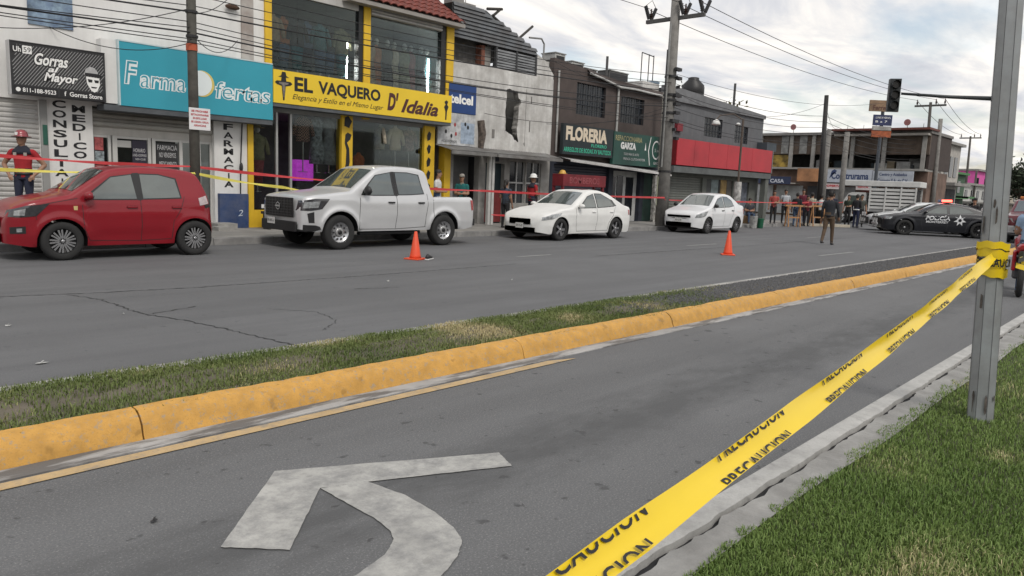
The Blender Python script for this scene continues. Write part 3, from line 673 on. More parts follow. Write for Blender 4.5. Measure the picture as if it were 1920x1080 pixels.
# ---------------------------------------------------------------- B: yellow western-wear shop
def building_b():
    r = empty('shop_building', (13.3, FY, 0), label='yellow two-storey clothing shop with big display windows and red tiled roof', cat='building')
    x0, x1 = 9.765, 17.03
    # yellow pillars
    for a, b, z0, z1 in ((9.77, 9.92, 0, 3.2), (12.70, 13.08, .15, 3.48), (15.86, 16.30, .15, 3.36), (16.75, 17.03, 0, 3.36)):
        MB().box(a, b, FY-.05, FY+.25, z0, z1).build('pillar', YEL, r)
    for a, b in ((10.28, 10.47), (13.44, 13.68), (16.72, 17.03)):
        MB().box(a, b, FY-.06, FY+.25, 3.36, 6.75).build('pillar', YEL, r)
    blk = M('black frame', (.016,.016,.018), .45, var=.1)
    for a, b, z0, z1 in ((13.28,13.44,4.3,6.72),(16.50,16.72,4.1,6.72)): MB().box(a, b, FY-.02, FY+.2, z0, z1).build('window_post', blk, r)
    MB().box(10.47, 13.28, FY-.01, FY+.2, 6.45, 6.75).build('window_head', SHUT, r); MB().box(13.68, 16.50, FY-.01, FY+.2, 6.42, 6.75).build('window_head', SHUT, r)
    for i in range(3): MB().tube([(13.69, FY-.05, 6.46+.09*i), (16.49, FY-.05, 6.46+.09*i)], .045, 6).build('rolled_slat', SHUT, r)
    # slab between storeys, side and rear walls, parapet-high ceiling
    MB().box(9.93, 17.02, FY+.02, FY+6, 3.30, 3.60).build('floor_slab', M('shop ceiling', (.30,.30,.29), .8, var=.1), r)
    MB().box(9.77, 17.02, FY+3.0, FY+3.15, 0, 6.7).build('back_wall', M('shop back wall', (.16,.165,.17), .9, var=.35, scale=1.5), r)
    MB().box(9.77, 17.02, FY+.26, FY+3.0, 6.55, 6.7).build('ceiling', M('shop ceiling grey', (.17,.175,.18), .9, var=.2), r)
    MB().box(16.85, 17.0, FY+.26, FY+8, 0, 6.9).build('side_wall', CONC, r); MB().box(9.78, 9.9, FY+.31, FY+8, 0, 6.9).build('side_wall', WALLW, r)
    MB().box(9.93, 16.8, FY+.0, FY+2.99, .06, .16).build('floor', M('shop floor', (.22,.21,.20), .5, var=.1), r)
    # low plinth under lower windows
    MB().box(9.92, 10.66, FY-.03, FY+.2, .146, .62).build('plinth', YEL, r)
    MB().box(10.66, 12.70, FY-.03, FY+.2, .146, .55).build('plinth', M('tan plinth', (.28,.23,.17), .7, var=.3, scale=4), r)
    # upper panes with joints
    for a, b in ((10.48,11.30),(11.31,12.22),(12.23,13.27)): MB().box(a, b, FY+.06, FY+.068, 3.61, 6.44).build('window_pane', WINGL, r)
    for a, b in ((13.69,14.62),(14.63,15.58),(15.59,16.49)): MB().box(a, b, FY+.06, FY+.068, 3.61, 6.41).build('window_pane', WINGL, r)
    # lower panes
    for a, b in ((9.93,10.60),(11.13,12.69)): MB().box(a, b, FY+.06, FY+.068, .62, 3.29).build('window_pane', WINGL, r)
    for a in (10.62, 11.05): MB().box(a, a+.06, FY+.02, FY+.1, .56, 3.29).build('window_post', CLAD, r)
    MB().box(13.09, 15.85, FY+.06, FY+.068, .62, 3.29).build('window_pane', WINGL, r)
    MB().box(11.12, 12.69, FY+.04, FY+.09, .56, .62).build('window_sill', CLAD, r)
    MB().box(13.09, 15.85, FY-.02, FY+.2, .146, .6).build('plinth', MATS['tan plinth'], r)
    # silhouettes painted on the middle pillar: rider boots and a dancer
    def sil(p, y=FY-.056): MB().add([(a, y, b) for a, b in p], [tuple(range(len(p)))]).build('silhouette_print', INKB, r)
    sil([(12.80,1.2),(12.95,1.25),(12.90,1.7),(12.98,2.05),(12.96,2.45),(12.88,2.62),(12.99,2.72),(13.04,2.86),(12.90,2.92),(12.82,2.85),(12.80,2.6),(12.86,2.4),(12.84,2.0),(12.76,1.6)])
    sil([(12.78,3.1),(12.95,3.05),(13.05,3.25),(12.92,3.4),(12.8,3.35)])
    for k in range(5): sil([(16.38+.06*(k % 2),1.2+.42*k),(16.50,1.25+.42*k),(16.54,1.45+.42*k),(16.44,1.52+.42*k),(16.36,1.38+.42*k)][:5], FY-.056) if False else sil([(15.98+.05*(k % 2),1.2+.42*k),(16.10,1.25+.42*k),(16.14,1.45+.42*k),(16.04,1.52+.42*k),(15.96,1.38+.42*k)])
    # lit tubes inside the upper windows
    for x, z0, z1 in ((13.12, 4.55, 5.75), (16.28, 4.5, 5.55)):
        MB().tube([(x, FY+.35, z0), (x, FY+.35, z1)], .022, 8).build('tube_lamp', M('lit tube', (1,.97,.93), .5, var=0, emit=60), r)
    # red tiled roof over the right bay
    t0 = None; sl = R(33); tm = M('red roof tile', (.20,.045,.03), .7, var=.3, scale=5, bump=.3)
    nx, ny = 15, 7; tw = (17.15-13.0)/nx
    MB().add([(12.7,FY-.42,6.70),(17.18,FY-.42,6.70),(17.18,FY+2.2,8.42),(12.7,FY+2.2,8.42),(12.7,FY-.42,6.60),(17.18,FY-.42,6.60),(17.18,FY+2.2,6.72),(12.7,FY+2.2,6.72)], [(0,1,2,3),(0,4,5,1),(1,5,6,2),(4,7,6,5),(3,7,4,0)]).build('roof', M('roof underside', (.30,.28,.26), .8, var=.1), r)
    for i in range(-1, nx):
        for j in range(ny):
            if t0 is None:
                mb = MB(); a = []; b = []
                for k in range(7):
                    u = k/6; z = .055*math.sin(math.pi*u); a.append((u*tw, 0, z+.03)); b.append((u*tw, .42, z))
                mb.strip(a, b); mb.strip([(p[0], p[1], p[2]-.03) for p in a], a); t0 = mb.build('roof_tile', tm, r, False, local=True); t = t0
            else: t = clone(t0)
            t.rotation_euler = (sl, 0, 0); d = .38*j
            t.location = (13.0+i*tw-13.3, FY-.44+d*math.cos(sl)-FY, 6.72+d*math.sin(sl)+.015)
building_b()

def vaquero_sign():
    r = empty('shop_sign', (10.25, 18.5, 3.5), label='long bright yellow clothing shop sign with black western lettering', cat='sign'); y = 18.5
    # the sheet drops slightly at its right end
    MB().box(10.26, 16.60, y, y+.2, 3.5, 4.36).build('panel', SIGNY, r)
    MB().box(10.26, 16.60, y+.02, FY-.06, 3.40, 3.496).build('soffit', M('soffit dark', (.1,.1,.1), .8), r)
    wtext('EL', 10.88, 11.45, 3.86, 4.24, y-.005, INKB, r, bold=.035); wtext('VAQUERO', 11.62, 13.74, 3.82, 4.22, y-.005, INKB, r, bold=.035)
    wtext('Elegancia y Estilo en el Mismo Lugar', 10.82, 13.85, 3.60, 3.78, y-.005, INKB, r, shear=.35)
    wtext("D'", 14.0, 14.42, 3.66, 4.2, y-.005, M('maroon lettering', (.07,.02,.02), .6, var=0), r, shear=.25, bold=.05)
    wtext('Idalia', 14.52, 16.02, 3.64, 4.06, y-.005, MATS['maroon lettering'], r, shear=.35, bold=.03)
    mb = MB(); G = M('emblem grey', (.22,.20,.18), .6, var=.3, scale=12)
    def poly(p, m, d): MB().add([(a, y-d, b) for a, b in p], [tuple(range(len(p)))]).build('emblem', m, r)
    poly([(10.54,3.58),(10.58,3.58),(10.62,3.95),(10.76,3.98),(10.82,4.03),(10.76,4.08),(10.64,4.08),(10.62,4.20),(10.56,4.28),(10.50,4.20),(10.48,4.08),(10.36,4.08),(10.30,4.03),(10.36,3.98),(10.50,3.95)], INKB, .004)
    poly([(10.55,3.66),(10.575,3.66),(10.605,3.98),(10.70,4.01),(10.70,4.05),(10.42,4.05),(10.42,4.01),(10.515,3.98)], G, .007)
    poly([(10.40,4.18),(10.72,4.18),(10.64,4.22),(10.61,4.32),(10.51,4.32),(10.48,4.22)], INKB, .009)
    poly([(16.33,3.58),(16.38,3.58),(16.40,3.85),(16.46,4.0),(16.40,4.06),(16.44,4.16),(16.36,4.2),(16.28,4.14),(16.33,4.06),(16.27,3.98),(16.33,3.85)], INKB, .005)
vaquero_sign()

def display():
    F = lambda n, c, **k: M(n, c, .9, var=k.get('var', .3), scale=9)
    cols = [('rust', (.48,.16,.05)), ('tan', (.50,.36,.22)), ('teal', (.05,.17,.20)), ('denim', (.10,.15,.24)), ('charcoal', (.04,.04,.045)), ('cream', (.62,.55,.43)), ('maroon', (.28,.05,.06)), ('olive', (.24,.23,.13))]
    C = {n: F('cloth '+n, c) for n, c in cols}
    # upper left: shirts on a rail above trousers
    for i, (n, l) in enumerate((('tan','charcoal'),('rust','denim'),('charcoal','teal'),('denim','charcoal'),('teal','denim'),('charcoal','denim'),('olive','teal'))):
        mannequin((10.75+i*.37, FY+.40+.1*(i % 2), 4.58), '%s shirt over %s trousers behind the upper left shop window' % (n, l), C[n], kind='shirt', lower=C[l], head=False)
    for i, n in enumerate(('tan','rust','charcoal','cream','olive','maroon','charcoal','teal')):
        mannequin((13.95+i*.34, FY+.38+.1*(i % 2), 4.32), '%s long dress on a form behind the upper right shop window' % (n if i != 6 else 'black'), C[n], kind='dress')
    mannequin((10.32, FY+.5, 1.35), 'olive shirt and tan hat on a form in the narrow lower window', C['olive'], kind='shirt', lower=C['maroon'])
    h = MB().lathe([(.20,0),(.21,.012),(.10,.02),(.09,.12),(.05,.135)], 16, (10.32, FY+.5, 2.86)).build('straw_hat', F('straw', (.38,.28,.13))); tag(h, 'tan wide-brimmed hat on the mannequin in the narrow window', 'hat')
    mannequin((11.62, FY+.30, 1.95), 'brown checked shirt form in the lower left display', checked('brown check', (.40,.22,.17), (.05,.04,.04)), kind='shirt')
    mannequin((12.08, FY+.30, 1.95), 'grey patterned shorts set on a form beside the checked shirt', F('grey pattern', (.42,.45,.48), var=.55), kind='dress')
    mannequin((12.5, FY+.32, 1.95), 'plain grey jumpsuit form beside the dancing silhouette pillar', F('plain grey', (.32,.33,.35)), kind='dress')
    mannequin((14.35, FY+.30, 1.9), 'cream blouse form turned sideways in the lower right display', C['cream'], kind='shirt', rz=1.3)
    mannequin((14.92, FY+.28, 1.9), 'pale beige shirt form facing out of the lower right display', F('beige shirt', (.72,.58,.43), var=.10), kind='shirt')
    mannequin((15.50, FY+.32, 1.9), 'dark pink patterned shirt form at the right of the display', F('pink pattern', (.42,.24,.22), var=.6), kind='shirt')
    mannequin((13.75, FY+.6, 1.0), 'orange tunic form low behind the lower right window', F('orange cloth', (.50,.12,.03)), kind='dress', head=False)
    # purple display stand
    r = empty('display_stand', (11.75, FY+.5, .16), label='purple and black display stand behind the shop window', cat='display stand')
    pm = M('magenta acrylic', (.55,.05,.60), .3, var=.5, scale=7, emit=.45)
    MB().box(11.42, 12.15, FY+.3, FY+.65, .165, .95).build('cabinet', pm, r); MB().box(11.45, 12.0, FY+.36, FY+.6, 1.45, 2.05).build('shelf_box', pm, r)
    MB().box(11.45, 12.0, FY+.33, FY+.6, .96, 1.445).build('shelf', M('stand dark', (.05,.04,.07), .5, var=.5, scale=15), r)
display()

# ---------------------------------------------------------------- C: derelict white building
def building_c():
    r = empty('derelict_building', (19.6, FY, 0), label='peeling white building with corrugated metal top and broken window hole', cat='building')
    x0, x1 = 17.04, 22.25
    MB().wall(x0, x1, 2.75, 5.62, FY, FY+.25, [(19.45, 20.75, 3.0, 5.15)]).build('wall', WALLO, r)
    # ragged edges around the hole
    rg = random.Random(4); rub = M('broken masonry', (.36,.345,.32), .95, var=.35, scale=8, bump=.9)
    inner = [(19.70,3.52),(19.68,3.9),(19.66,4.3),(19.70,4.7),(19.69,4.97),(19.85,5.0),(20.05,4.97),(20.28,4.95),(20.33,4.72),(20.47,4.66),(20.46,4.5),(20.36,4.42),(20.36,4.0),(20.30,3.65),(20.34,3.35),(20.55,3.28),(20.56,3.16),(20.36,3.14),(20.18,3.22),(20.05,3.36),(19.86,3.42)]
    ip = []
    for i in range(len(inner)):
        p, q = inner[i], inner[(i+1) % len(inner)]
        for t in range(4): ip.append((p[0]+(q[0]-p[0])*t/4+rg.uniform(-.018,.018), p[1]+(q[1]-p[1])*t/4+rg.uniform(-.018,.018)))
    def outer(p):
        c = (20.08, 4.1); dx, dz = p[0]-c[0], p[1]-c[1]; k = min((.65/abs(dx)) if dx else 9, (1.05/abs(dz)) if dz > 0 else (1.10/abs(dz))); return (c[0]+dx*k, c[1]+dz*k)
    ip.append(ip[0]); op = [outer(p) for p in ip]
    # exact corners of the opening
    for cx, cz in ((19.45,3.0),(20.75,3.0),(20.75,5.15),(19.45,5.15)):
        j = min(range(len(op)), key=lambda i: (op[i][0]-cx)**2+(op[i][1]-cz)**2); op[j] = (cx, cz)
    op[-1] = op[0]
    mb = MB().strip([(x, FY+.002, z) for x, z in op], [(x, FY+.002+rg.uniform(0,.01), z) for x, z in ip]); mb.build('plaster_ring', WALLO, r)
    MB().strip([(x, FY+.006, z) for x, z in ip], [(x+rg.uniform(-.02,.02), FY+.26, z+rg.uniform(-.02,.02)) for x, z in ip]).build('broken_edge', rub, r)
    MB().box(17.05, 22.2, FY+2.4, FY+2.5, 0, 5.6).build('inner_wall', DARK, r)
    MB().box(19.5, 20.6, FY+.26, FY+.3, 3.0, 3.24).build('inner_sill', DARK, r)
    MB().wall(x0, x1, 0, 2.75, FY, FY+.25, [(17.2, 18.42, .15, 2.5), (18.75, 19.72, .15, 2.32), (20.0, 20.86, .9, 2.42), (20.93, 21.75, .9, 2.42)]).build('lower_wall', M('grimy plaster', (.40,.39,.37), .9, var=.3, streak=.3, bump=.4, dirt=(.18,.17,.16), dirt_amt=.7), r)
    MB().box(x1-.25, x1-.002, FY+.26, FY+9, 0, 6.3).build('side_wall', WALLO, r)
    MB().add([(21.2,FY+.003,5.62),(22.25,FY+.003,5.62),(22.25,FY+.003,5.72),(21.25,FY+.003,6.4)], [(0,1,2,3)]); 
    MB().prism([(21.28,5.622),(22.24,5.622),(22.24,5.80),(21.75,6.25),(21.28,6.42)], FY+.01, FY+.24).build('gable', WALLO, r)
    # open upper storey: block wall behind, louvred screen on the right, corrugated sheets above
    MB().box(17.05, 19.1, FY+.5, FY+.6, 5.62, 6.6).build('inner_block_wall', M('dark block', (.11,.105,.10), .95, var=.4, scale=4, bump=.5), r)
    MB().box(18.55, 18.72, FY+.2, FY+.495, 5.63, 6.35).build('brick_pier', M('old brick', (.22,.085,.055), .9, var=.4, scale=8), r)
    MB().box(18.72, 19.1, FY+.3, FY+.49, 5.63, 6.35).build('concrete_pier', CONC, r)
    for i in range(7):
        c = MB().box(19.12, 21.27, FY+.05, FY+.09, 5.66+i*.095, 5.725+i*.095).build('louvre_slat', M('louvre grey', (.30,.31,.32), .5, .3, var=.2, streak=.2), r); c.rotation_euler = (0, 0, 0)
    for x in (19.1, 20.15, 21.2): MB().box(x, x+.07, FY+.02, FY+.13, 5.625, 6.36).build('louvre_post', M('louvre dark', (.05,.052,.055), .6, var=.2), r)
    MB().box(19.12, 21.25, FY+.15, FY+.2, 5.63, 6.36).build('louvre_back', DARK, r)
    cor = M('corrugated steel', (.17,.185,.20), .5, .35, var=.3, scale=2, streak=.3, dirt=(.10,.07,.05), dirt_amt=.4)
    # stepped horizontal sheets rising to the left, ending on a slope at the right
    zs = 6.38
    for i in range(9):
        z = zs+i*.125; xr = 21.3-max(0, (i-1))*.36-(.25 if i > 6 else 0); xl = 17.06
        if xr - xl < .6: break
        MB().add([(xl,FY+.02,z),(xr,FY+.02,z),(xr-.05,FY+.07,z+.124),(xl,FY+.07,z+.124),(xl,FY+.10,z),(xr,FY+.10,z)], [(0,1,2,3),(0,4,5,1)]).build('metal_sheet', cor, r)
    MB().add([(17.06,FY+.12,6.38),(21.2,FY+.12,6.38),(18.6,FY+.12,7.5),(17.06,FY+.12,7.5)], [(0,1,2,3)]).build('sheet_backing', cor, r)
    MB().add([(17.06,FY+.1,7.48),(18.6,FY+.1,7.48),(19.5,FY+7,7.3),(17.06,FY+7,7.5)], [(0,1,2,3)]).build('roof', cor, r)
    MB().add([(21.32,FY+.1,6.36),(18.6,FY+.1,7.5),(19.5,FY+7,7.3),(22.2,FY+7,6.4)], [(0,1,2,3)]).build('roof', cor, r)
    # clutter of the roof edge: blocks, old timbers, bent pipe
    MB().box(17.2, 17.75, FY+.3, FY+.7, 7.5, 7.82).build('concrete_block', CONC, r); MB().box(17.85, 18.4, FY+.4, FY+.7, 7.5, 7.66).build('concrete_block', CONC, r)
    for a, b in (((19.0,FY+.3,7.32),(19.5,FY+.3,7.72)), ((18.85,FY+.3,7.62),(19.6,FY+.3,7.75)), ((19.1,FY+.3,7.45),(20.3,FY+.3,6.95)), ((20.4,FY+.3,6.8),(21.25,FY+.3,7.45))):
        MB().tube([a, b], .05, 6).build('old_timber', M('weathered timber', (.06,.055,.05), .9, var=.3), r)
    MB().tube([(22.05,FY+.4,6.2),(22.06,FY+.4,6.95),(21.9,FY+.4,7.12),(21.2,FY+.4,7.05)], .035, 6).build('bent_pipe', M('pale pipe', (.30,.30,.29), .5, .4, var=.2), r)
    MB().tube([(18.0,FY+.5,7.6),(18.0,FY+.5,8.9)], .012, 5).build('antenna_rod', BLACK, r)
    # drain-like rust stack and plaster scars
    MB().tube([(18.42,FY-.05,2.8),(18.46,FY-.05,3.3),(18.38,FY-.05,3.75)], [.10,.15,.13], 7).build('rusty_stub', M('rusty tin', (.15,.12,.10), .9, var=.5, scale=10, bump=.6), r)
    MB().box(19.0, 19.12, FY-.02, FY-.003, 3.2, 3.5).build('plaster_scar', M('scar', (.2,.19,.18), .9, var=.3), r)
    for x, z0, z1 in ((20.95, 3.55, 3.95), (21.0, 4.6, 4.85)): MB().box(x, x+.05, FY-.015, FY-.003, z0, z1).build('plaster_scar', MATS['scar'], r)
    # ground floor: awning, posts, window frames
    aw = M('awning tin', (.30,.30,.29), .6, .3, var=.3, streak=.3, dirt=(.12,.1,.09), dirt_amt=.6)
    for a, b in ((16.35, 18.45), (18.5, 22.0)):
        n = 26; p, q = [], []
        for i in range(n*2+1):
            x = a+(b-a)*i/(2*n); z = .02*(i % 2); p.append((x, 18.15, 2.62+z)); q.append((x, FY-.005, 2.80+z))
        MB().strip(p, q).build('awning', aw, r); MB().box(a, b, 18.14, 18.19, 2.50, 2.615).build('awning_beam', aw, r)
    for x in (18.44, 18.6): MB().box(x, x+.11, 18.5, 18.62, .146, 2.6).build('post', M('worn white post', (.55,.55,.53), .7, var=.2, streak=.3), r)
    fr = CLAD
    for a, b in ((20.0, 20.86), (20.93, 21.75)):
        MB().box(a, b, FY+.1, FY+.11, .9, 2.42).build('window_pane', DARKGL, r)
        for x in (a, (a+b)/2-.02, b-.05): MB().box(x, x+.05, FY+.05, FY+.099, .9, 2.42).build('window_frame', fr, r)
        MB().box(a+.05, b-.05, FY+.055, FY+.095, 1.62, 1.68).build('window_rail', fr, r)
    MB().box(17.2, 18.42, FY+.55, FY+.6, .15, 2.5).build('doorway_back', M('grey roller', (.15,.15,.15), .7, var=.2), r)
    MB().box(18.75, 19.72, FY+.18, FY+.22, .15, 2.32).build('door', M('dark teal door', (.012,.03,.038), .6, var=.2), r)
    MB().box(18.78, 19.69, FY+.10, FY+.17, .2, 1.35).build('red_counter', M('dark red panel', (.17,.02,.02), .6, var=.3), r)
    MB().box(18.9, 19.4, FY-.02, FY-.003, 2.38, 2.6).build('small_plate', M('navy plate', (.02,.025,.05), .6), r)
building_c()

def phone_sign():
    r = empty('shop_sign', (17.5, 18.9, 2.8), label='navy blue phone company sign over white printed poster panel', cat='sign'); y = 18.92
    MB().box(16.85, 18.10, y, y+.07, 3.90, 4.84).build('panel', M('navy sign', (.012,.05,.19), .45, var=.08), r)
    MB().box(16.40, 18.10, y, y+.06, 2.82, 3.88).build('poster', M('pale print', (.55,.56,.57), .6, var=.35, scale=5), r)
    wtext('telcel', 16.88, 17.95, 4.20, 4.52, y-.005, INKW, r, bold=.04)
    for a, z, m in ((16.7,3.55,'red'),(17.15,3.5,'red'),(16.75,3.25,'k'),(17.0,3.12,'k'),(17.2,3.2,'red'),(17.62,3.55,'k'),(17.75,3.45,'k')):
        MB().ell((a, y-.004, z), .05, .004, .07, 8, 6).build('poster_print', M('print red', (.35,.05,.05), .6, var=.1) if m == 'red' else INKB, r)
    wtext('ACCESORIOS', 16.55, 17.25, 2.9, 2.98, y-.005, INKB, r)
    MB().box(17.42, 18.05, y-.004, y-.001, 2.9, 3.6).build('poster_print', M('print blue', (.36,.44,.55), .6, var=.3, scale=6), r)
phone_sign()

# ---------------------------------------------------------------- D: brown florist building
def barred_window(r, a, b, c, d, y, nx, nz, mat=None):
    w = MB().box(a, b, y+.12, y+.13, c, d).build('window', DARKGL, r)
    bar = mat or M('window bar', (.035,.04,.05), .5, var=.1)
    for i in range(nx+1):
        x = a+(b-a)*i/nx; MB().box(x-.012, x+.012, y+.03, y+.055, c, d).build('bar', bar, r)
    for j in range(nz+1):
        z = c+(d-c)*j/nz; MB().box(a, b, y+.058, y+.08, z-.012, z+.012).build('bar', bar, r)
def building_d():
    r = empty('florist_building', (26, FY, 0), label='dark brown two-storey florist building with barred windows and sloping white eaves', cat='building')
    x0, x1 = 22.26, 30.25
    W1, W2 = (23.7, 25.65, 4.48, 5.72), (26.74, 28.55, 4.42, 5.52)
    MB().wall(x0, x1, 2.6, 6.0, FY, FY+.25, [W1, W2]).build('wall', BROWN, r)
    MB().prism([(x0, 6.002), (x1, 6.002), (x1, 6.02), (26, 6.15), (x0, 6.45)], FY+.005, FY+.24).build('parapet', BROWN, r)
    MB().box(x0, x0+.24, FY+.26, FY+8, 0, 6.4).build('side_wall', M('dark grimy wall', (.10,.095,.09), .9, var=.3), r)
    MB().box(x0, x1, FY+.26, FY+8, 5.9, 6.0).build('roof_slab', CONC, r)
    barred_window(r, *W1, FY, 6, 3); barred_window(r, *W2, FY, 5, 3)
    # white gutter eaves: sags toward the right
    pts = [(24.3, 6.12), (25.4, 5.98), (26.4, 5.82), (27.5, 5.86), (28.6, 5.84), (29.9, 5.82)]
    MB().tube([(a, FY-.18, b) for a, b in pts], .045, 7).build('gutter', M('white gutter', (.55,.55,.53), .6, var=.2), r)
    MB().strip([(a, FY-.16, b+.03) for a, b in pts], [(a, FY+.02, b+.22) for a, b in pts]).build('eaves', M('eaves brown', (.06,.045,.04), .8, var=.2), r)
    MB().tube([(26.45, FY-.06, 5.8), (26.45, FY-.06, 4.0), (26.5, FY-.12, 3.9)], .05, 7).build('downpipe', M('white pipe', (.50,.50,.48), .6, var=.3, streak=.3), r)
    MB().tube([(22.5, FY-.05, 6.0), (22.52, FY-.05, 2.9)], .04, 6).build('downpipe', MATS['white pipe'], r)
    # ground floor
    MB().wall(x0, x1, 0, 2.6, FY, FY+.25, [(22.5, 26.2, .15, 2.45), (26.5, 28.6, .15, 2.35), (28.9, 29.9, .15, 2.35)]).build('lower_wall', M('navy wall', (.025,.03,.045), .8, var=.3), r)
    slats(r, 22.5, 26.2, .15, 2.45, FY+.14, .12, M('navy shutter', (.03,.036,.055), .5, var=.2), 'slat')
    MB().box(26.5, 28.6, FY+.2, FY+.22, .15, 2.35).build('shop_front', M('white shopfront', (.50,.51,.50), .6, var=.2), r)
    for a, b, z0, z1 in ((26.6,26.95,.9,2.1),(27.05,27.5,.3,2.15),(27.75,28.3,.4,2.1)): MB().box(a, b, FY+.17, FY+.195, z0, z1).build('door_pane', DARKGL, r)
    MB().box(28.9, 29.9, FY+.18, FY+.22, .15, 2.35).build('door', M('dim green door', (.03,.08,.06), .7, var=.3), r)
    # white sloping awning below the signs
    MB().add([(22.6,18.25,2.62),(30.0,18.25,2.32),(30.0,FY-.01,2.48),(22.6,FY-.01,2.76),(22.6,18.25,2.55),(30.0,18.25,2.24)], [(0,1,2,3),(0,4,5,1)]).build('awning', M('white awning', (.60,.585,.57), .7, var=.2, streak=.2), r)
    for x, m in ((28.75, 'w'), (29.35, 'w')): MB().box(x, x+.16, 18.3, 18.45, .146, 2.25).build('post', M('poster covered post', (.42,.41,.38), .9, var=.6, scale=7), r)
    MB().box(29.55, 29.75, 18.5, 18.55, .6, 2.2).build('green_panel', M('green cloth', (.015,.13,.06), .8, var=.3), r)
    MB().box(29.02, 29.3, 18.35, 18.38, .9, 2.2).build('pale_panel', M('pale yellow cloth', (.45,.48,.33), .8, var=.2), r)
building_d()
def rooftop_units():
    for i, (x, y, z, w, h, lab) in enumerate(((23.0, 19.7, 6.2, .62, .52, 'white air conditioner on the roof beside the corrugated building'), (24.5, 20.0, 6.0, .8, .62, 'white air conditioner in the middle of the florist roof edge'),
                          (26.6, 21.0, 6.0, 1.0, .72, 'dark cooler with white frame on the brown roof'), (29.2, 21.3, 6.0, 1.5, .95, 'largest dark air cooler on the brown florist roof by the pole'))):
        r = empty('air_conditioner', (x, y, z), label=lab, cat='air conditioner', group='rooftop air conditioners')
        MB().box(x-w/2, x+w/2, y-.35, y+.35, z+.08, z+h, b=.02).build('casing', M('ac white', (.50,.50,.48), .6, var=.2, streak=.3) if i < 2 else M('ac dark', (.10,.10,.10), .7, var=.3), r)
        MB().box(x-w/2+.07, x+w/2-.07, y-.36, y-.352, z+.15, z+h-.08).build('grille', BLACK, r)
        MB().box(x-w/2-.03, x+w/2+.03, y-.38, y+.38, z+h+.002, z+h+.04).build('lid', M('ac lid', (.30,.30,.29), .6, var=.2), r)
        for sx in (-1, 1): MB().box(x+sx*(w/2-.06)-.03, x+sx*(w/2-.06)+.03, y-.3, y+.3, z, z+.078).build('foot', BLACK, r)
    o = MB().tube([(28.3,21,6),(28.3,21,7.55)], .06, 7).build('vent_pipe', M('dark pipe', (.07,.07,.07), .7)); tag(o, 'short dark vent pipe standing on the brown roof', 'pipe')
    r = empty('rooftop_frame', (30.0, 20.2, 6.0), label='thin metal frame on the white roof room next to the pole', cat='frame')
    for x in (29.9, 30.5, 30.9): MB().tube([(x,20.2,6.0),(x,20.2,7.9)], .025, 5).build('upright', BLACK, r)
    MB().tube([(29.9,20.2,7.9),(30.9,20.2,7.85)], .025, 5).build('crossbar', BLACK, r)
    r = empty('roof_room', (29.9, 19.6, 6.0), label='small white rooftop block with blue top edge beside the pole', cat='building')
    MB().box(28.9, 30.24, 19.4, 22, 6.0, 6.45).build('wall', WALLO, r); MB().box(29.8, 30.26, 19.38, 22, 6.452, 6.55).build('cap', M('blue grey cap', (.16,.22,.28), .7, var=.2), r)
rooftop_units()
def florist_signs():
    y = 18.6
    r = empty('shop_sign', (24, y, 2.8), label='black florist sign with large cream letters and green text lines', cat='sign')
    MB().box(22.5, 25.78, y, y+.15, 2.84, 4.0).build('panel', M('sign dark', (.014,.024,.028), .5, var=.2), r)
    wtext('FLORERIA', 22.66, 25.36, 3.38, 3.93, y-.005, M('cream lettering', (.72,.62,.48), .6, var=.1), r, bold=.05)
    gr = M('green lettering', (.05,.42,.27), .6, var=.05)
    wtext('FLORERO', 24.3, 25.35, 3.20, 3.33, y-.005, gr, r, bold=.03); wtext('ARREGLOS DE BODAS XV BAUTIZOS', 22.56, 25.66, 2.94, 3.12, y-.005, gr, r, bold=.03)
    r = empty('shop_sign', (28, y, 2.6), label='dark green auto parts sign with white lettering beside florist sign', cat='sign')
    MB().box(25.84, 29.66, y, y+.15, 2.60, 3.96).build('panel', M('sign green', (.016,.075,.058), .5, var=.2), r)
    wtext('REFACCIONARIA', 25.95, 27.95, 3.60, 3.82, y-.005, M('gold lettering', (.36,.33,.17), .6), r, bold=.02); wtext('GARZA', 26.35, 27.5, 3.26, 3.56, y-.005, INKW, r, bold=.06)
    g = MATS['grey lettering']; wtext('TODO PARA SU AUTO', 26.6, 27.75, 3.02, 3.12, y-.005, g, r); wtext('FRENOS CLUTCH MOTOR', 26.6, 28.25, 2.82, 2.92, y-.005, g, r)
    MB().add([(28.18,y-.005,3.3),(28.3,y-.005,3.3),(28.24,y-.005,3.65)], [(0,1,2)]).build('emblem', INKW, r)
    p = [(28.62,3.9),(28.66,3.9),(28.52,3.3),(28.66,2.66),(28.62,2.66),(28.46,3.3)]; MB().add([(a,y-.005,b) for a,b in p], [tuple(range(6))]).build('emblem', INKW, r)
    a = np.linspace(.6, 5.6, 20); MB().strip([(29.12+.34*math.cos(t), y-.005, 3.36+.42*math.sin(t)) for t in a], [(29.12+.28*math.cos(t), y-.005, 3.36+.35*math.sin(t)) for t in a]).build('emblem', g, r)
    wtext('5 av', 29.0, 29.35, 3.28, 3.42, y-.005, g, r); wtext('GARZA', 28.95, 29.45, 2.72, 2.84, y-.005, g, r)
florist_signs()

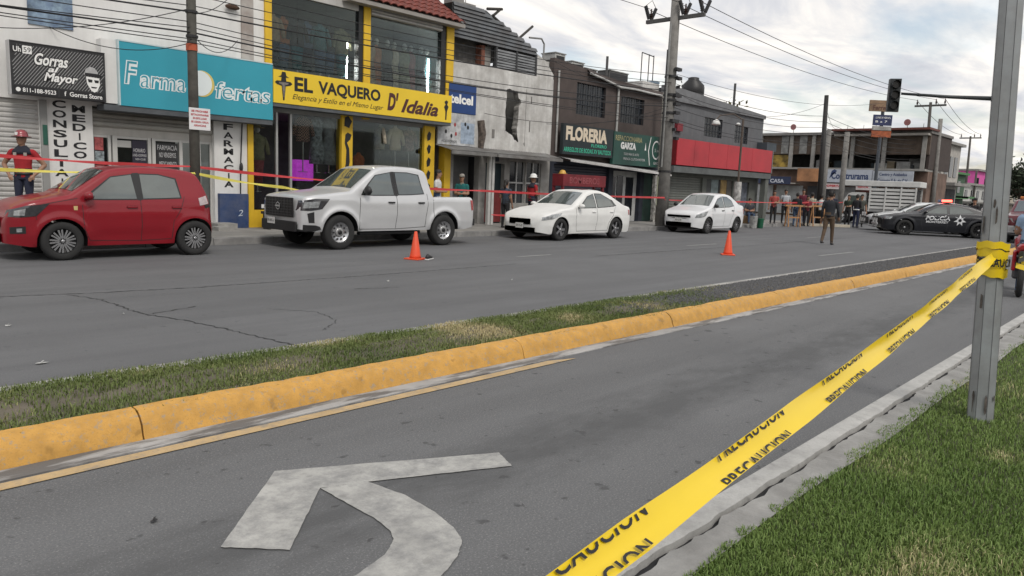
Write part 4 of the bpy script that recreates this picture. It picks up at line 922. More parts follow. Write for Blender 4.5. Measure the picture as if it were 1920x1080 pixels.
# ---------------------------------------------------------------- E: grey building with red band
def building_e():
    r = empty('grey_building', (35, FY, 0), label='grey two-storey corner building with dark windows and red band', cat='building')
    x0, x1 = 30.3, 40.6; W = [(34.0, 35.85, 4.36, 5.30), (37.25, 38.8, 4.26, 5.18)]
    MB().wall(x0, x1, 2.45, 5.75, FY, FY+.25, W).build('wall', GREYW, r)
    MB().prism([(x0,5.752),(x1,5.752),(x1,5.95),(x0,6.42)], FY-.12, FY+.3).build('parapet', M('grey parapet', (.19,.195,.205), .8, var=.2, streak=.2), r)
    MB().box(x1-.25, x1-.003, FY+.31, FY+8, 0, 5.9).build('side_wall', GREYW, r); MB().box(x0+.003, x0+.25, FY+.31, FY+8, 0, 6.3).build('side_wall', M('dark grey wall', (.06,.06,.065), .85, var=.2), r)
    MB().box(x0+.26, x1-.26, FY+.31, FY+8, 5.6, 5.74).build('roof_slab', CONC, r)
    barred_window(r, *W[0], FY, 6, 3); barred_window(r, *W[1], FY, 5, 3)
    MB().box(x0, x1+.1, 18.35, FY-.003, 2.45, 2.74).build('canopy', M('canopy grey', (.13,.14,.14), .8, var=.2), r)
    MB().box(40.0, 41.2, 18.4, FY-.02, 3.99, 4.45).build('dark_fascia', M('slate fascia', (.06,.075,.09), .7, var=.1), r)
    gw = M('greenish grey wall', (.15,.16,.145), .85, var=.2, streak=.25)
    MB().wall(x0, x1, 0, 2.45, FY+.02, FY+.25, [(30.8, 34.3, .15, 2.3), (34.7, 37.6, .4, 2.25), (38.2, 39.5, .15, 2.2)]).build('lower_wall', gw, r)
    slats(r, 30.8, 34.3, .15, 2.3, FY+.14, .13, M('grey green shutter', (.15,.16,.145), .6, var=.15), 'slat')
    for a, b, c in ((34.7,35.3,(.06,.065,.065)),(35.35,36.1,(.22,.28,.29)),(36.15,36.3,(.02,.02,.02)),(36.35,37.0,(.40,.26,.08)),(37.05,37.6,(.10,.09,.08))):
        MB().box(a, b, FY+.1, FY+.12, .4, 2.25).build('window_poster', M('poster%g' % a, c, .6, var=.35, scale=3), r)
    MB().box(38.2, 39.5, FY+.12, FY+.15, .15, 2.2).build('door', M('posterd door', (.16,.18,.22), .7, var=.5, scale=3), r)
    MB().box(40.2, 40.58, 18.4, 18.7, .146, 2.45).build('pillar', gw, r)
    MB().box(31.2, 31.7, FY-.16, FY-.003, 4.4, 4.75).build('red_box', M('dark red', (.22,.02,.03), .6), r)
building_e()
def red_band():
    r = empty('sign_band', (30.4, 18.3, 2.8), label='plain red panel band along the grey corner building', cat='sign'); y = 18.3
    xs = [30.4, 32.0, 33.4, 35.3, 38.1, 40.55]
    for a, b in zip(xs[:-1], xs[1:]): MB().box(a+.008, b-.008, y, y+.04, 2.79, 4.0).build('panel', REDP, r)
    MB().box(30.4, 40.55, y+.05, y+.4, 2.78, 3.99).build('box', M('band side', (.20,.015,.02), .6), r)
    MB().box(40.56, 40.64, y-.02, y+.45, 2.76, 4.02).build('end_trim', M('trim grey', (.22,.2,.2), .6), r)
red_band()
def tank():
    r = empty('water_tank', (37.1, 21.6, 5.7), label='black ribbed water tank on the roof of the grey building', cat='water tank')
    pr = [(.62,0),(.62,.35),(.60,.38),(.62,.42),(.62,.75),(.60,.78),(.6,.85),(.30,1.15),(.30,1.25),(.2,1.28)]
    MB().lathe(pr, 20, (37.1,21.6,6.5)).build('tank_body', M('tank black', (.012,.012,.013), .5, var=.1), r, True)
    MB().box(36.5, 37.7, 21.1, 22.1, 5.742, 6.498).build('plinth', CONC, r)
tank()
o = MB().tube([(40.0,20.6,5.7),(40.0,20.6,7.75)], .07, 7).build('vent_pipe', MATS['dark pipe']); tag(o, 'thin dark pipe rising from the grey building roof', 'pipe')
# ================================================================== FAR END OF THE STREET
def far_corner():
    r = empty('corner_building', (60, 15.4, 0), label='long brown building materials store with open upper floor across the side street', cat='building')
    bw = M('brown block wall', (.115,.085,.065), .9, var=.35, scale=1.2, bump=.4, streak=.2)
    cc = M('column concrete', (.30,.29,.27), .85, var=.2)
    MB().box(60.1, 60.3, 15.4, 34, 4.9, 6.4).build('upper_wall', bw, r)
    for y in (15.6, 18.3, 20.6, 22.7, 23.6, 25.4, 28.0, 30.5): MB().box(59.95, 60.098, y, y+.28, 3.86, 6.4).build('column', cc, r)
    for y in (24.0, 25.5): MB().box(60.05, 60.098, y+.3, y+.9, 4.95, 6.38).build('wall_panel', M('grey block panel', (.24,.24,.23), .9, var=.3, scale=3), r)
    MB().box(59.8, 66, 15.3, 34, 6.402, 6.6).build('roof_slab', M('slab grey', (.22,.21,.20), .85, var=.2), r)
    MB().box(58.9, 61.5, 15.2, 22.2, 6.602, 6.75).build('roof_overhang', M('rust edge', (.13,.035,.025), .7, var=.2), r)
    MB().box(59.4, 60.1, 15.4, 22.0, 6.25, 6.40).build('eaves_board', M('pale board', (.45,.42,.38), .7, var=.2), r)
    MB().box(59.7, 63.5, 15.45, 34, 3.7, 3.85).build('floor_slab', cc, r)
    MB().box(63.3, 63.5, 15.45, 34, 3.852, 6.4).build('inner_wall', M('inner dim', (.09,.09,.085), .9, var=.3), r)
    rg = random.Random(12)
    for i in range(26):
        y = 15.8+rg.random()*15; w = rg.uniform(.3, 1.0); h = rg.uniform(.2, .85); x = rg.uniform(60.5, 61.8)
        MB().box(x, x+.6, y, y+w, 3.852, 3.852+h).build('stored_goods', M('goods%d' % (i % 6), [(.30,.30,.29),(.07,.08,.09),(.22,.18,.12),(.38,.38,.36),(.05,.07,.08),(.16,.17,.16)][i % 6], .8, var=.3), r)
    MB().box(60.2, 60.3, 25.6, 27.4, 3.88, 4.85).build('yellow_poster', M('yellow poster', (.42,.28,.05), .7, var=.6, scale=2), r)
    MB().box(60.6, 66, 15.45, 34, 0, 3.69).build('lower_wall', M('lower wall', (.20,.13,.10), .85, var=.4, scale=1), r)
    MB().box(60.3, 66, 15.4, 15.6, 3.86, 6.4).build('side_wall', M('dark brown side', (.06,.045,.04), .9, var=.2), r)
    for y, w, c in ((15.8,2.2,(.05,.045,.04)),(18.4,1.6,(.16,.04,.03)),(20.4,1.5,(.30,.30,.30)),(22.3,1.8,(.05,.05,.055)),(24.5,2.2,(.45,.46,.46)),(27,2.2,(.45,.46,.46))):
        MB().box(60.5, 60.6, y, y+w, .1, 2.4).build('shop_opening', M('opening%g' % y, c, .7, var=.2), r)
    # fascia sign boards
    MB().box(59.4, 59.6, 18.92, 22.4, 2.72, 3.72).build('sign_board', M('board pale', (.44,.47,.53), .6, var=.1), r)
    MB().box(59.4, 59.6, 16.1, 18.88, 2.66, 3.66).build('sign_board', M('board paler', (.42,.45,.50), .6, var=.15), r)
    MB().box(59.4, 59.6, 22.44, 24.6, 2.74, 3.76).build('sign_board', M('board orange', (.42,.20,.09), .6, var=.3, scale=1.5), r)
    ink = M('blue lettering', (.03,.05,.13), .6, var=0)
    X = 59.39; RT, UP = (0,-1,0), (0,0,1)
    lettering('Construrama', (X, 21.9, 2.98), RT, UP, 2.75, .52, ink, r, bold=.03); lettering('Centro y Acabados', (X, 18.4, 3.24), RT, UP, 1.9, .28, ink, r, bold=.02); lettering('Cemento S.A. de C.V.', (X, 18.5, 2.80), RT, UP, 2.1, .30, ink, r, bold=.02)
    MB().add([(X,22.05,3.0),(X,21.9,3.6),(X,21.7,3.72),(X,21.5,3.6)], [(0,1,2,3)]).build('emblem', ink, r)
    for a, b in ((21.0,22.3),(19.0,20.0)):
        MB().box(59.42, 59.5, a, b, 2.2, 2.62).build('notice', M('red white notice', (.62,.55,.54), .6, var=.15), r); lettering('OFERTA' if a > 20 else 'VENTA', (59.41, b-.1, 2.36), RT, UP, b-a-.2, .18, M('red ink', (.5,.03,.04), .6, var=0), r, bold=.04)
    MB().box(58.4, 58.5, 24.7, 27.6, 2.45, 3.05).build('sign_board', M('board navy', (.02,.03,.075), .6, var=.15), r); lettering('LA CASA', (58.39, 27.0, 2.55), RT, UP, 1.8, .3, M('pale letters', (.5,.52,.58), .6, var=0), r, bold=.03)
    MB().box(58.5, 60.4, 24.7, 27.6, 2.5, 2.6).build('canopy', cc, r)
    # satellite dishes and rods on the roof
    for y, z in ((25.9, 6.6), (17.3, 6.75)):
        MB().tube([(61,y,z),(61,y,z+.45)], .02, 5).build('dish_mast', BLACK, r); MB().lathe([(.24,-.02),(.24,0),(.05,.06)], 12, (60.9,y,z+.55), 'x').build('dish', M('dish red', (.30,.12,.12), .6), r)
    for y in (16.2, 19.5, 20.4, 21.6, 23.5): MB().tube([(61,y,6.6),(61,y,7.2)], .018, 4).build('rebar', BLACK, r)
    # small green plants and white block near the corner
far_corner()
def sign_pylon():
    r = empty('pole_sign', (54.2, 17.0, 0), label='tall pole sign with brown top board, navy board and orange lattice', cat='sign')
    MB().tube([(54.2,17.0,0),(54.2,17.0,8.1)], .11, 8).build('pole', M('slate pole', (.06,.07,.085), .6, var=.2), r)
    RT = Vector((.69,-.725,0)); nm = Vector((-.725,-.69,0))
    def board(c0, w, z0, z1, m, name, t=.12):
        c = Vector((54.2,17.0,0)); a = c-RT*w/2+nm*.13; b = c+RT*w/2+nm*.13
        mb = MB(); P = [a, b, b-nm*t, a-nm*t]; mb.add([(p.x,p.y,z0) for p in P]+[(p.x,p.y,z1) for p in P], [(0,1,5,4),(1,2,6,5),(2,3,7,6),(3,0,4,7),(0,3,2,1),(4,5,6,7)]); return mb.build(name, m, r)
    board(0, 1.95, 7.42, 8.15, M('tan board', (.27,.17,.10), .6, var=.3, scale=1.5), 'board'); board(0, 1.25, 6.5, 7.2, M('navy board', (.02,.03,.10), .6, var=.3), 'board'); board(0, 1.25, 6.18, 6.45, M('grey lattice', (.35,.34,.32), .7, var=.3), 'board'); board(0, 1.3, 5.72, 6.14, M('orange board', (.36,.09,.03), .7, var=.3, scale=4), 'board')
    c = Vector((54.2,17.0,0))-RT*.75+nm*.14; lettering('Ferretera', (c.x,c.y,7.5), RT, (0,0,1), 1.5, .32, M('brown ink', (.08,.03,.02), .6, var=0), r, bold=.02)
    c = Vector((54.2,17.0,0))-RT*.5+nm*.14; lettering('LUNES A VIERNES', (c.x,c.y,6.95), RT, (0,0,1), 1.0, .12, INKW, r); lettering('8 a 7', (c.x,c.y,6.68), RT, (0,0,1), .8, .14, INKW, r)
sign_pylon()
def far_row():
    def house(x0, x1, y, h, m, label, rail=None, roofm=None, wins=3, doors=True):
        r = empty('street_building', (x0, y, 0), label=label, cat='building', group='buildings down the street')
        MB().box(x0, x1, y, y+9, 0, h).build('wall', m, r)
        MB().box(x0-.15, x1+.15, y-.35, y+9, h+.002, h+.22).build('roof_edge', roofm or CONC, r)
        for i in range(wins):
            a = x0+.8+i*(x1-x0-1.2)/wins; MB().box(a, a+1.0, y-.05, y-.004, h*.58, h*.85).build('window', DARKGL, r)
            if doors: MB().box(a-.2, a+1.3, y-.06, y-.004, .15, h*.42).build('shop_opening', M('opening dark', (.06,.06,.065), .8, var=.4), r)
        MB().box(x0, x1, y-1.1, y-.07, h*.46, h*.50).build('canopy', rail or CONC, r)
        return r
    house(68.9, 74.5, 16.6, 6.3, M('pale far wall', (.42,.40,.37), .85, var=.2), 'pale weathered building next after the brown materials store')
    G = M('far green', (.055,.19,.06), .7, var=.2)
    r = house(79, 88, 18.9, 4.3, M('dark green wall', (.05,.10,.06), .8, var=.2), 'green shop building with green balcony roof and small green tower', G, G)
    MB().box(80.6, 81.8, 18.95, 21, 4.53, 6.5).build('tower', G, r); MB().box(79, 85, 17.8, 18.83, 1.9, 2.15).build('sign_band', G, r)
    house(89, 101, 19.2, 3.4, M('far white', (.5,.5,.48), .8, var=.2), 'low white shop row beyond the green building', wins=4)
    r = house(104, 113.5, 21.3, 5.4, M('far pink', (.62,.10,.36), .7, var=.1), 'bright pink building at the far end of the street', wins=2)
    house(116, 150, 22.5, 3.4, M('far beige', (.40,.36,.30), .8, var=.2), 'low beige building furthest along the street', wins=5)
    r = empty('pole_sign', (117, 22.2, 0), label='blue rounded sign on a pole past the pink building', cat='sign')
    MB().tube([(117,22,0),(117,22,7.4)], .12, 7).build('pole', BLACK, r); MB().lathe([(.2,-.15),(.95,-.1),(.95,.1),(.2,.15)], 18, (117,22.0,8.0), 'x').build('board', M('sky blue sign', (.06,.28,.55), .5, var=.2), r)
far_row()
# unseen blocks added behind the camera to darken reflections in glass and paint
def reflection_blocks():
    for x0, x1, h, c, lab in ((-30,-8,6.5,(.30,.26,.22),'tan shop block across the avenue behind the verge'),(-7,16,7.5,(.24,.25,.26),'grey shop block across the avenue facing the pharmacy'),(17,44,6.0,(.36,.33,.28),'beige shop block across the avenue facing the florist')):
        r = empty('street_building', (x0,-22,0), label=lab, cat='building', group='buildings across the avenue'); MB().box(x0,x1,-32,-22,0,h).build('wall', M('opposite%g' % x0, c, .85, var=.2), r)
        for i in range(5): MB().box(x0+.8+i*(x1-x0-1)/5, x0+2.8+i*(x1-x0-1)/5, -21.99, -21.95, .2, 2.6).build('shop_opening', DARK, r); MB().box(x0+.8+i*(x1-x0-1)/5, x0+2.4+i*(x1-x0-1)/5, -21.99, -21.95, 3.9, 5.2).build('window', DARKGL, r)
reflection_blocks()

# ================================================================== POLES AND CABLES
POLE = M('weathered pole', (.085,.078,.07), .85, var=.3, scale=5, streak=.4)
POLEC = M('concrete pole', (.23,.22,.205), .85, var=.25, scale=4, streak=.3)
def sag(a, b, s, n=18):
    a, b = Vector(a), Vector(b); return [a.lerp(b, t/n)-Vector((0,0,s*4*(t/n)*(1-t/n))) for t in range(n+1)]
def cable(pts, r, label, group='overhead cables along the shops'):
    o = MB().tube(pts, r, 5, False).build('overhead_cable', CABLE, None, True); return tag(o, label, 'cable', group)
def insulator(r, p):
    MB().lathe([(.03,0),(.03,.06),(.09,.08),(.04,.11),(.09,.15),(.04,.18),(.08,.22),(.035,.26),(.03,.42)], 9, p).build('insulator', M('brown glaze', (.05,.03,.025), .3), r)
def pole(x, y, h, r0, r1, mat, label, arm=None, lean=(0,0)):
    r = empty('utility_pole', (x, y, 0), label=label, cat='utility pole', group='utility poles along the street')
    MB().tube([(x,y,-.05),(x+lean[0]*.5,y+lean[1]*.5,h*.5),(x+lean[0],y+lean[1],h)], [r0,(r0+r1)/2,r1], 10).build('shaft', mat, r, True)
    if arm:
        z, a = arm; MB().box(x+lean[0]-.06, x+lean[0]+.06, y+lean[1]-a, y+lean[1]+a, z-.07, z+.07).build('crossarm', M('arm grey', (.08,.078,.075), .7, var=.2), r)
        for t in (-.9, -.35, .85): insulator(r, (x+lean[0], y+lean[1]+a*t, z+.07))
    return r
def poles():
    p = pole(7.13, 16.2, 9.4, .115, .085, M('dark pole', (.115,.11,.095), .85, var=.3, scale=5, streak=.4), 'dark slender utility pole before the teal pharmacy sign', lean=(-.05,0))
    MB().tube([(7.10,16.2,4.13),(7.10,16.2,4.27)], .118, 10).build('orange_band', M('orange band', (.5,.10,.04), .7, var=.3), p)
    for z in (4.4, 4.9): MB().tube([(7.11,16.2,z),(7.11,16.2,z+.05)], .125, 10).build('clamp', BLACK, p)
    n = empty('paper_notice', (7.18, 16.06, 2.45), label='white notice with red print nailed to the dark pole', cat='notice')
    MB().box(6.95, 7.41, 16.052, 16.065, 2.48, 2.94, b=.004).build('sheet', M('notice white', (.70,.70,.70), .6, var=.04), n)
    for i, (s_, w) in enumerate((('SE PROHIBE', .36), ('ESTACIONARSE', .38), ('EN ESTE LUGAR', .30), ('SE USARA GRUA', .38), ('GRACIAS', .26))):
        wtext(s_, 7.18-w/2, 7.18+w/2, 2.855-i*.075, 2.895-i*.075, 16.046, M('notice red', (.5,.06,.07), .6, var=0), n, bold=.03)
    p = pole(26.1, 16.2, 10.2, .26, .17, POLEC, 'thick concrete pole with crossarm and insulators beside the green sign', (8.25, 1.3), lean=(-.02,0))
    for z in (2.3, 4.6, 5.1, 5.3, 6.0): MB().tube([(26.1,16.2,z),(26.1,16.2,z+.08)], .27, 10).build('clamp', BLACK, p)
    rg = random.Random(6)
    for i in range(9): MB().box(25.85+rg.random()*.45, 26.05+rg.random()*.45, 15.85, 16.0, 3.6+i*.33, 3.72+i*.33).build('bracket', BLACK, p)
    MB().tube([(25.75,16.15,2.5),(25.75,16.15,8.0)], .035, 6).build('conduit', MATS['pale pipe'], p); MB().tube([(25.62,16.15,2.5),(25.62,16.15,7.0)], .025, 6).build('conduit', BLACK, p)
    for s_ in (-.95, -.3, .9):   # cut-outs and arresters hanging over the arm
        y = 16.2+1.3*s_
        MB().tube([(26.05,y,8.35),(25.9,y+.1,8.85)], .075, 7).build('cutout', BLACK, p); MB().tube([(26.2,y,8.35),(26.35,y-.1,8.8)], .07, 7).build('cutout', BLACK, p)
        MB().tube([(25.9,y+.1,8.85),(26.2,y,9.1),(26.35,y-.1,8.8)], .012, 4).build('jumper', BLACK, p)
    p = pole(29.25, 18.42, 5.9, .11, .10, M('pale worn pole', (.36,.34,.30), .85, var=.4, scale=4, streak=.5), 'pale worn post at the end of the auto parts sign')
    pole(41.0, 15.6, 7.0, .15, .11, M('tarred pole', (.018,.017,.016), .7, var=.2), 'black tarred pole standing among the crowd at the corner', lean=(.3,.3))
    pole(49.3, 18.6, 5.9, .17, .15, POLEC, 'grey concrete post behind the black tarred pole'); pole(46.9, 16.6, 5.5, .17, .15, POLEC, 'pale concrete post beside the white stake truck')
    pole(64.0, 16.4, 9.1, .15, .1, POLE, 'pole with thin crossarm in front of the brown store end wall', (8.85, 1.1), lean=(.4,.4))
    pole(61.8, 15.2, 7.6, .17, .14, POLEC, 'bare concrete post at the brown store street corner', lean=(.3,.2))
    pole(98.3, 20.9, 9.1, .16, .1, POLE, 'distant crossarm pole between green and pink buildings', (8.9, 1.1), lean=(.4,.3))
    pole(93, 19.0, 5.0, .13, .1, POLE, 'short dark post before the low white shop row')
    # cables
    L = 'thin black cable strung between the dark slender pole and thick concrete pole'; L0 = 'thin black cable passing in front of the cap shop to the dark slender pole'
    L2 = 'thin cable from the thick concrete pole to the black tarred pole'; L3 = 'thin cable from the black tarred pole to the brown store corner'
    for i, (za, zb) in enumerate(((4.28,4.3),(4.36,4.45),(4.50,4.9),(4.72,5.2),(4.93,5.5),(5.25,5.8),(5.5,6.1),(4.60,5.0),(5.05,5.65))):
        yo = 16.2-.12+.03*(i % 5); fat = i in (2, 4)
        cable(sag((7.1,yo,za),(26.1,yo,zb),.16+.07*(i % 4)), .018 if fat else .010, L if not fat else L.replace('thin', 'thick'), 'cables between dark and concrete poles'); cable(sag((-20,yo+.3*(i % 3),za+.25),(7.1,yo,za),.25+.04*i), .018 if fat else .010, L0 if not fat else L0.replace('thin', 'thick'), 'cables before the cap shop')
        if i < 6: cable(sag((26.1,yo,zb),(41.2,15.8,zb+.1),.35), .011, L2, 'cables past the grey building'); cable(sag((41.2,15.8,zb+.1),(64.2,16.5,zb+.5),.5), .012, L3, 'cables over the side street')
    for s_ in (-1, -.3, 1):
        cable(sag((26.08,16.2+1.3*s_*.9,8.7),(64.4,16.8+1.1*s_*.9,9.3),.5), .014, 'high voltage wire from the big crossarm across the sky to the next crossarm', 'high voltage wires'); cable(sag((-20,16.2+1.2*s_,9.6),(26.08,16.2+1.3*s_*.9,8.75),.5), .012, 'high voltage wire reaching the big crossarm above the tiled roof', 'high voltage wires')
        cable(sag((64.4,16.8+1.1*s_*.9,9.3),(98.7,21.2+s_,9.3),.5), .018, 'distant high voltage wire between the two small crossarms', 'high voltage wires')
    for a, b, s_, w in (((7.1,16.2,4.9),(9.6,19,6.4),.2,'rising from the dark pole to the stained pilaster'),((7.1,16.2,4.5),(9.5,18.95,5.0),.35,'looping from the dark pole above the teal sign end'),((7.1,16.2,4.3),(5.2,19,4.6),.3,'from the dark pole to the wall above the cap sign'),((7.1,16.2,5.0),(2,19,4.4),.4,'from the dark pole past the blue banner'),((26.1,16.2,5.3),(22.3,19,6.3),.3,'from the concrete pole to the florist roof corner'),((26.1,16.2,4.7),(18.5,18.9,4.0),.4,'from the concrete pole to the peeling white wall'),((26.1,16.2,5.0),(30.5,19,6.2),.2,'from the concrete pole to the grey parapet'),((26.1,16.2,5.6),(38,19,5.9),.3,'from the concrete pole along the grey facade'),((26.1,16.2,4.9),(21.6,18.7,3.9),.25,'from the concrete pole to the broken window wall'),((41.2,15.8,6.3),(60,22,6.9),.4,'from the tarred pole to the brown store roof'),((41.2,15.8,6.6),(40.5,19,5.9),.2,'from the tarred pole to the grey corner'),((26.1,16.2,6.2),(54.2,17,8.0),.6,'from the concrete pole to the tall pole sign'),((41.2,15.8,5.6),(49.3,18.6,5.8),.3,'from the tarred pole to the grey concrete post')):
        cable(sag(a, b, s_), .009, 'slack service wire '+w, 'service drop wires')
poles()
def street_lamp():
    r = empty('street_lamp', (32.7,16.3,0), label='thin brown street lamp with poster-wrapped white base at the corner', cat='street lamp')
    x, y = 32.7, 16.3
    MB().tube([(x,y,2.0),(x,y,5.0)], .05, 8).build('pole', M('lamp brown', (.10,.075,.06), .6, var=.2), r); MB().tube([(x,y,0),(x,y,2.12)], .17, 12).build('base', M('peeling white', (.55,.54,.52), .8, var=.5, scale=5), r)
    MB().tube([(x,y,4.95),(x-.4,y+.3,5.2),(x-.9,y+.7,5.1),(x-1.05,y+.8,4.9)], .03, 6).build('arm', MATS['lamp brown'], r)
    MB().lathe([(.02,.22),(.14,.15),(.2,.0),(.18,-.03)], 12, (x-1.05,y+.8,4.7)).build('lamp_head', WHITE, r, True); MB().ell((x-.25,y+.1,4.75), .16, .08, .06).build('lamp_head', WHITE, r, True)
street_lamp()

# signal mast on the median with its arm and traffic light
def signal_mast():
    r = empty('traffic_light', (28.1,5.15,0), label='dark signal mast with long arm and black traffic light over the road', cat='traffic light')
    dk = M('signal dark', (.022,.026,.028), .5, var=.2)
    MB().tube([(28.1,5.15,0),(28.6,5.52,5.3)], [.12,.09], 10).build('mast', M('mast grey', (.33,.35,.36), .5, .3, var=.2), r, True)
    MB().tube([(28.6,5.55,4.96),(27.6,6.65,4.96),(26.5,7.8,5.0)], [.075,.055,.04], 8).build('arm', dk, r, True); MB().tube([(28.62,5.52,4.96),(28.52,5.63,4.96)], .13, 10).build('flange', dk, r)
    f = Vector((-.86,-.5,0)); t = Vector((.5,-.86,0)); c = Vector((26.33,7.98,0))
    def ob(u0,u1,v0,v1,z0,z1,name,m,par):
        P = [c+f*v0+t*u0, c+f*v0+t*u1, c+f*v1+t*u1, c+f*v1+t*u0]
        return MB().add([(p.x,p.y,z0) for p in P]+[(p.x,p.y,z1) for p in P], [(0,1,5,4),(1,2,6,5),(2,3,7,6),(3,0,4,7),(0,3,2,1),(4,5,6,7)]).build(name, m, par)
    ob(-.17,.17,-.12,.1,4.42,5.45,'housing',dk,r)
    for i in range(3):
        z = 4.6+i*.33; p = c+f*.1
        MB().tube([tuple(p+Vector((0,0,z))), tuple(p+f*.18+Vector((0,0,z)))], .13, 12, False).build('visor', dk, r)
        MB().tube([tuple(p+Vector((0,0,z))), tuple(p+f*.02+Vector((0,0,z)))], .115, 12).build('lens', M('dead lens', (.03,.025,.02), .3), r)
signal_mast()

# ------------------------------------------------------------------ near steel pole and yellow tape
PX, PY = 6.27, 1.06
def near_pole():
    r = empty('steel_pole', (PX, PY, 0), label='leaning grey octagonal steel pole rising from the grass verge', cat='pole')
    n = 8; mb = MB(); tx, ty = -.19, .20          # lean of the shaft over 5 m
    m = STEEL
    for i in range(41):
        z = -.05+i*.16; rad = .089-.0045*z
        for k in range(n):
            a = 2*math.pi*(k+.5)/n+.25; mb.v.append((PX+tx*z/5+rad*math.cos(a), PY+ty*z/5+rad*math.sin(a), z))
    for i in range(40):
        for k in range(n): mb.f.append((i*n+k, i*n+(k+1) % n, (i+1)*n+(k+1) % n, (i+1)*n+k))
    mb.build('shaft', m, r)
    # weld seam, scuffs and a dark patch low down
    def on(a, z, d=.002):
        rad = (.089-.0045*z)+d; return (PX+tx*z/5+rad*math.cos(a), PY+ty*z/5+rad*math.sin(a), z)
    a0 = math.atan2(-PY, -PX)
    kk = [2*math.pi*(k+.5)/n+.25 for k in range(n)]
    for a in kk:
        MB().strip([on(a-.02, z, .0015) for z in np.linspace(0.02,6.3,40)], [on(a+.02, z, .0015) for z in np.linspace(0.02,6.3,40)]).build('edge_line', M('edge grime', (.10,.105,.11), .7, var=.4, scale=9), r)
    rg = random.Random(3)
    for i in range(9):
        a = a0+rg.uniform(-1.1,1.1); z = rg.choice([.08,.14,.2,1.45,1.52,1.6,.9,2.1]); w = rg.uniform(.05,.2); h = rg.uniform(.02,.09)
        P = [on(a+w*math.cos(t)*rg.uniform(.5,1), z+h*math.sin(t)*rg.uniform(.5,1), .003) for t in np.linspace(0,6.28,9)[:-1]]
        MB().add(P, [tuple(range(8))]).build('scuff', M('scuff', (.13,.11,.095), .8, var=.5, scale=25), r)
near_pole()

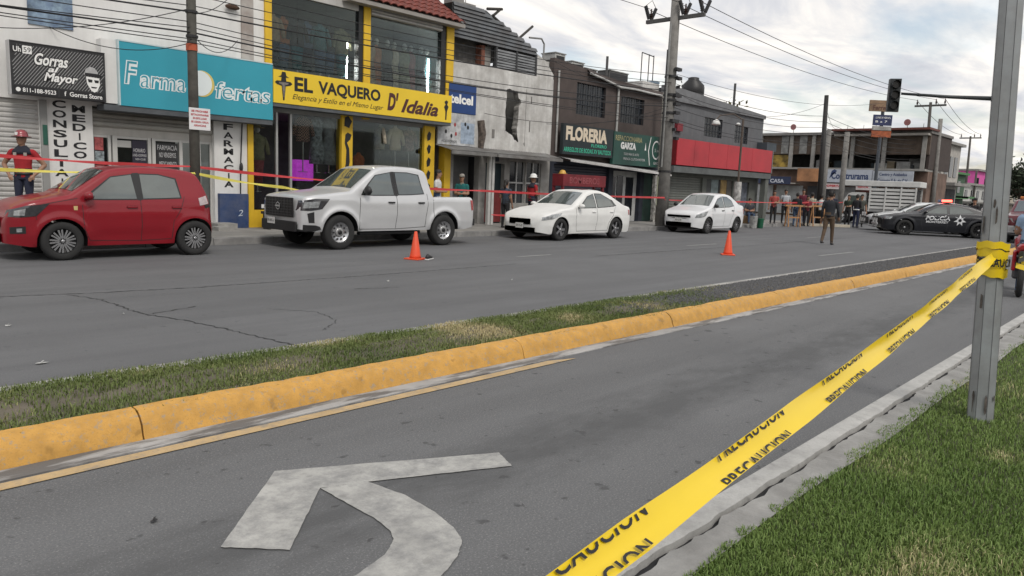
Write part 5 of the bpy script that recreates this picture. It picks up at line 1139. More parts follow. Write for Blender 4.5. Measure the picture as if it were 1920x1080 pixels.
TAPE = M('yellow tape', (.76,.54,.008), .35, var=.04, spec=.6)
def tape():
    r = empty('warning_tape', (PX, PY, 1.2), label='yellow PRECAUCION warning tape stretched from the steel pole', cat='tape')
    A, B = Vector((.25,.71,.86)), Vector((6.10,1.075,1.235)); n = 60; half = .039
    EYE = Vector((.5,-.2,1.75))
    def frame(s):
        p = A.lerp(B, s)-Vector((0,0,.035*4*s*(1-s))); d = (B-A).normalized(); v = (p-EYE).normalized(); e = v.cross(d).normalized()
        if e.z < 0: e = -e
        nm = e.cross(d); tw = R(10)+R(32)*math.sin(2.2+s*4.0)*min(1, s*1.6); e2 = e*math.cos(tw)+nm*math.sin(tw)
        return p, d, e2, e2.cross(d)
    rows = []
    for i in range(n+1):
        p, d, e, nm = frame(i/n); hw = half*(1-.10*abs(math.sin(i*.31))-.35*max(0, i/n-.93)/.07)
        rows.append([tuple(p+e*hw*v+nm*(.010*(1-v*v)+.004*math.sin(i*.9+v*2))) for v in np.linspace(-1,1,7)])
    mb = MB(); mb.v = [v for q in rows for v in q]
    for i in range(n):
        for k in range(6): mb.f.append((i*7+k, (i+1)*7+k, (i+1)*7+k+1, i*7+k+1))
    mb.build('ribbon', TAPE, r, True)
    # print: the words run off both edges of the twisted tape
    v, f = text_geo('PRECAUCION', .02, 0., 1.12); lo, hi = v.min(0), v.max(0); Ltot = (B-A).length
    def cut(keep_low):
        bm = bmesh.new(); vs = [bm.verts.new(tuple(x)) for x in v]
        for q in f:
            try: bm.faces.new([vs[i] for i in q])
            except ValueError: pass
        mid = lo[1]+(hi[1]-lo[1])*(.42 if keep_low else .45)
        g = bm.verts[:]+bm.edges[:]+bm.faces[:]
        bmesh.ops.bisect_plane(bm, geom=g, plane_co=(0,mid,0), plane_no=(0,1,0) if keep_low else (0,-1,0), clear_outer=True)
        for t in range(12):
            xx = lo[0]+(hi[0]-lo[0])*(t+1)/13; bmesh.ops.bisect_plane(bm, geom=bm.verts[:]+bm.edges[:]+bm.faces[:], plane_co=(xx,0,0), plane_no=(1,0,0))
        bm.verts.index_update(); V = [x.co[:] for x in bm.verts]; F = [[x.index for x in q.verts] for q in bm.faces]; bm.free(); return V, F, mid
    for keep_low in (True, False):
        V, F, mid = cut(keep_low)
        for k in range(8):
            s0 = (.56 + k*.80 + (.06 if keep_low else 0.))/Ltot; w = .44/Ltot
            if s0+w > .98: break
            mb = MB()
            for x in V:
                u = (x[0]-lo[0])/(hi[0]-lo[0]); s_ = s0+u*w; p, d, e, nm = frame(s_); h = (x[1]-mid)/(hi[1]-lo[1])*.034
                vv = (half*.86+h) if keep_low else (-half*.86+h)
                vv = max(-half*.86, min(half*.86, vv)); i = s_*n
                q = p+e*vv+nm*(.010*(1-(vv/half)**2)); mb.v.append(tuple(q+(nm if nm.dot(Vector((0,0,1.6))-q) > 0 else -nm)*.006))
            mb.f = [tuple(q) for q in F]; mb.build('lettering', INKB, r)
    # turns of tape round the pole, knot and loose tail
    for j, (z, dz, w) in enumerate(((1.18,.03,.075),(1.24,-.02,.07),(1.12,-.015,.06),(1.29,.02,.05))):
        a = []; b = []
        for t in np.linspace(0, 2*math.pi, 33):
            rad = .093+.003*j+.003*math.sin(5*t+j); cx, cy = PX-.19*z/5, PY+.20*z/5; zz = z+dz*math.cos(t+j)+.005*math.sin(7*t)
            a.append((cx+rad*math.cos(t), cy+rad*math.sin(t), zz-w/2)); b.append((cx+rad*math.cos(t), cy+rad*math.sin(t), zz+w/2))
        MB().strip(a, b).build('wrap', TAPE, r, True)
    vv, ff = text_geo('PRECAUCION', .03); l2, h2 = vv.min(0), vv.max(0); mb = MB(); a0 = math.atan2(-PY,-PX)
    for x in vv:
        u = (x[0]-l2[0])/(h2[0]-l2[0]); t = a0-.95+u*2.9; z = 1.155+(x[1]-l2[1])/(h2[1]-l2[1])*.06; mb.v.append((PX-.19*z/5+.112*math.cos(t), PY+.20*z/5+.112*math.sin(t), z))
    mb.f = ff; mb.build('lettering', INKB, r)
    rg = random.Random(8)
    for i in range(5):
        c = Vector((PX-.10+rg.uniform(-.03,.05), PY-.13+rg.uniform(-.03,.03), 1.2+rg.uniform(-.05,.07))); pts = [c]
        for k in range(3): c = c+Vector((rg.uniform(.0,.05), rg.uniform(-.06,-.01), rg.uniform(-.04,.05))); pts.append(c)
        MB().strip([tuple(p) for p in pts], [tuple(p+Vector((.01,.0,.035))) for p in pts]).build('knot_fold', TAPE if i % 2 else M('tape print', (.03,.03,.02), .5), r)
    tail = [Vector((PX-.02,PY-.12,1.20)),Vector((PX+.3,PY-.16,1.215)),Vector((PX+.7,PY-.2,1.27)),Vector((PX+1.2,PY-.24,1.34)),Vector((PX+3,PY-.3,1.45))]
    MB().strip([tuple(p) for p in tail], [tuple(p+Vector((.0,.01,.05))) for p in tail]).build('tail', M('yellow tape back', (.80,.66,.18), .4, var=.1), r)
tape()
def barrier_tapes():
    RT = M('red tape', (.55,.045,.05), .4, var=.2); YT = M('pale yellow tape', (.75,.66,.12), .4, var=.2)
    def run(pts, m, label, w=.07):
        P = []
        for a, b in zip(pts[:-1], pts[1:]): P += sag(a, b, .03, 10)
        rg = random.Random(len(pts)); lo, hi = [], []
        for i, p in enumerate(P):
            k = .35+.65*abs(math.sin(i*.45)); lo.append((p.x, p.y-.02*(1-k), p.z-w/2*k)); hi.append((p.x, p.y+.02*(1-k), p.z+w/2*k))
        tag(MB().strip(lo, hi).build('barrier_tape', m), label, 'tape')
    run([(-3,16.1,1.80),(3.5,16.15,1.74),(7.05,16.2,1.70),(11.84,16.2,1.45),(15.8,16.2,1.36),(25.9,16.0,1.30)], RT, 'red barrier tape strung past the firefighter and shop fronts')
    run([(25.9,16.0,1.22),(32.6,16.1,1.20),(40.9,15.4,1.28),(46.8,16.4,1.3)], RT, 'red barrier tape in front of the crowd at the corner')
    run([(-3,16.1,1.46),(3.5,16.12,1.49),(7.05,16.1,1.56),(9.3,16.3,1.30),(11.5,16.4,1.1)], YT, 'pale yellow barrier tape running behind the red hatchback')
    run([(16.5,16.4,.62),(19.2,16.4,.60)], RT, 'low red tape beside the silver pickup tail')
barrier_tapes()
# ================================================================== VEHICLES
def car_paint(name, col, metal=0., rough=.32, dirty=.25):
    m = M(name, col, rough+.08, metal, var=.05, scale=1.2, coat=.55, spec=.3, dirt=tuple(c*.6+.04 for c in col), dirt_amt=dirty, dscale=1.4); return m
CGL = M('car glass', (.085,.105,.10), .04, spec=1.0, var=.25, scale=1.3, coat=1.)
TRIM = M('black trim', (.016,.016,.017), .5, var=.15)
RUB = M('tyre rubber', (.022,.022,.022), .85, var=.2, bump=.3)
LAMP = M('lamp clear', (.45,.47,.48), .12, .3, var=.35, scale=14, coat=1.)
LAMPD = M('lamp housing', (.05,.05,.055), .15, var=.3, scale=10, coat=1.)
TAILR = M('tail lamp red', (.38,.012,.015), .2, var=.2, coat=1.)
CHROME = M('bright alloy', (.55,.55,.56), .25, .85, var=.1)
def gsm(a, s):
    k = np.exp(-.5*(np.arange(-3*s, 3*s+1)/s)**2); k /= k.sum(); return np.convolve(np.pad(a, 3*s, 'edge'), k, 'valid')
class Car:
    """body = side silhouette swept to a width that depends on (x, z); x runs from the nose (0) to the tail (L), the car's left side is -y"""
    def __init__(s, name, loc, rz, label, L, W, top, sill, wheels, Rw, arch, prof, belt, paint, nose=.30, tail=.25, crown=.03, fillet=.07, smooth=3, flare=.012, group='vehicles standing in the street', cat='car', ends=(.55,.62), bed=None, creases=()):
        s.L, s.W, s.sill, s.wheels, s.Rw, s.arch, s.prof, s.nose, s.tail, s.flare, s.fillet, s.ends, s.bed, s.cr = L, W/2, sill, wheels, Rw, arch, prof, nose, tail, flare, fillet, ends, bed, creases
        s.root = empty(name, loc, rz, label, cat, group)
        xs = np.arange(0, L+.005, .01); z = np.interp(xs, [p[0] for p in top], [p[1] for p in top]); s.xs, s.zt = xs, gsm(z, smooth)
        sil = sill if callable(sill) else None
        s.paint = paint; s.crown = crown; s.body()
    def top(s, x): return float(np.interp(x, s.xs, s.zt))
    def bot(s, x):
        b = s.sill
        e = min(x, s.L-x)
        if e < .35: b = b+.06*(1-e/.35)
        for c in s.wheels:
            d = abs(x-c)
            if d < s.arch: b = max(b, s.Rw+math.sqrt(s.arch**2-d*d))
        return b
    def y(s, x, z):
        w = s.W*np.interp(z, [p[0] for p in s.prof], [p[1] for p in s.prof])
        for e, n, k in ((x, s.nose, s.ends[0]), (s.L-x, s.tail, s.ends[1])):
            if e < n:
                t = 1-max(e, 0)/n; w *= k+(1-k)*math.sqrt(max(0, 1-t**2.4))
        for c in s.wheels:
            rho = math.hypot(x-c, z-s.Rw)
            if rho >= s.arch-.02 and z > s.sill: w += s.flare*math.exp(-((rho-s.arch-.03)/.06)**2)
        for (zc, xa, xb, amp, wid) in s.cr:
            if xa < x < xb: w += amp*math.exp(-((z-zc)/wid)**2)*min(1, (x-xa)/.3, (xb-x)/.3)
        d = s.top(x)-z; r = s.fillet
        if d < r: w -= r*(1-math.sqrt(max(0, 1-(1-max(d, 0)/r)**2)))
        return max(w, .02)
    def body(s):
        cols = sorted(set([round(v, 3) for v in np.concatenate([np.linspace(0, .3, 13), np.arange(.3, s.L-.3, .04), np.linspace(s.L-.3, s.L, 13)])]+[round(c+q*(s.arch+e), 4) for c in s.wheels for q in (-1, 1) for e in (-.001, .001)]))
        m = 26; T = [1-(1-j/(m-1))**1.35 for j in range(m)]; mb = MB(); nk = 11; n = len(cols)
        for sd in (-1, 1):
            b0 = len(mb.v)
            for x in cols:
                a, t = s.bot(x), s.top(x)
                for q in T: z = a+(t-a)*q; mb.v.append((x, sd*s.y(x, z), z))
            for i in range(n-1):
                for j in range(m-1):
                    k = b0+i*m+j; q = (k, k+m, k+m+1, k+1); mb.f.append(q if sd < 0 else q[::-1])
        def zc(x, k, t): return t+s.crown*(1-k*k)
        b0 = len(mb.v); ks = np.linspace(-1, 1, nk) if not s.bed else np.array([-1,-.96,-.9,-.895,-.5,0,.5,.895,.9,.96,1])
        for x in cols:
            t = s.top(x); yt = s.y(x, t)
            for k in ks:
                z = zc(x, k, t)
                if s.bed and s.bed[0] < x < s.bed[1]: z = t if abs(k) > .897 else s.bed[2]
                mb.v.append((x, k*yt, z))
        for i in range(n-1):
            for j in range(nk-1): k = b0+i*nk+j; mb.f.append((k, k+nk, k+nk+1, k+1))
        for x, fl in ((cols[0], 0), (cols[-1], 1)):                 # nose and tail caps
            b1 = len(mb.v); a, t = s.bot(x), s.top(x)
            for q in T: z = a+(t-a)*q; w = s.y(x, z); mb.v += [(x+(.03 if fl else -.03)*(1-.0)*math.sin(math.pi*q)*0, kk*w, z) for kk in (-1,-.5,0,.5,1)]
            for j in range(m-1):
                for k in range(4): f = (b1+j*5+k, b1+j*5+k+1, b1+(j+1)*5+k+1, b1+(j+1)*5+k); mb.f.append(f[::-1] if not fl else f)
        me = mb.build('body', s.paint, s.root, True, local=True); smooth_by_angle(me, 40); s.bodyobj = me
        mb = MB()
        for sd in (-1, 1):
            o = [(x, sd*(s.y(x, s.bot(x))), s.bot(x)) for x in cols]; i_ = [(x, sd*max(.05, s.y(x, s.bot(x))-.28), s.bot(x)) for x in cols]; mb.strip(o, i_)
        mb.box(.25, s.L-.25, -s.W+.27, s.W-.27, s.sill-.02, s.sill+.32); mb.build('underbody', TRIM, s.root, local=True)
    def pt(s, x, z, sd=-1, off=.004): return (x, sd*(s.y(x, z)+off), z)
    def patch(s, lo, hi, name, mat, sides=(-1, 1), off=.005, n=10, m=6, parent=None, local=True):
        """panel on the flank between two polylines of (x, z)"""
        def at(pl, u):
            t = u*(len(pl)-1); i = min(int(t), len(pl)-2); f = t-i; return (pl[i][0]+(pl[i+1][0]-pl[i][0])*f, pl[i][1]+(pl[i+1][1]-pl[i][1])*f)
        for sd in sides:
            mb = MB()
            for i in range(n+1):
                a, b = at(lo, i/n), at(hi, i/n)
                for j in range(m+1): v = j/m; x, z = a[0]+(b[0]-a[0])*v, a[1]+(b[1]-a[1])*v; mb.v.append(s.pt(x, z, sd, off))
            for i in range(n):
                for j in range(m): k = i*(m+1)+j; q = (k, k+m+1, k+m+2, k+1); mb.f.append(q if sd < 0 else q[::-1])
            o = mb.build(name, mat, parent or s.root, True, local=True)
        return o
    def window(s, lo, hi, **k):
        g = .028
        lo2 = [(p[0]+(-g if i == 0 else g if i == len(lo)-1 else 0), p[1]-g*.7) for i, p in enumerate(lo)]; hi2 = [(p[0]+(-g if i == 0 else g if i == len(hi)-1 else 0), p[1]+g*.7) for i, p in enumerate(hi)]
        for sd in (-1, 1):
            f = s.patch(lo2, hi2, 'window_frame', TRIM, (sd,), .003); s.patch(lo, hi, 'window', CGL, (sd,), .007)
    def screen(s, x0, x1, k, name='windscreen', off=.006):
        mb = MB(); n, m = 10, 8
        for i in range(n+1):
            x = x0+(x1-x0)*i/n; t = s.top(x); yt = s.y(x, t); sl = (s.top(min(x+.02, s.L))-s.top(max(x-.02, 0)))/.04; nn = math.hypot(1, sl)
            kk = k[0]+(k[1]-k[0])*i/n if isinstance(k, tuple) else k
            for j in range(m+1): q = (-1+2*j/m)*kk; mb.v.append((x-sl/nn*off, q*yt, t+s.crown*(1-q*q)+off/nn))
        for i in range(n):
            for j in range(m): a = i*(m+1)+j; mb.f.append((a, a+m+1, a+m+2, a+1))
        return mb.build(name, CGL, s.root, True, local=True)
    def seam(s, pts, w=.005, mat=None, name='seam', off=.002, sides=(-1, 1)):
        P = []
        for a, b in zip(pts[:-1], pts[1:]):
            n = max(2, int(math.hypot(b[0]-a[0], b[1]-a[1])/.06)); P += [(a[0]+(b[0]-a[0])*t/n, a[1]+(b[1]-a[1])*t/n) for t in range(n)]
        P.append(pts[-1])
        for sd in sides:
            A, B = [], []
            for i, (x, z) in enumerate(P):
                q = P[min(i+1, len(P)-1)]; p0 = P[max(i-1, 0)]; dx, dz = q[0]-p0[0], q[1]-p0[1]; l = math.hypot(dx, dz) or 1
                A.append(s.pt(x-dz/l*w, z+dx/l*w, sd, off)); B.append(s.pt(x+dz/l*w, z-dx/l*w, sd, off))
            MB().strip(A, B).build(name, mat or TRIM, s.root, local=True)
    def block(s, x, z, dx, dy, dz, name, mat, sides=(-1, 1), b=.006, parent=None):
        for sd in sides:
            y = s.y(x, z); a, c = (sd*(y-.01), sd*(y+dy)); MB().box(x-dx/2, x+dx/2, min(a, c), max(a, c), z-dz/2, z+dz/2, b=b).build(name, mat, parent or s.root, True, local=True)
    def front(s, y0, y1, z0, z1, name, mat, d=.02, x=0., b=.006, fwd=-1):
        return MB().box(min(x+fwd*d, x+.02), max(x+fwd*d, x-.02), y0, y1, z0, z1, b=b).build(name, mat, s.root, local=True)
    def mirror(s, x, z, mat, w=.20, h=.13):
        for sd in (-1, 1):
            y = s.y(x, z)
            mb = MB(); mb.ell((x, sd*(y+.03+w*.45), z+.01), .075, w*.5, h*.5, 12, 8); o = mb.build('mirror', mat, s.root, True, local=True); MB().box(x-.02, x+.03, min(sd*(y-.01), sd*(y+.08)), max(sd*(y-.01), sd*(y+.08)), z-.05, z-.02).build('mirror_stalk', TRIM, o, local=True)
            MB().ell((x+.045, sd*(y+.03+w*.45), z+.01), .035, w*.42, h*.4, 10, 6).build('mirror_glass', CGL, o, True, local=True)
    def put_wheels(s, style, width=.19, inset=.02):
        for c in s.wheels:
            for sd in (-1, 1):
                yo = sd*(s.y(c, s.Rw+s.arch+.01)-inset); wheel(s.root, c, yo, s.Rw, width, sd, style)
def wheel(root, x, yo, Rw, w, sd, style):
    """yo: outer face; sd: which side; tyre with rounded shoulders, rim set in"""
    sg = sd; f = lambda d: yo-sg*d
    rr = Rw*(.64 if style != 'steel' else .60)
    prof = [(rr, f(.012)), (rr+.02, f(.0)), (Rw*.86, f(-.004)), (Rw*.95, f(.008)), (Rw, f(.035)), (Rw, f(w-.035)), (Rw*.95, f(w-.008)), (rr, f(w))]
    t = MB().lathe(prof, 36, (x, 0, Rw), 'y', cap=False).build('wheel', RUB, root, True, local=True); smooth_by_angle(t, 40)
    dk = M('rim dark', (.018,.018,.019), .4, .3, var=.1)
    MB().lathe([(rr-.002, f(.014)), (rr*.93, f(.05)), (rr*.2, f(.055)), (.002, f(.05))], 30, (x, 0, Rw), 'y', cap=False).build('rim', CHROME if style in ('steel','plain') else dk, t, True, local=True)
    if style == 'blade':
        mb = MB()
        for k in range(9):
            for e in (-.11, .11):
                a = 2*math.pi*k/9+e*.9; a2 = 2*math.pi*k/9+e*1.9
                p = [(rr*.16, a, .012), (rr*.95, a2, .014)]
                A, B = [], []
                for r_, an, wd in p:
                    A.append((x+r_*math.cos(an)-wd*math.sin(an), f(.022), Rw+r_*math.sin(an)+wd*math.cos(an))); B.append((x+r_*math.cos(an)+wd*math.sin(an), f(.022), Rw+r_*math.sin(an)-wd*math.cos(an)))
                mb.strip(A, B) if sd < 0 else mb.strip(B, A)
        mb.build('spokes', CHROME, t, local=True)
        MB().lathe([(rr*.15, f(.02)), (rr*.12, f(.012)), (.01, f(.012))], 14, (x, 0, Rw), 'y').build('hub_cap', CHROME, t, True, local=True)
    elif style == 'steel':
        for k in range(10):
            a = 2*math.pi*k/10; MB().lathe([(.024, f(.046)), (.024, f(.042))], 8, (x+rr*.66*math.cos(a), 0, Rw+rr*.66*math.sin(a)), 'y').build('rim_hole', BLACK, t, local=True)
        MB().lathe([(rr*.45, f(.05)), (rr*.42, f(.03)), (rr*.3, f(.028)), (.02, f(.03))], 20, (x, 0, Rw), 'y').build('hub', M('steel rim', (.42,.42,.42), .4, .6, var=.2), t, True, local=True)
        MB().lathe([(rr*.22, f(.028)), (rr*.2, f(.005)), (.02, f(.005))], 14, (x, 0, Rw), 'y').build('hub_cap', dk, t, True, local=True)
    else:
        mb = MB(); ns = 5 if style == 'five' else 10
        for k in range(ns):
            a = 2*math.pi*k/ns; wd = .035 if ns == 5 else .016
            A = [(x+rr*q*math.cos(a)-wd*math.sin(a), f(.02+.0), Rw+rr*q*math.sin(a)+wd*math.cos(a)) for q in (.1,.95)]; B = [(x+rr*q*math.cos(a)+wd*math.sin(a), f(.02), Rw+rr*q*math.sin(a)-wd*math.cos(a)) for q in (.1,.95)]
            mb.strip(A, B)
        mb.build('spokes', M('alloy grey', (.25,.25,.26), .35, .6, var=.1) if style != 'police' else dk, t, local=True)
        MB().lathe([(rr*.2, f(.018)), (rr*.15, f(.01)), (.01, f(.01))], 14, (x, 0, Rw), 'y').build('hub_cap', CHROME, t, True, local=True)
def plate(s, x, z, text, fwd):
    p = MB().box(x-.012 if fwd < 0 else x, x if fwd < 0 else x+.012, -.15, .15, z-.075, z+.075).build('number_plate', M('plate white', (.6,.6,.58), .5, var=.05), s.root, local=True)
    lettering(text, (x-.014, .12, z-.035) if fwd < 0 else (x+.014, -.12, z-.035), (0,-1,0) if fwd < 0 else (0,1,0), (0,0,1), .24, .07, INKB, s.root, local=True)

# ---- red hatchback
def red_hatch():
    P = car_paint('red paint', (.235,.004,.012), .0, .3, .10)
    top = [(0,.62),(.04,.80),(.12,.90),(.35,1.0),(.95,1.12),(1.58,1.555),(1.75,1.60),(2.2,1.635),(2.8,1.62),(3.12,1.575),(3.2,1.50),(3.36,1.12),(3.40,.85),(3.44,.62),(3.48,.5)]
    s = Car('red_car', (3.14,14.96,0), 0, 'red five-door hatchback with black bladed wheels parked by the kerb', 3.48, 1.64, top, .24, (.80,3.06), .33, .385,
            [(.2,.93),(.45,.985),(.7,1.0),(.95,.985),(1.08,.955),(1.3,.87),(1.55,.775),(1.7,.74)], 1.0, P, nose=.55, tail=.32, fillet=.075, flare=.022, creases=((.80,.95,3.1,.012,.05),(.42,1.2,2.75,-.018,.07)))
    s.window([(1.18,1.06),(1.45,1.055),(2.02,1.065)], [(1.28,1.14),(1.62,1.43),(1.97,1.49)])
    s.window([(2.13,1.07),(2.4,1.08),(2.80,1.10)], [(2.12,1.50),(2.45,1.50),(2.74,1.43)])
    s.screen(1.02, 1.56, (.90,.92)); s.screen(3.20, 3.33, .85, 'rear_window')
    for pts in ([(1.12,.95),(1.13,.55),(1.22,.33)], [(2.08,1.05),(2.09,.6),(2.08,.32)], [(1.22,.33),(2.08,.31),(2.62,.33)], [(2.88,1.12),(2.80,.88),(2.66,.66),(2.62,.34)], [(.42,.93),(.75,1.0),(1.05,1.06)], [(.40,.92),(.42,.70)]): s.seam(pts)
    s.patch([(2.04,1.04),(2.11,1.04)], [(1.99,1.52),(2.10,1.53)], 'pillar_trim', TRIM, off=.0035, n=3)
    for x in (1.93, 2.72): s.block(x, .915, .17, .03, .03, 'door_handle', P); s.patch([(x-.10,.895),(x+.10,.895)], [(x-.09,.94),(x+.09,.94)], 'recess_shade', M('red shade', (.12,.006,.01), .5), off=.002, n=4, m=2)  # recess shade painted on the smooth flank as a darker red patch
    s.mirror(1.20, 1.10, P, .2, .15)
    s.patch([(.03,.74),(.2,.735),(.42,.76)], [(.06,.85),(.28,.925),(.62,.965)], 'headlight', LAMPD, off=.008, n=12)
    s.patch([(.12,.765),(.26,.765)], [(.13,.84),(.28,.88)], 'headlight_lens', LAMP, off=.012, n=6)
    s.patch([(.07,.46),(.27,.47)], [(.07,.57),(.27,.59)], 'fog_lamp', TRIM, off=.006, n=6); s.patch([(.15,.49),(.22,.495)], [(.15,.55),(.22,.555)], 'fog_lens', LAMP, off=.010, n=4)
    s.patch([(3.16,.95),(3.34,.99)], [(3.14,1.09),(3.30,1.14)], 'tail_lamp', M('tail clear', (.55,.45,.45), .15, coat=1., var=.3, scale=10), off=.008, n=8)
    s.patch([(3.27,.90),(3.37,.92)], [(3.24,.96),(3.36,.98)], 'tail_lamp', TRIM, off=.007, n=6)
    s.front(-.42,.42,.55,.74,'grille',TRIM); s.front(-.45,.45,.30,.45,'lower_grille',TRIM); plate(s, -.03, .5, 'SKG-80-17', -1)
    s.patch([(.985,.86),(1.04,.86)], [(.98,.93),(1.045,.93)], 'badge', M('badge gold', (.6,.45,.2), .4), off=.004, n=3, m=3)
    s.put_wheels('blade'); return s
red_hatch()

# ---- silver pickup
def silver_pickup():
    P = car_paint('silver paint', (.60,.605,.61), .35, .34, .15)
    top = [(0,.72),(.03,1.05),(.10,1.15),(.35,1.20),(1.25,1.30),(1.98,1.80),(2.15,1.865),(2.6,1.895),(3.2,1.885),(3.42,1.84),(3.50,1.78),(3.60,1.22),(3.62,1.20),(4.97,1.215),(5.0,1.16),(5.03,.7)]
    s = Car('pickup_truck', (8.42,14.90,0), 0, 'silver crew-cab pickup truck with black grille and steel wheels', 5.03, 1.86, top, .40, (.93,3.98), .385, .47,
            [(.3,.95),(.6,.995),(.85,1.0),(1.1,.99),(1.22,.955),(1.5,.86),(1.8,.79),(1.95,.76)], 1.2, P, nose=.42, tail=.14, fillet=.07, flare=.035, bed=(3.62,4.96,.72), cat='pickup truck', ends=(.72,.88), creases=((1.02,1.3,3.5,.012,.06),(.60,1.5,3.4,-.012,.09)))
    s.window([(1.52,1.235),(1.85,1.225),(2.42,1.235)], [(1.62,1.33),(1.95,1.66),(2.38,1.745)])
    s.window([(2.56,1.245),(2.9,1.255),(3.32,1.285)], [(2.53,1.75),(2.9,1.755),(3.22,1.71)])
    s.patch([(2.45,1.21),(2.53,1.21)], [(2.41,1.77),(2.50,1.775)], 'pillar_trim', TRIM, off=.0035, n=3)
    s.screen(1.33, 1.96, (.92,.93)); s.screen(3.51, 3.585, .85, 'rear_window')
    for pts in ([(1.46,1.16),(1.44,.8),(1.42,.46)], [(2.49,1.21),(2.50,.8),(2.46,.45)], [(1.42,.45),(2.46,.44),(3.38,.48)], [(3.43,1.28),(3.44,1.0),(3.38,.72),(3.36,.48)], [(3.62,1.19),(3.62,.55)]): s.seam(pts, .006)
    for x in (2.32, 3.22): s.block(x, 1.06, .18, .035, .035, 'door_handle', TRIM)
    s.mirror(1.60, 1.31, TRIM, .24, .22)
    # front: headlights wrap the corner, black honeycomb grille, plate, bumper
    s.patch([(.0,.86),(.2,.86),(.46,.90)], [(.02,1.07),(.3,1.12),(.66,1.12)], 'headlight', LAMPD, off=.010, n=14)
    s.patch([(.06,.91),(.36,.93)], [(.08,1.04),(.42,1.07)], 'headlight_lens', LAMP, off=.015, n=8)
    s.patch([(.16,.60),(.28,.60)], [(.13,.80),(.27,.84)], 'side_vent', TRIM, off=.006, n=5)
    g = s.front(-.58,.58,.70,1.12,'grille',TRIM,.045)
    for i in range(6): MB().box(-.056,-.047,-.56,.56,.735+i*.06,.752+i*.06).build('grille_bar', M('grille bar', (.04,.04,.042), .4), s.root, local=True)
    for yy in np.linspace(-.5,.5,9): MB().box(-.055,-.046,yy-.008,yy+.008,.72,1.1).build('grille_bar', M('grille bar', (.04,.04,.042), .4), s.root, local=True)
    MB().lathe([(.085,-.068),(.085,-.058)], 20, (0,0,.93), 'x').build('emblem', CHROME, s.root, local=True); MB().lathe([(.065,-.072),(.065,-.066)], 20, (0,0,.93), 'x').build('emblem', TRIM, s.root, local=True); MB().box(-.076,-.073,-.10,.10,.912,.948).build('emblem', CHROME, s.root, local=True)
    s.front(-.72,.72,.40,.62,'bumper',TRIM,.07,b=.02); s.patch([(.0,.42),(.3,.42),(.42,.46)], [(.0,.56),(.3,.55),(.40,.52)], 'bumper_corner', TRIM, off=.012, n=8)
    MB().box(-.086,-.074,.12,.42,.53,.67).build('number_plate', M('plate white', (.6,.6,.58), .5, var=.05), s.root, local=True); lettering('PR-4081-A', (-.088,.40,.57), (0,-1,0), (0,0,1), .26, .06, INKB, s.root, local=True)
    s.patch([(4.90,.88),(5.0,.88)], [(4.86,1.14),(4.99,1.14)], 'tail_lamp', TAILR, off=.008, n=5); s.front(-.8,.8,.48,.66,'rear_bumper',TRIM,.12,x=5.03,fwd=1)
    for sd in (-1,1): MB().box(1.55,3.35,sd*.70-.06,sd*.70+.06,.30,.38,b=.02).build('side_step', TRIM, s.root, local=True)
    MB().box(1.0,4.2,-.35,.35,.42,.6).build('chassis', TRIM, s.root, local=True)
    s.put_wheels('steel', .25, .03); return s
silver_pickup()

# ---- white coupe-like saloon
def saloon(name, loc, label, paint, L, W, H, wb, fo, Rw, style, low=False, roofhole=False, rz=0, group=None):
    k = H/1.47
    if low: T = [(0,.45),(.05,.62),(.2,.74),(.9,.90),(1.45,.96),(2.25,1.38),(2.5,1.45),(3.0,1.47),(3.45,1.40),(4.25,1.04),(4.62,.98),(4.70,.88),(4.75,.5)]
    else: T = [(0,.48),(.05,.70),(.25,.80),(.85,.93),(1.15,.98),(1.85,1.40),(2.1,1.465),(2.7,1.48),(3.1,1.43),(3.75,1.08),(4.2,1.05),(4.28,.98),(4.32,.5)]
    f = L/T[-1][0]; T = [(a*f, b*k) for a, b in T]
    s = Car(name, loc, rz, label, L, W, T, .20, (fo, fo+wb), Rw, Rw+.045, [(.2,.94),(.45,.99),(.65*k,1.0),(.85*k,.985),(.98*k,.95),(1.2*k,.86),(1.4*k,.76),(1.5*k,.73)], .95, paint, nose=.55, tail=.4, fillet=.07, flare=.012, creases=((.74*k,.8,L-.7,.012,.05),(.42,1.2,L-1.3,-.012,.07)))
    return s, f, k
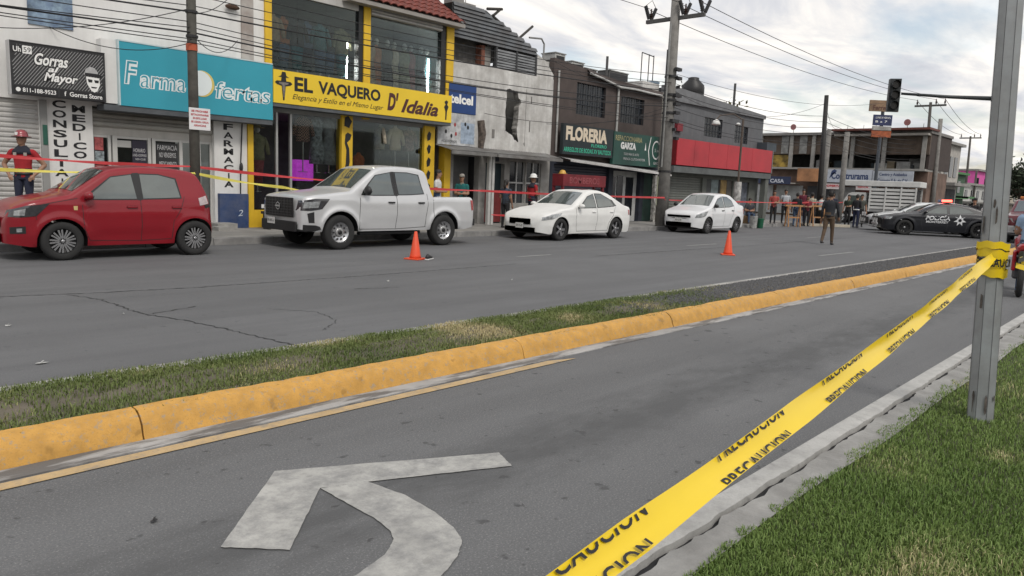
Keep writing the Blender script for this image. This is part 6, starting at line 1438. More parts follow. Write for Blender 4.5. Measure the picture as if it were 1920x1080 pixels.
def white_saloons():
    P = car_paint('white paint', (.68,.685,.67), 0, .3, .1)
    s, f, k = saloon('white_car', (16.0,14.70,0), 'sleek white four-door saloon with sunroof parked behind the pickup', P, 4.55, 1.77, 1.50, 2.75, .83, .33, 'five', True)
    s.window([(1.78*f,.955*k),(2.1*f,.955*k),(2.62*f,.965*k)], [(1.95*f,1.05*k),(2.28*f,1.27*k),(2.60*f,1.355*k)]); s.window([(2.72*f,.97*k),(3.1*f,.985*k),(3.62*f,1.02*k)], [(2.71*f,1.365*k),(3.05*f,1.36*k),(3.45*f,1.20*k)]); 
    s.window([(3.68*f,1.03*k),(3.74*f,1.035*k)], [(3.52*f,1.2*k),(3.56*f,1.17*k)])
    s.screen(1.55*f, 2.27*f, (.9,.92)); s.screen(3.50*f, 4.12*f, .85, 'rear_window'); s.screen(2.55*f, 3.0*f, .55, 'sunroof')
    for pts in ([(1.60*f,.93*k),(1.58*f,.6*k),(1.66*f,.27)], [(2.67*f,.95*k),(2.68*f,.6),(2.64*f,.26)], [(3.7*f,1.0*k),(3.55*f,.75*k),(3.3*f,.5),(3.28*f,.27)], [(1.66*f,.27),(3.28*f,.27)]): s.seam(pts)
    for x in (2.5*f, 3.45*f): s.block(x, .83*k, .17, .03, .03, 'door_handle', P)
    s.mirror(1.72*f, .99*k, P, .22, .14)
    s.patch([(.10,.58*k),(.45,.63*k),(.75,.72*k)], [(.12,.67*k),(.4,.755*k),(.85,.80*k)], 'headlight', LAMP, off=.008, n=12)
    s.patch([(L_-.30,.74*k) for L_ in (4.55,4.62)], [(L_-.34,.90*k) for L_ in (4.55,4.66)], 'tail_lamp', TAILR, off=.007, n=5)
    s.front(-.42,.42,.46,.63,'grille',TRIM,.02); s.front(-.6,.6,.24,.38,'lower_grille',TRIM,.02); plate(s, -.03, .42, 'SRV-15-20', -1); s.put_wheels('five')
    P2 = MATS['white paint'] if False else car_paint('bright white paint', (.72,.73,.74), 0, .3, .1)
    s, f, k = saloon('white_car', (25.15,14.85,0), 'small upright white saloon with dark wheels parked near the corner', P2, 3.95, 1.66, 1.52, 2.35, .82, .31, 'dark')
    s.window([(1.32*f,.985*k),(1.6*f,.98*k),(2.22*f,.99*k)], [(1.5*f,1.09*k),(1.8*f,1.28*k),(2.2*f,1.37*k)]); s.window([(2.32*f,.995*k),(2.7*f,1.005*k),(3.15*f,1.05*k)], [(2.31*f,1.375*k),(2.7*f,1.36*k),(3.02*f,1.22*k)])
    s.screen(1.2*f, 1.87*f, (.9,.92)); s.screen(3.12*f, 3.66*f, .85, 'rear_window')
    for pts in ([(1.2*f,.96*k),(1.2*f,.6*k),(1.27*f,.27)], [(2.27*f,.98*k),(2.28*f,.6),(2.24*f,.26)], [(3.2*f,1.02*k),(3.05*f,.75*k),(2.85*f,.5),(2.82*f,.27)], [(1.27*f,.27),(2.82*f,.27)]): s.seam(pts)
    for x in (2.1*f, 3.0*f): s.block(x, .86*k, .17, .03, .03, 'door_handle', TRIM)
    s.mirror(1.32*f, 1.02*k, TRIM, .2, .15)
    s.patch([(.06,.58*k),(.3,.60*k),(.55,.66*k)], [(.10,.70*k),(.35,.79*k),(.74,.84*k)], 'headlight', LAMP, off=.008, n=12)
    s.patch([(f*4.02,.72*k),(f*4.2,.72*k)], [(f*3.96,.92*k),(f*4.16,.94*k)], 'tail_lamp', TAILR, off=.007, n=5)
    s.front(-.5,.5,.60,.69,'grille',TRIM,.02); s.front(-.55,.55,.26,.42,'lower_grille',TRIM,.02); plate(s, -.03, .5, 'RKV-22-80', -1); s.put_wheels('dark')
white_saloons()

# ---- police car across the street
def police_car():
    P = M('police black', (.010,.011,.015), .35, var=.1, coat=.25); Wt = car_paint('police white', (.62,.64,.64), 0, .3, .1)
    T = [(0,.5),(.04,.74),(.2,.83),(1.0,.97),(1.45,1.05),(2.15,1.42),(2.4,1.48),(3.0,1.49),(3.5,1.42),(4.35,1.13),(4.85,1.08),(4.95,.98),(5.0,.5)]
    rz = math.radians(-73)      # nose towards +y
    hd = Vector((-.47,.88,0)).normalized(); ang = math.atan2(-hd.y, -hd.x)
    c = Vector((38.6,9.2,0)); loc = c+hd*2.5
    s = Car('police_car', tuple(loc), ang, 'black and white police car with lit red roof bar blocking the street', 5.0, 1.88, T, .22, (.93,3.95), .35, .405, [(.2,.94),(.45,.99),(.7,1.0),(.9,.985),(1.02,.95),(1.25,.85),(1.42,.77),(1.5,.74)], 1.0, P, nose=.5, tail=.4, fillet=.06, flare=.02, creases=((.86,.9,4.4,.014,.04),))
    s.window([(1.75,1.04),(2.1,1.04),(2.62,1.045)], [(1.92,1.14),(2.22,1.31),(2.6,1.37)]); s.window([(2.72,1.05),(3.1,1.06),(3.72,1.11)], [(2.71,1.375),(3.1,1.36),(3.5,1.25)])
    s.screen(1.52, 2.17, (.9,.92)); s.screen(3.6, 4.25, .85, 'rear_window')
    def lid(x0, x1, name, kk=.96):
        mb = MB(); n, m = 10, 8
        for i in range(n+1):
            x = x0+(x1-x0)*i/n; t = s.top(x); yt = s.y(x, t)
            for j in range(m+1): q = (-1+2*j/m)*kk; mb.v.append((x, q*yt, t+s.crown*(1-q*q)+.005))
        for i in range(n):
            for j in range(m): a = i*(m+1)+j; mb.f.append((a, a+m+1, a+m+2, a+1))
        mb.build(name, Wt, s.root, True, local=True)
    lid(2.3, 3.45, 'roof'); lid(4.35, 4.85, 'boot_lid', 1.0)
    for pts in ([(1.62,1.0),(1.6,.6),(1.68,.28)], [(2.67,1.02),(2.68,.6),(2.64,.27)], [(3.75,1.08),(3.65,.8),(3.45,.55),(3.42,.28)]): s.seam(pts, .005, M('seam grey', (.05,.05,.055), .5))
    s.seam([(.3,.93),(1.6,1.0),(3.8,1.06),(4.6,1.02)], .006, M('police stripe', (.30,.31,.33), .4))
    s.mirror(1.72, 1.08, P); 
    s.patch([(.0,.68),(.3,.70)], [(.03,.80),(.4,.82)], 'headlight', LAMP, off=.008, n=8); s.front(-.55,.55,.45,.72,'grille',TRIM)
    # push bar
    for y in (-.3, .3): MB().box(-.20,-.12,y-.04,y+.04,.3,.92,b=.01).build('push_bar', M('push bar', (.5,.5,.5), .4, .6), s.root, local=True)
    MB().box(-.20,-.14,-.55,.55,.72,.8,b=.01).build('push_bar', TRIM, s.root, local=True); MB().box(-.20,-.14,-.6,.6,.42,.5,b=.01).build('push_bar', MATS['push bar'], s.root, local=True)
    # lettering on the left flank
    W = M('police lettering', (.66,.67,.68), .5, var=.05)
    def flank(txt, x0, x1, z0, z1, bold=.0, shear=0.):
        v, f = text_geo(txt, bold, shear); lo, hi = v.min(0), v.max(0); mb = MB()
        for p in v: x = x0+(p[0]-lo[0])/(hi[0]-lo[0])*(x1-x0); z = z0+(p[1]-lo[1])/(hi[1]-lo[1])*(z1-z0); mb.v.append(s.pt(x, z, -1, .006))
        mb.f = f; mb.build('lettering', W, s.root, local=True)
    flank('POLICÍA', 1.75, 2.75, .74, .97, .03, .15); flank('MONTERREY', 1.78, 2.70, .61, .71, .02, .1)
    pts = []
    for k in range(14): a = math.pi*2*k/14+math.pi/2; rr = .26 if k % 2 == 0 else .12; pts.append(s.pt(3.15+rr*math.cos(a), .77+rr*math.sin(a), -1, .006))
    MB().add(pts, [tuple(range(14))]).build('star_emblem', W, s.root, local=True); MB().add([s.pt(3.15+.07*math.cos(a), .77+.07*math.sin(a), -1, .009) for a in np.linspace(0,6.28,13)[:-1]], [tuple(range(12))]).build('star_emblem', P, s.root, local=True)
    # roof light bar
    MB().box(2.55,2.85,-.62,.62,1.53,1.57,b=.01).build('light_bar_base', TRIM, s.root, local=True)
    MB().box(2.56,2.84,-.60,-.02,1.572,1.67,b=.02).build('red_beacon', M('lit beacon', (1.,.05,.03), .3, var=0, emit=9), s.root, local=True); MB().box(2.56,2.84,.02,.60,1.572,1.66,b=.02).build('blue_beacon', M('dull beacon', (.12,.2,.45), .2, var=.1), s.root, local=True)
    s.put_wheels('police')
police_car()

def white_patrol():
    P = car_paint('patrol white', (.66,.68,.68), 0, .3, .08); hd = Vector((-.47,.88,0)).normalized(); ang = math.atan2(-hd.y, -hd.x)
    s, f, k = saloon('patrol_car', (40.4,12.9,0), 'white patrol saloon with black push bar half hidden behind the black police car', P, 4.9, 1.86, 1.47, 3.0, .92, .35, 'dark', False, rz=ang)
    s.window([(1.32*f,.985*k),(1.6*f,.98*k),(2.22*f,.99*k)], [(1.5*f,1.09*k),(1.8*f,1.28*k),(2.2*f,1.37*k)]); s.window([(2.32*f,.995*k),(2.7*f,1.005*k),(3.15*f,1.05*k)], [(2.31*f,1.375*k),(2.7*f,1.36*k),(3.02*f,1.22*k)])
    s.screen(1.2*f, 1.87*f, (.9,.92)); s.patch([(.06,.58),(.5,.64)], [(.10,.72),(.6,.80)], 'headlight', LAMP, off=.008, n=10); s.front(-.55,.55,.35,.66,'grille',TRIM,.03); s.patch([(.02,.30),(.3,.30)], [(.02,.56),(.3,.55)], 'bumper_corner', TRIM, off=.01, n=8)
    for y in (-.3, .3): MB().box(-.20,-.12,y-.04,y+.04,.3,.9,b=.01).build('push_bar', MATS['push bar'], s.root, local=True)
    MB().box(-.20,-.14,-.6,.6,.62,.72,b=.01).build('push_bar', TRIM, s.root, local=True); MB().box(-.20,-.14,-.6,.6,.36,.44,b=.01).build('push_bar', TRIM, s.root, local=True)
    s.mirror(1.32*f, 1.02*k, P); s.put_wheels('dark')
white_patrol()

def dark_pickup():
    P = car_paint('maroon paint', (.10,.012,.018), 0, .3, .1)
    top = [(0,.75),(.03,1.05),(.1,1.12),(.35,1.16),(1.25,1.25),(1.95,1.74),(2.15,1.80),(3.2,1.82),(3.45,1.76),(3.6,1.2),(5.1,1.2),(5.15,.7)]
    ang = 0.12
    s = Car('pickup_truck', (36.4,5.25,0), ang, 'dark maroon police pickup facing down the lane behind the steel pole', 5.15, 1.86, top, .4, (.93,4.05), .38, .46, [(.3,.95),(.6,.995),(.85,1.0),(1.1,.99),(1.22,.955),(1.5,.86),(1.8,.79)], 1.2, P, nose=.4, tail=.14, cat='pickup truck', flare=.03, ends=(.72,.88))
    s.window([(1.5,1.2),(2.0,1.2),(2.4,1.2)], [(1.6,1.3),(1.95,1.6),(2.4,1.7)]); s.window([(2.55,1.2),(3.0,1.2),(3.3,1.25)], [(2.55,1.7),(2.9,1.7),(3.2,1.65)]); s.screen(1.3,1.95,.92)
    s.front(-.55,.55,.78,1.0,'grille',TRIM,.03); s.patch([(0,.85),(.4,.88)], [(.02,1.02),(.5,1.06)], 'headlight', LAMP, off=.01); s.front(-.85,.85,.42,.72,'bumper',M('pale bumper', (.4,.4,.4), .4, .3),.12,b=.03); plate(s,-.13,.6,'PNL-882',-1)
    for i in range(3): MB().box(-.22,-.16,-.6,.6,.5+i*.2,.55+i*.2,b=.01).build('push_bar', TRIM, s.root, local=True)
    MB().box(2.3,2.6,-.6,.6,1.84,1.95,b=.02).build('light_bar', M('amber bar', (.6,.2,.05), .4), s.root, local=True); s.put_wheels('dark', .25)
dark_pickup()

# ---- white stake truck on the side street (nose towards +y)
def stake_truck():
    r = empty('stake_truck', (49.4,18.0,0), math.radians(-84), 'white stake-bed truck with slatted sides crossing behind the police car', 'truck', 'vehicles standing in the street')
    W = M('truck white', (.62,.62,.60), .5, var=.12, streak=.15); n = r
    B = lambda name, m, *a, b=0.: MB().box(*a, b=b).build(name, m, r, local=True)
    # local x: 0 nose .. 6.4 tail, after rotation the nose points to +y
    def cab():
        prof = [(0,.45),(0,.95),(.15,1.08),(.75,1.18),(1.15,1.85),(1.35,1.95),(2.15,1.95),(2.2,1.85),(2.2,.45)]
        MB().prism(prof, -.92, .92).build('cab', W, r, local=True)
        for sd in (-1,1):
            y = sd*.924; q = [(1.02,1.22),(1.25,1.75),(1.95,1.75),(1.95,1.22)]; MB().prism(q, min(y,y+sd*.006), max(y,y+sd*.006)).build('cab_window', CGL, r, local=True); B('door_handle', TRIM, 1.8,1.95, min(y,y+sd*.03), max(y,y+sd*.03), 1.08,1.12)
        MB().add([(.80,-.82,1.24),(.80,.82,1.24),(1.13,.78,1.82),(1.13,-.78,1.82)], [(0,3,2,1)]).build('windscreen', CGL, r, local=True); B('bumper', TRIM, -.1,.02,-.9,.9,.42,.62,b=.02); B('grille', TRIM, -.02,.01,-.6,.6,.66,.9)
        for sd in (-1,1): B('headlight', LAMP, -.03,.01, sd*.75-.12, sd*.75+.12, .72,.9)
    cab()
    B('bed_floor', M('bed grey', (.3,.3,.3), .7), 2.35,5.0,-1.0,1.0,.80,.95); B('chassis', TRIM, .6,4.9,-.4,.4,.45,.79)
    for sd in (-1,1):
        for i in range(6): B('side_slat', W, 2.36,4.98, sd*1.0-.02, sd*1.0+.02, .98+i*.22,1.13+i*.22)
        for x in (2.38,3.25,4.1,4.9): B('stake', W, x,x+.08, sd*1.03-.025, sd*1.03+.025, .8,2.32)
    for i in range(6): B('front_slat', W, 2.36,2.40,-.96,.96,.98+i*.22,1.13+i*.22)
    B('top_panel', W, .9,5.15,-1.08,1.08,2.34,2.68,b=.03); B('inner_load', DARK, 2.5,4.9,-.9,.9,.96,2.2)
    for x in (.85,4.1):
        for sd in (-1,1): wheel(r, x, sd*.95, .39, .24, sd, 'steel')
stake_truck()
def motorbike():
    r = empty('motorcycle', (15.4,2.28,0), 0.15, 'red motorcycle standing in the near lane at the road edge', 'motorcycle')
    for x in (0, 1.32): 
        t = MB().lathe([(.2,-.03),(.24,-.05),(.28,-.045),(.30,-.02),(.30,.02),(.28,.045),(.24,.05),(.2,.03)], 28, (x,0,.3), 'y').build('wheel', RUB, r, True, local=True); MB().lathe([(.205,-.025),(.19,-.02),(.04,-.05),(.04,.05),(.19,.02),(.205,.025)], 20, (x,0,.3), 'y').build('rim', M('rim dark', (.018,.018,.019)), t, True, local=True)
    rd = car_paint('bike red', (.35,.012,.02), 0, .3, .1)
    MB().tube([(-.25,0,.86),(0,0,.82),(.3,0,.78)], [.06,.12,.13], 10).build('tail_fairing', rd, r, True, local=True); MB().tube([(.55,0,.8),(.75,0,.92),(1.0,0,.86)], [.12,.17,.10], 10).build('fuel_tank', rd, r, True, local=True); MB().ell((.32,0,.87), .38,.13,.06).build('seat', TRIM, r, True, local=True)
    MB().box(.35,.9,-.14,.14,.28,.68,b=.04).build('engine', M('engine grey', (.12,.12,.13), .5, .5), r, local=True); MB().tube([(.6,-.17,.3),(-.2,-.2,.42)], [.03,.055], 10).build('exhaust', TRIM, r, True, local=True); MB().tube([(1.0,0,1.0),(1.32,0,.3)], .04, 8).build('fork', CHROME, r, True, local=True)
    MB().tube([(.92,-.36,1.05),(1.0,0,1.02),(.92,.36,1.05)], .018, 6).build('handlebar', TRIM, r, True, local=True); MB().ell((1.12,0,.92), .09,.11,.11).build('headlight', LAMP, r, True, local=True); MB().tube([(-.25,0,.8),(-.32,0,.55)], [.07,.05], 8).build('rear_mudguard', TRIM, r, True, local=True); MB().box(-.28,-.24,-.06,.06,.84,.9).build('tail_lamp', TAILR, r, local=True)
    for sd in (-1,1): MB().box(-.1,.35,sd*.13-.03,sd*.13+.03,.45,.8,b=.03).build('side_panel', rd, r, local=True)
motorbike()
# ================================================================== PEOPLE
SKIN = M('skin', (.30,.165,.105), .6, var=.1); HAIR = M('dark hair', (.015,.012,.01), .6, var=.2, bump=.5)
def cloth(name, c): return M('wear '+name, c, .9, var=.16, scale=6, bump=.25, bscale=30)
def loft(rings, n=12):
    """rings: (centre, ax vector, ay vector)"""
    v = []; f = []
    for c, a, b in rings:
        for k in range(n): t = 2*math.pi*k/n; v.append(c+a*math.cos(t)+b*math.sin(t))
    for i in range(len(rings)-1):
        for k in range(n): f.append((i*n+k, i*n+(k+1) % n, (i+1)*n+(k+1) % n, (i+1)*n+k))
    f.append(tuple(range(n))[::-1]); f.append(tuple((len(rings)-1)*n+k for k in range(n))); return v, f
def limb(pts, rs, n=10):
    pts = [Vector(p) for p in pts]; d0 = (pts[1]-pts[0]).normalized(); R_ = []
    ref = Vector((1,0,0)) if abs(d0.x) < .8 else Vector((0,1,0))
    P, Q = [], []
    for i in range(len(pts)-1):
        for t in range(4): P.append(pts[i].lerp(pts[i+1], t/4)); Q.append(rs[i]+(rs[i+1]-rs[i])*t/4)
    P.append(pts[-1]); Q.append(rs[-1])
    # round end caps
    P = [P[0]-d0*Q[0]*.6]+P+[P[-1]+(P[-1]-P[-2]).normalized()*Q[-1]*.6]; Q = [Q[0]*.6]+Q+[Q[-1]*.6]
    for i, p in enumerate(P):
        t = (P[min(i+1, len(P)-1)]-P[max(i-1, 0)]).normalized(); a = t.cross(ref).normalized(); b = t.cross(a); R_.append((p, a*Q[i], b*Q[i]))
    return loft(R_, n)
def person(loc, rz, H, label, top, legs, shoes=None, arms=('down','down'), stride=0., voxel=.016, sleeve='short', hat=None, hair=True, skin=SKIN, head_turn=0., fem=False, extra=None, lean=0., group=None, seat=False):
    """faces local +y before rotation rz; one continuous remeshed body with colour zones"""
    root = empty('person', loc, rz, label, 'person', group)
    k = H/1.75; V = lambda x, y, z: Vector((x*k, y*k, z*k)); src = []
    def add(vf, zone): src.append((vf[0], vf[1], zone))
    hipz = .90 if not seat else .45
    zs = [(hipz-.06,.155,.11),(hipz+.02,.165,.12),(hipz+.12,.155,.115),(hipz+.20,.15,.11),(hipz+.32,.165,.115),(hipz+.42,.178,.118),(hipz+.48,.170,.108),(hipz+.53,.11,.085),(hipz+.56,.06,.06)]
    def L_(p): return p+V(0, lean*max(0, (p.z/k-hipz)), 0)
    add(loft([(L_(V(0,0,z)), V(a*(.92 if fem else 1),0,0), V(0,b,0)) for z, a, b in zs[:3]], 14), 'legs'); add(loft([(L_(V(0,0,z)), V(a*(.9 if fem else 1),0,0), V(0,b,0)) for z, a, b in zs[1:]], 14), 'top')
    sh = hipz+.50; add(limb([L_(V(0,.005,sh+.02)), L_(V(0,.012,sh+.12))], [.06*k,.055*k]), 'skin')
    hc = L_(V(0,.02,sh+.23)); ct, st = math.cos(head_turn), math.sin(head_turn)
    hr = []
    for z, a, b, dy in ((-.125,.03,.035,.03),(-.11,.052,.055,.022),(-.07,.066,.082,.008),(-.02,.073,.093,.0),(.03,.077,.098,-.004),(.075,.07,.09,-.008),(.105,.045,.06,-.01),(.118,.015,.02,-.01)):
        hr.append((hc+V(0+dy*-st,dy*ct,z), V(a*ct,a*st,0), V(-b*st,b*ct,0)))
    add(loft(hr, 14), 'skin'); fw = Vector((-st,ct,0)); rt = Vector((ct,st,0))
    add(limb([hc+fw*.085*k+V(0,0,.015), hc+fw*.108*k+V(0,0,-.025)], [.010*k,.016*k], 6), 'skin')
    for s_ in (-1,1): add(limb([hc+rt*.078*s_*k+V(0,0,.02), hc+rt*.080*s_*k+V(0,0,-.03)], [.014*k,.010*k], 6), 'skin')
    for s_, pose in zip((-1,1), arms):
        S0 = L_(V(s_*.185,0,sh-.03))
        if pose == 'down': E, W = L_(V(s_*.235,-.02,sh-.32)), L_(V(s_*.25,.06,sh-.56))
        elif pose == 'hip': E, W = L_(V(s_*.36,-.06,sh-.27)), L_(V(s_*.22,.10,sh-.47))
        elif pose == 'front': E, W = L_(V(s_*.23,.02,sh-.30)), L_(V(s_*.06,.20,sh-.30))
        elif pose == 'up': E, W = L_(V(s_*.26,.10,sh-.24)), L_(V(s_*.12,.24,sh+.02))
        elif pose == 'swingf': E, W = L_(V(s_*.24,.06,sh-.30)), L_(V(s_*.23,.22,sh-.50))
        else: E, W = L_(V(s_*.25,-.14,sh-.29)), L_(V(s_*.26,-.16,sh-.55))
        mid = S0.lerp(E, .62)
        add(limb([S0+V(-s_*.04,0,.01), S0], [.062*k,.064*k]), 'top'); add(limb([S0, mid], [.062*k,.054*k]), 'top'); add(limb([mid, E], [.050*k,.044*k]), 'top' if sleeve == 'long' else 'skin')
        add(limb([E, E.lerp(W,.35), W], [.043*k,.042*k,.028*k]), 'top' if sleeve == 'long' else 'skin')
        d = (W-E).normalized(); sd = d.cross(Vector((0,1,0))); sd = (sd if sd.length > .2 else d.cross(Vector((1,0,0)))).normalized(); up_ = d.cross(sd)
        pc = W+d*.085*k; add(limb([W, W+d*.05*k, pc], [.026*k,.036*k,.036*k], 8), 'skin')
        for i_, (o_, l_) in enumerate(((-.030,.055),(-.010,.072),(.010,.068),(.030,.050))):
            b0 = pc+sd*o_*k; m_ = b0+d*l_*.55*k+up_*.006*k; add(limb([b0, m_, m_+d*l_*.45*k+up_*.018*k], [.0105*k,.0095*k,.008*k], 6), 'skin')
        b0 = W+d*.03*k-sd*.028*k; add(limb([b0, b0+d*.03*k-sd*.022*k, b0+d*.06*k-sd*.026*k], [.012*k,.011*k,.009*k], 6), 'skin')
    for s_ in (-1,1):
        st_ = stride*s_; hp = V(s_*.085,0,hipz)
        if seat: kn, an = V(s_*.12,.42,.48), V(s_*.12,.44,.09)
        else: kn, an = V(s_*.095,st_*.55+.03,.49), V(s_*.10,st_*1.0-(.10 if st_ < 0 else 0),.085+(.05 if st_ < 0 and stride else 0))
        add(limb([hp, hp.lerp(kn,.5), kn], [.092*k,.082*k,.060*k], 12), 'legs'); add(limb([kn, kn.lerp(an,.35), an], [.060*k,.058*k,.046*k], 12), 'legs')
        add(loft([(an+V(0,-.06,-.045), V(.034,0,0), V(0,0,.035)), (an+V(0,-.03,-.035), V(.042,0,0), V(0,0,.05)), (an+V(0,.06,-.048), V(.045,0,0), V(0,0,.036)), (an+V(0,.15,-.062), V(.044,0,0), V(0,0,.024)), (an+V(0,.19,-.066), V(.026,0,0), V(0,0,.016))], 10), 'shoes')
    mb = MB(); pts = []
    for v, f, z in src: mb.add([tuple(q) for q in v], f); pts += [(q, z) for q in v]
    o = mb.build('body', SKIN, root, True, local=True)
    md = o.modifiers.new('r', 'REMESH'); md.mode = 'VOXEL'; md.voxel_size = voxel; md.use_smooth_shade = True
    sm = o.modifiers.new('s', 'SMOOTH'); sm.factor = .5; sm.iterations = 2
    dg = bpy.context.evaluated_depsgraph_get(); me = bpy.data.meshes.new_from_object(o.evaluated_get(dg)); o.modifiers.clear(); old = o.data; o.data = me; bpy.data.meshes.remove(old)
    kd = kdtree.KDTree(len(pts)); order = ['skin','top','legs','shoes']
    for i, (q, z) in enumerate(pts): kd.insert(q, i)
    kd.balance(); me.materials.clear()
    for m in (skin, top, legs, shoes or BLACK): me.materials.append(m)
    idx = []
    for p in me.polygons: idx.append(order.index(pts[kd.find(p.center)[1]][1]))
    me.polygons.foreach_set('material_index', idx); me.polygons.foreach_set('use_smooth', [True]*len(idx)); me.update()
    # face: eyes and mouth, hair or headgear
    for s_ in (-1,1):
        e = hc+fw*.088*k+rt*.030*s_*k+V(0,0,.012); MB().ell(tuple(e), .012*k,.012*k,.007*k, 6, 4).build('eye', BLACK, root, True, local=True)
    mth = hc+fw*.084*k+V(0,0,-.062); MB().ell(tuple(mth), .022*k,.010*k,.006*k, 6, 4).build('mouth', M('lips', (.20,.08,.06), .6), root, True, local=True)
    if hair and not (hat and hat[0] == 'helmet'):
        rings = []
        for z, a, b, dy in ((-.06,.070,.06,-.040),(-.02,.082,.085,-.020),(.03,.086,.103,-.012),(.08,.080,.100,-.012),(.115,.055,.07,-.012),(.132,.015,.02,-.012)):
            rings.append((hc+V(-dy*st,dy*ct,z), V(a*ct,a*st,0), V(-b*st,b*ct,0)))
        v, f = loft(rings, 14); h = MB().add([tuple(q) for q in v], f).build('hair', HAIR, root, True, local=True)
        if fem: MB().tube([tuple(hc+fw*-.09*k+V(0,0,.02)), tuple(hc+fw*-.11*k+V(0,0,-.12)), tuple(hc+fw*-.10*k+V(0,0,-.26))], [.05*k,.055*k,.02*k], 8).build('ponytail', HAIR, root, True, local=True)
    if hat:
        kind, m1, m2 = hat
        if kind == 'helmet':
            pr = [(.165,0),(.17,.012),(.115,.02),(.115,.05),(.10,.10),(.06,.135),(.01,.145)]
            h = MB().lathe([(a*k, b*k) for a, b in pr], 18, tuple(hc+V(0,0,.03))).build('helmet', m1, root, True, local=True); MB().lathe([(.172*k,-.004),(.175*k,.004),(.16*k,.006)], 18, tuple(hc+V(0,0,.03))).build('brim', m2, h, True, local=True)
            MB().box(-.025*k+(hc+fw*.10*k).x, .025*k+(hc+fw*.10*k).x, (hc+fw*.115*k).y-.01, (hc+fw*.115*k).y+.01, (hc.z+.06*k), (hc.z+.12*k)).build('helmet_badge', m2 if kind != 'helmet' else WHITE, h, local=True)
        else:
            h = MB().lathe([(.098*k,0),(.098*k,.04*k),(.08*k,.085*k),(.03*k,.105*k)], 14, tuple(hc+V(0,0,.035)), 'z', .95, 1.08).build('cap', m1, root, True, local=True); c = hc+fw*.12*k+V(0,0,.04); MB().ell(tuple(c), .07*k,.07*k,.008*k, 10, 4).build('cap_peak', m1, h, True, local=True)
    if extra: extra(root, k, V, L_, sh, hipz)
    return root
def belt(m):
    def f(root, k, V, L_, sh, hipz): MB().lathe([(.172*k,(hipz+.03)*k),(.172*k,(hipz+.08)*k)], 16, (0,0,0), 'z', .95, .75).build('belt', m, root, True, local=True)
    return f
def pack(m, front=False):
    def f(root, k, V, L_, sh, hipz): MB().box(-.15*k,.15*k,(-.24 if not front else .10)*k,(-.10 if not front else .2)*k,(hipz+.12)*k,(hipz+.5)*k,b=.04).build('backpack', m, root, True, local=True)
    return f
def vest(m, w=True):
    def f(root, k, V, L_, sh, hipz):
        MB().lathe([(.172*k,(hipz+.16)*k),(.185*k,(hipz+.42)*k),(.18*k,(hipz+.5)*k),(.12*k,(hipz+.545)*k)], 16, (0,0,0), 'z', 1.03, .74).build('vest', m, root, True, local=True)
        MB().lathe([(.182*k,(hipz+.26)*k),(.184*k,(hipz+.30)*k)], 16, (0,0,0), 'z', 1.04, .76).build('reflective_band', M('silver band', (.6,.6,.6), .3), root, True, local=True)
    return f
def ff_top(root, k, V, L_, sh, hipz):
    nv = cloth('navy yoke', (.02,.022,.035))
    MB().lathe([(.187*k,(hipz+.43)*k),(.182*k,(hipz+.49)*k),(.125*k,(hipz+.545)*k),(.075*k,(hipz+.60)*k)], 16, (0,0,0), 'z', 1.02, .72).build('shoulder_yoke', nv, root, True, local=True)
    for s_ in (-1,1): MB().box(s_*.09*k-.028*k, s_*.09*k+.028*k, .124*k, .136*k, (hipz+.40)*k, (hipz+.46)*k).build('chest_badge', M('badge grey', (.5,.45,.4), .5, var=.4), root, local=True)
    MB().lathe([(.170*k,(hipz+.03)*k),(.170*k,(hipz+.075)*k)], 16, (0,0,0), 'z', .95, .77).build('belt', BLACK, root, True, local=True)
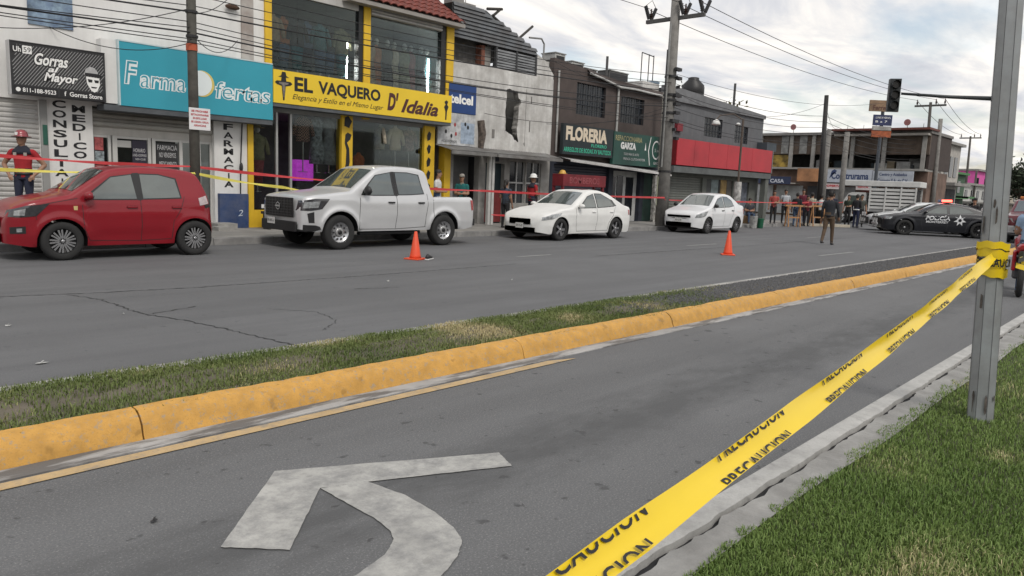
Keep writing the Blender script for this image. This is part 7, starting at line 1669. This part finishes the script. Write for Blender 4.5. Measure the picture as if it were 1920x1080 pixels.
def people():
    face = lambda px, py: math.atan2(-py, -px)-math.pi/2        # turn towards the camera
    RED = cloth('fire red', (.33,.016,.022)); NAVY = cloth('navy', (.018,.022,.045)); BLK = cloth('black', (.016,.016,.018)); JEAN = cloth('jeans', (.05,.085,.15)); WHT = cloth('white', (.58,.58,.57)); GRY = cloth('light grey', (.36,.39,.41))
    MAR = cloth('maroon', (.11,.014,.03)); TAN = cloth('tan', (.17,.12,.07)); TEAL_ = cloth('teal', (.012,.12,.115)); BRN = cloth('brown', (.10,.065,.04)); KHK = cloth('dark green', (.03,.045,.03)); SALM = cloth('faded red', (.36,.07,.06)); CRM = cloth('cream', (.50,.48,.38)); DBL = cloth('deep blue', (.012,.016,.04))
    HELM = M('helmet red', (.28,.02,.03), .3, var=.3, scale=8, coat=1.); HB = BLACK
    G = 'people standing along the tape'
    person((4.28,17.75,.42), face(4.3,17.7)-.35, 1.82, 'firefighter in red shirt and red helmet with hands on hips behind the red car', RED, NAVY, arms=('hip','hip'), voxel=.012, hat=('helmet',HELM,HB), head_turn=-.5, extra=ff_top, group=G)
    person((15.3,17.6,.15), face(15,17)+1.3, 1.80, 'man in white and blue shirt standing by the yellow shop pillar', WHT, JEAN, arms=('down','front'), group=G)
    person((16.7,18.0,.15), face(16,18)-.3, 1.70, 'man in teal shirt and cap behind the pickup bed', TEAL_, BLK, arms=('front','front'), hat=('cap',cloth('cap grey', (.3,.28,.25)),BLACK), group=G)
    person((17.75,17.0,.15), face(17,17)+2.6, 1.58, 'woman in slate blue top seen from behind beside the white posts', cloth('slate', (.035,.05,.075)), BLK, fem=True, arms=('front','down'), group=G)
    person((18.95,16.9,.15), face(18.9,16.9)+2.2, 1.78, 'firefighter in red with white helmet by the derelict building windows', RED, NAVY, hat=('helmet',WHITE,BLACK), extra=ff_top, arms=('down','front'), group=G)
    # the officer crossing the road, back towards the crowd
    person((25.3,9.26,0), face(25,9)+math.pi-.25, 1.80, 'officer in dark jacket and brown trousers walking across the road', cloth('officer dark', (.022,.024,.03)), BRN, shoes=BLACK, arms=('down','swingf'), stride=.16, sleeve='long', voxel=.013, hat=('cap',BLK,BLACK), extra=belt(BLACK))
    base = [
     (1423,36.0,'woman in faded red and white top beside the grey corner pillar',SALM,BLK,0,True,1.66,('front','down'),None),
     (1444,37.6,'man in light grey shirt behind the tape with a bag',GRY,BLK,.2,False,1.74,('down','front'),pack(cloth('bag pale', (.4,.42,.45)),True)),
     (1466,38.2,'person in dark top and blue jeans seen from behind at the tape',BLK,JEAN,2.9,False,1.74,('down','down'),None),
     (1477,40.0,'tall man in maroon shirt watching from the corner',MAR,DBL,.1,False,1.80,('down','down'),None),
     (1486,39.4,'woman in dark red dress near the black tarred pole',cloth('dark red', (.20,.02,.03)),BLK,.4,True,1.62,('front','front'),None),
     (1494,41.6,'man in cream shirt with raised hands near the pole',CRM,BLK,2.7,False,1.78,('up','down'),None),
     (1511,41.0,'man in white T-shirt behind the wooden trestle',WHT,TAN,2.9,False,1.70,('down','front'),None),
     (1523,42.6,'woman in white blouse with dark hair next to navy jacket man',cloth('white blouse', (.55,.52,.5)),DBL,.3,True,1.64,('front','down'),None),
     (1533,41.2,'broad man in navy jacket and grey trousers by the pole',NAVY,cloth('grey trousers', (.14,.15,.16)),2.8,False,1.82,('down','down'),None),
     (1562,43.0,'officer in dark green vest behind the walking officer',KHK,BLK,-.3,False,1.76,('front','down'),None),
     (1577,41.8,'officer in black vest and navy trousers with white belt',BLK,cloth('navy trousers', (.012,.018,.05)),2.6,False,1.78,('down','front'),belt(WHITE)),
     (1586,43.4,'man in camouflage dark shirt beside the truck cab',cloth('mottled', (.06,.065,.055)),BLK,.2,False,1.80,('down','down'),None)]
    for px, X, lab, t, l, tr, fem, h, arms, ex in base:
        a = math.radians(43.0)-math.atan((px-955)/1387.); Y = X*math.tan(a)*1.0-.35
        person((X, Y, .0 if X > 41.2 or Y < 15.9 else .15), face(X, Y)+tr, h, lab, t, l, arms=arms, fem=fem, voxel=.019, extra=ex, sleeve='long' if t in (NAVY,BLK) else 'short', group=G)
    person((34.3,16.4,.15), face(34,16)+.3, 1.66, 'person in dark clothes sitting low by the lamp base', cloth('dusky', (.05,.05,.06)), JEAN, seat=True, voxel=.019, arms=('front','front'), group=G)
    b = MB().box(34.0,34.6,16.25,16.75,.15,.52,b=.02).build('wooden_crate', cloth('crate', (.2,.13,.07))); tag(b, 'low wooden crate used as a seat by the lamp base', 'crate')
    HV = M('hi-vis yellow', (.45,.62,.06), .6, var=.1)
    person((40.4,8.15,0), face(40,8)-.6, 1.80, 'officer in black uniform with yellow sleeves by the police car', cloth('uniform black', (.018,.018,.02)), KHK, hat=('cap',BLK,BLACK), voxel=.019, arms=('front','down'), extra=None)
    person((39.9,7.55,0), face(40,8)+.5, 1.70, 'officer in white shirt and yellow reflective vest beside the police car', WHT, KHK, voxel=.019, extra=vest(HV), arms=('down','down'))
    person((15.9,2.28,0), math.radians(-90), 1.74, 'motorcycle rider in light blue shirt astride the red motorcycle', cloth('light blue', (.30,.42,.58)), JEAN, voxel=.019, arms=('front','front'), hat=('helmet',BLACK,BLACK))
people()

# ================================================================== SMALL THINGS
def cone(x, y, label, h=.52, rz=0.):
    r = empty('traffic_cone', (x,y,0), rz, label, 'traffic cone', 'traffic cones on the road'); m = M('cone orange', (.80,.075,.02), .5, var=.1, dirt=(.35,.08,.04), dirt_amt=.35, dscale=6)
    MB().box(-.17,.17,-.17,.17,0,.03,b=.008).build('base', m, r, local=True); MB().lathe([(.125,.03),(.11,.08),(.03,h),(.022,h+.01),(.015,h-.02)], 18).build('cone', m, r, True, local=True)
cone(9.62,11.7,'orange traffic cone with a dark shoe lying beside it',.56,.3); cone(17.8,9.0,'orange traffic cone standing alone in the middle of the road',.62,.6)
def shoe():
    r = empty('shoe', (9.86,11.55,0), .5, 'black sneaker with white sole lying by the traffic cone', 'shoe')
    MB().add(*loft([(Vector((-.13,0,.05)),Vector((0,.035,0)),Vector((0,0,.04))),(Vector((-.08,0,.065)),Vector((0,.042,0)),Vector((0,0,.055))),(Vector((0,0,.055)),Vector((0,.042,0)),Vector((0,0,.042))),(Vector((.1,0,.04)),Vector((0,.045,0)),Vector((0,0,.028))),(Vector((.15,0,.035)),Vector((0,.02,0)),Vector((0,0,.015)))], 10)).build('upper', BLACK, r, True, local=True)
    MB().box(-.14,.155,-.045,.045,0,.022,b=.008).build('sole', WHITE, r, local=True)
shoe()
def bucket(x, y, m, label, h=.5, r0=.15):
    r = empty('bucket', (x,y,0), 0, label, 'bucket', 'buckets at the kerb'); MB().lathe([(r0*.85,0),(r0*.9,.02),(r0*1.05,h-.02),(r0*1.12,h),(r0*1.0,h),(r0*.95,h-.04)], 16).build('pail', m, r, True, local=True)
    MB().tube([(-r0*1.05,0,h-.05),(-r0*.7,0,h+.1),(0,0,h+.16),(r0*.7,0,h+.1),(r0*1.05,0,h-.05)], .008, 5).build('handle', BLACK, r, local=True)
bucket(32.95,15.5,M('dirty white plastic', (.5,.5,.48), .6, var=.4, scale=6),'dirty white paint bucket at the kerb by the lamp base',.56,.17); bucket(33.45,15.4,M('green plastic', (.015,.12,.06), .5, var=.2),'green plastic bucket beside the white bucket',.46,.15)
def trestle(x, y, rz, label):
    r = empty('trestle', (x,y,0), rz, label, 'trestle', 'wooden trestles at the corner'); w = cloth('raw wood', (.42,.22,.10))
    for sx in (-.3,.3):
        for sy in (-1,1): MB().tube([(sx,sy*.25,0),(sx,sy*.05,1.05)], .035, 6).build('leg', w, r, local=True)
    MB().box(-.45,.45,-.06,.06,1.03,1.12).build('top_rail', w, r, local=True); MB().box(-.3,.3,-.15,-.11,.45,.52).build('brace', w, r, local=True)
trestle(37.4,15.5,-.8,'orange brown wooden trestle behind the man in grey'); trestle(40.1,15.3,-.8,'wooden trestle beside the black tarred pole')
o = MB().box(-1.3,1.3,-.1,.1,0,.14,b=.01).build('plank', cloth('pale plank', (.5,.45,.36))); o.location = (40.6,15.0,0); o.rotation_euler = (0,0,-.75); tag(o, 'long pale timber plank lying at the foot of the trestle', 'plank')
# orange end block of the median
o = MB().box(31.75,32.15,5.5,6.0,0,.42,b=.05).build('concrete_block', M('orange paint', (.55,.22,.06), .8, var=.25, scale=4, bump=.3)); tag(o, 'orange painted concrete block at the end of the median', 'block')
# red stand before the florist, with a helmet on its corner
def red_stand():
    r = empty('flower_stand', (21.4,16.9,.15), 0, 'dark red painted stand with hanging board before the florist shutter', 'stand'); m = M('stand red', (.20,.014,.022), .6, var=.3, scale=3, streak=.3)
    MB().box(20.2,22.7,16.6,17.1,1.60,2.02,b=.01).build('board', m, r)
    for x in (20.22,22.55):
        for y in (16.62,17.02): MB().box(x,x+.08,y,y+.08,.15,1.598).build('post', m, r)
    MB().box(20.3,22.6,16.65,17.05,.75,.80).build('shelf', m, r)
    wtext('BOMBEROS', 20.55, 22.3, 1.70, 1.93, 16.592, M('faded pink ink', (.33,.08,.09), .7, var=.3), r, bold=.02)
    h = MB().lathe([(.17,0),(.175,.01),(.12,.02),(.115,.06),(.08,.12),(.01,.14)], 16, (20.45,16.85,2.025)).build('helmet', M('helmet yellow', (.62,.36,.06), .4, var=.2), None, True); tag(h, 'yellow helmet resting on the corner of the dark red stand', 'helmet')
red_stand()
def crates():
    for x, y, z, c, l in ((11.2,18.5,.15,(.25,.18,.11),'tan cardboard box on the sidewalk left of the pickup nose'),(10.35,18.55,.15,(.36,.31,.24),'pale cardboard box beside the blue painted pillar'),):
        b = MB().box(x-.28,x+.28,y-.2,y+.2,z,z+.45,b=.008).build('cardboard_box', cloth('card%g' % x, c)); tag(b, l, 'box', 'boxes on the sidewalk')
    b = empty('bench', (10.2,18.2,.15), 0, 'dark low bench with white board in front of the narrow window', 'bench'); MB().box(9.85,10.7,18.1,18.45,.55,.62).build('seat', M('bench dark', (.04,.035,.03), .7), b)
    for x in (9.9,10.6): MB().box(x,x+.06,18.12,18.43,.15,.548).build('leg', M('bench dark', (.04,.035,.03)), b)
    MB().box(9.86,10.69,18.42,18.45,.70,.80).build('board', WHITE, b)
crates()
# plants: trees behind the roof and at the end of the street
def tree(x, y, h, rad, label, seed, n=2600, z0=None, leaf=.16, col=(.035,.06,.02), trunk=True):
    r = empty('tree', (x,y,0 if z0 is None else z0), 0, label, 'tree'); rg = np.random.RandomState(seed); b = 0 if z0 is None else z0
    bark = M('bark', (.07,.05,.035), .9, var=.3)
    mb = MB(); mb.tube([(x,y,b),(x+.1,y,b+h*.35),(x,y+.1,b+h*.6)], [.14*h/5,.11*h/5,.07*h/5], 8)
    ends = []
    for i in range(9):
        a = i*2.4; e = (x+rad*.7*math.cos(a), y+rad*.7*math.sin(a), b+h*(.55+.38*rg.rand())); mb.tube([(x,y,b+h*(.35+.03*i)), ((x+e[0])/2,(y+e[1])/2,b+h*.55), e], [.05*h/5,.035*h/5,.012], 6); ends.append(e)
    mb.build('trunk', bark, r)
    V, F = [], []
    for i in range(n):
        c = np.array(ends[rg.randint(9)])+rg.normal(0, rad*.26, 3)*np.array([1,1,.8]); s = leaf*rg.uniform(.5,1.3); u = rg.normal(0,1,3); u /= np.linalg.norm(u); w = np.cross(u, rg.normal(0,1,3)); w /= np.linalg.norm(w)+1e-6
        k = len(V); V += [tuple(c-r_-np.array([x,y,b])*0) for r_ in (u*s, )]+[tuple(c+w*s*.45), tuple(c+u*s), tuple(c-w*s*.45)]; F.append((k,k+1,k+2,k+3))
    m = MB(); m.v = V; m.f = F; m.build('crown', M('leaf%d' % seed, col, .7, var=.5, scale=1.5), r)
tree(119,19.0,6.5,3.2,'dark leafy tree past the pink building',3,3000,leaf=.3,col=(.03,.05,.02)); tree(126,19.5,5.5,3,'second lower tree furthest along the street',4,2500,leaf=.3,col=(.035,.055,.02))
tree(43.0,25.2,8.7,1.7,'thin yellow-green treetop showing above the grey building roof',5,520,leaf=.2,col=(.12,.11,.03)); tree(46.0,25.0,8.0,1.6,'sparse low treetop at the right end of the grey roof',8,420,leaf=.18,col=(.11,.10,.035))
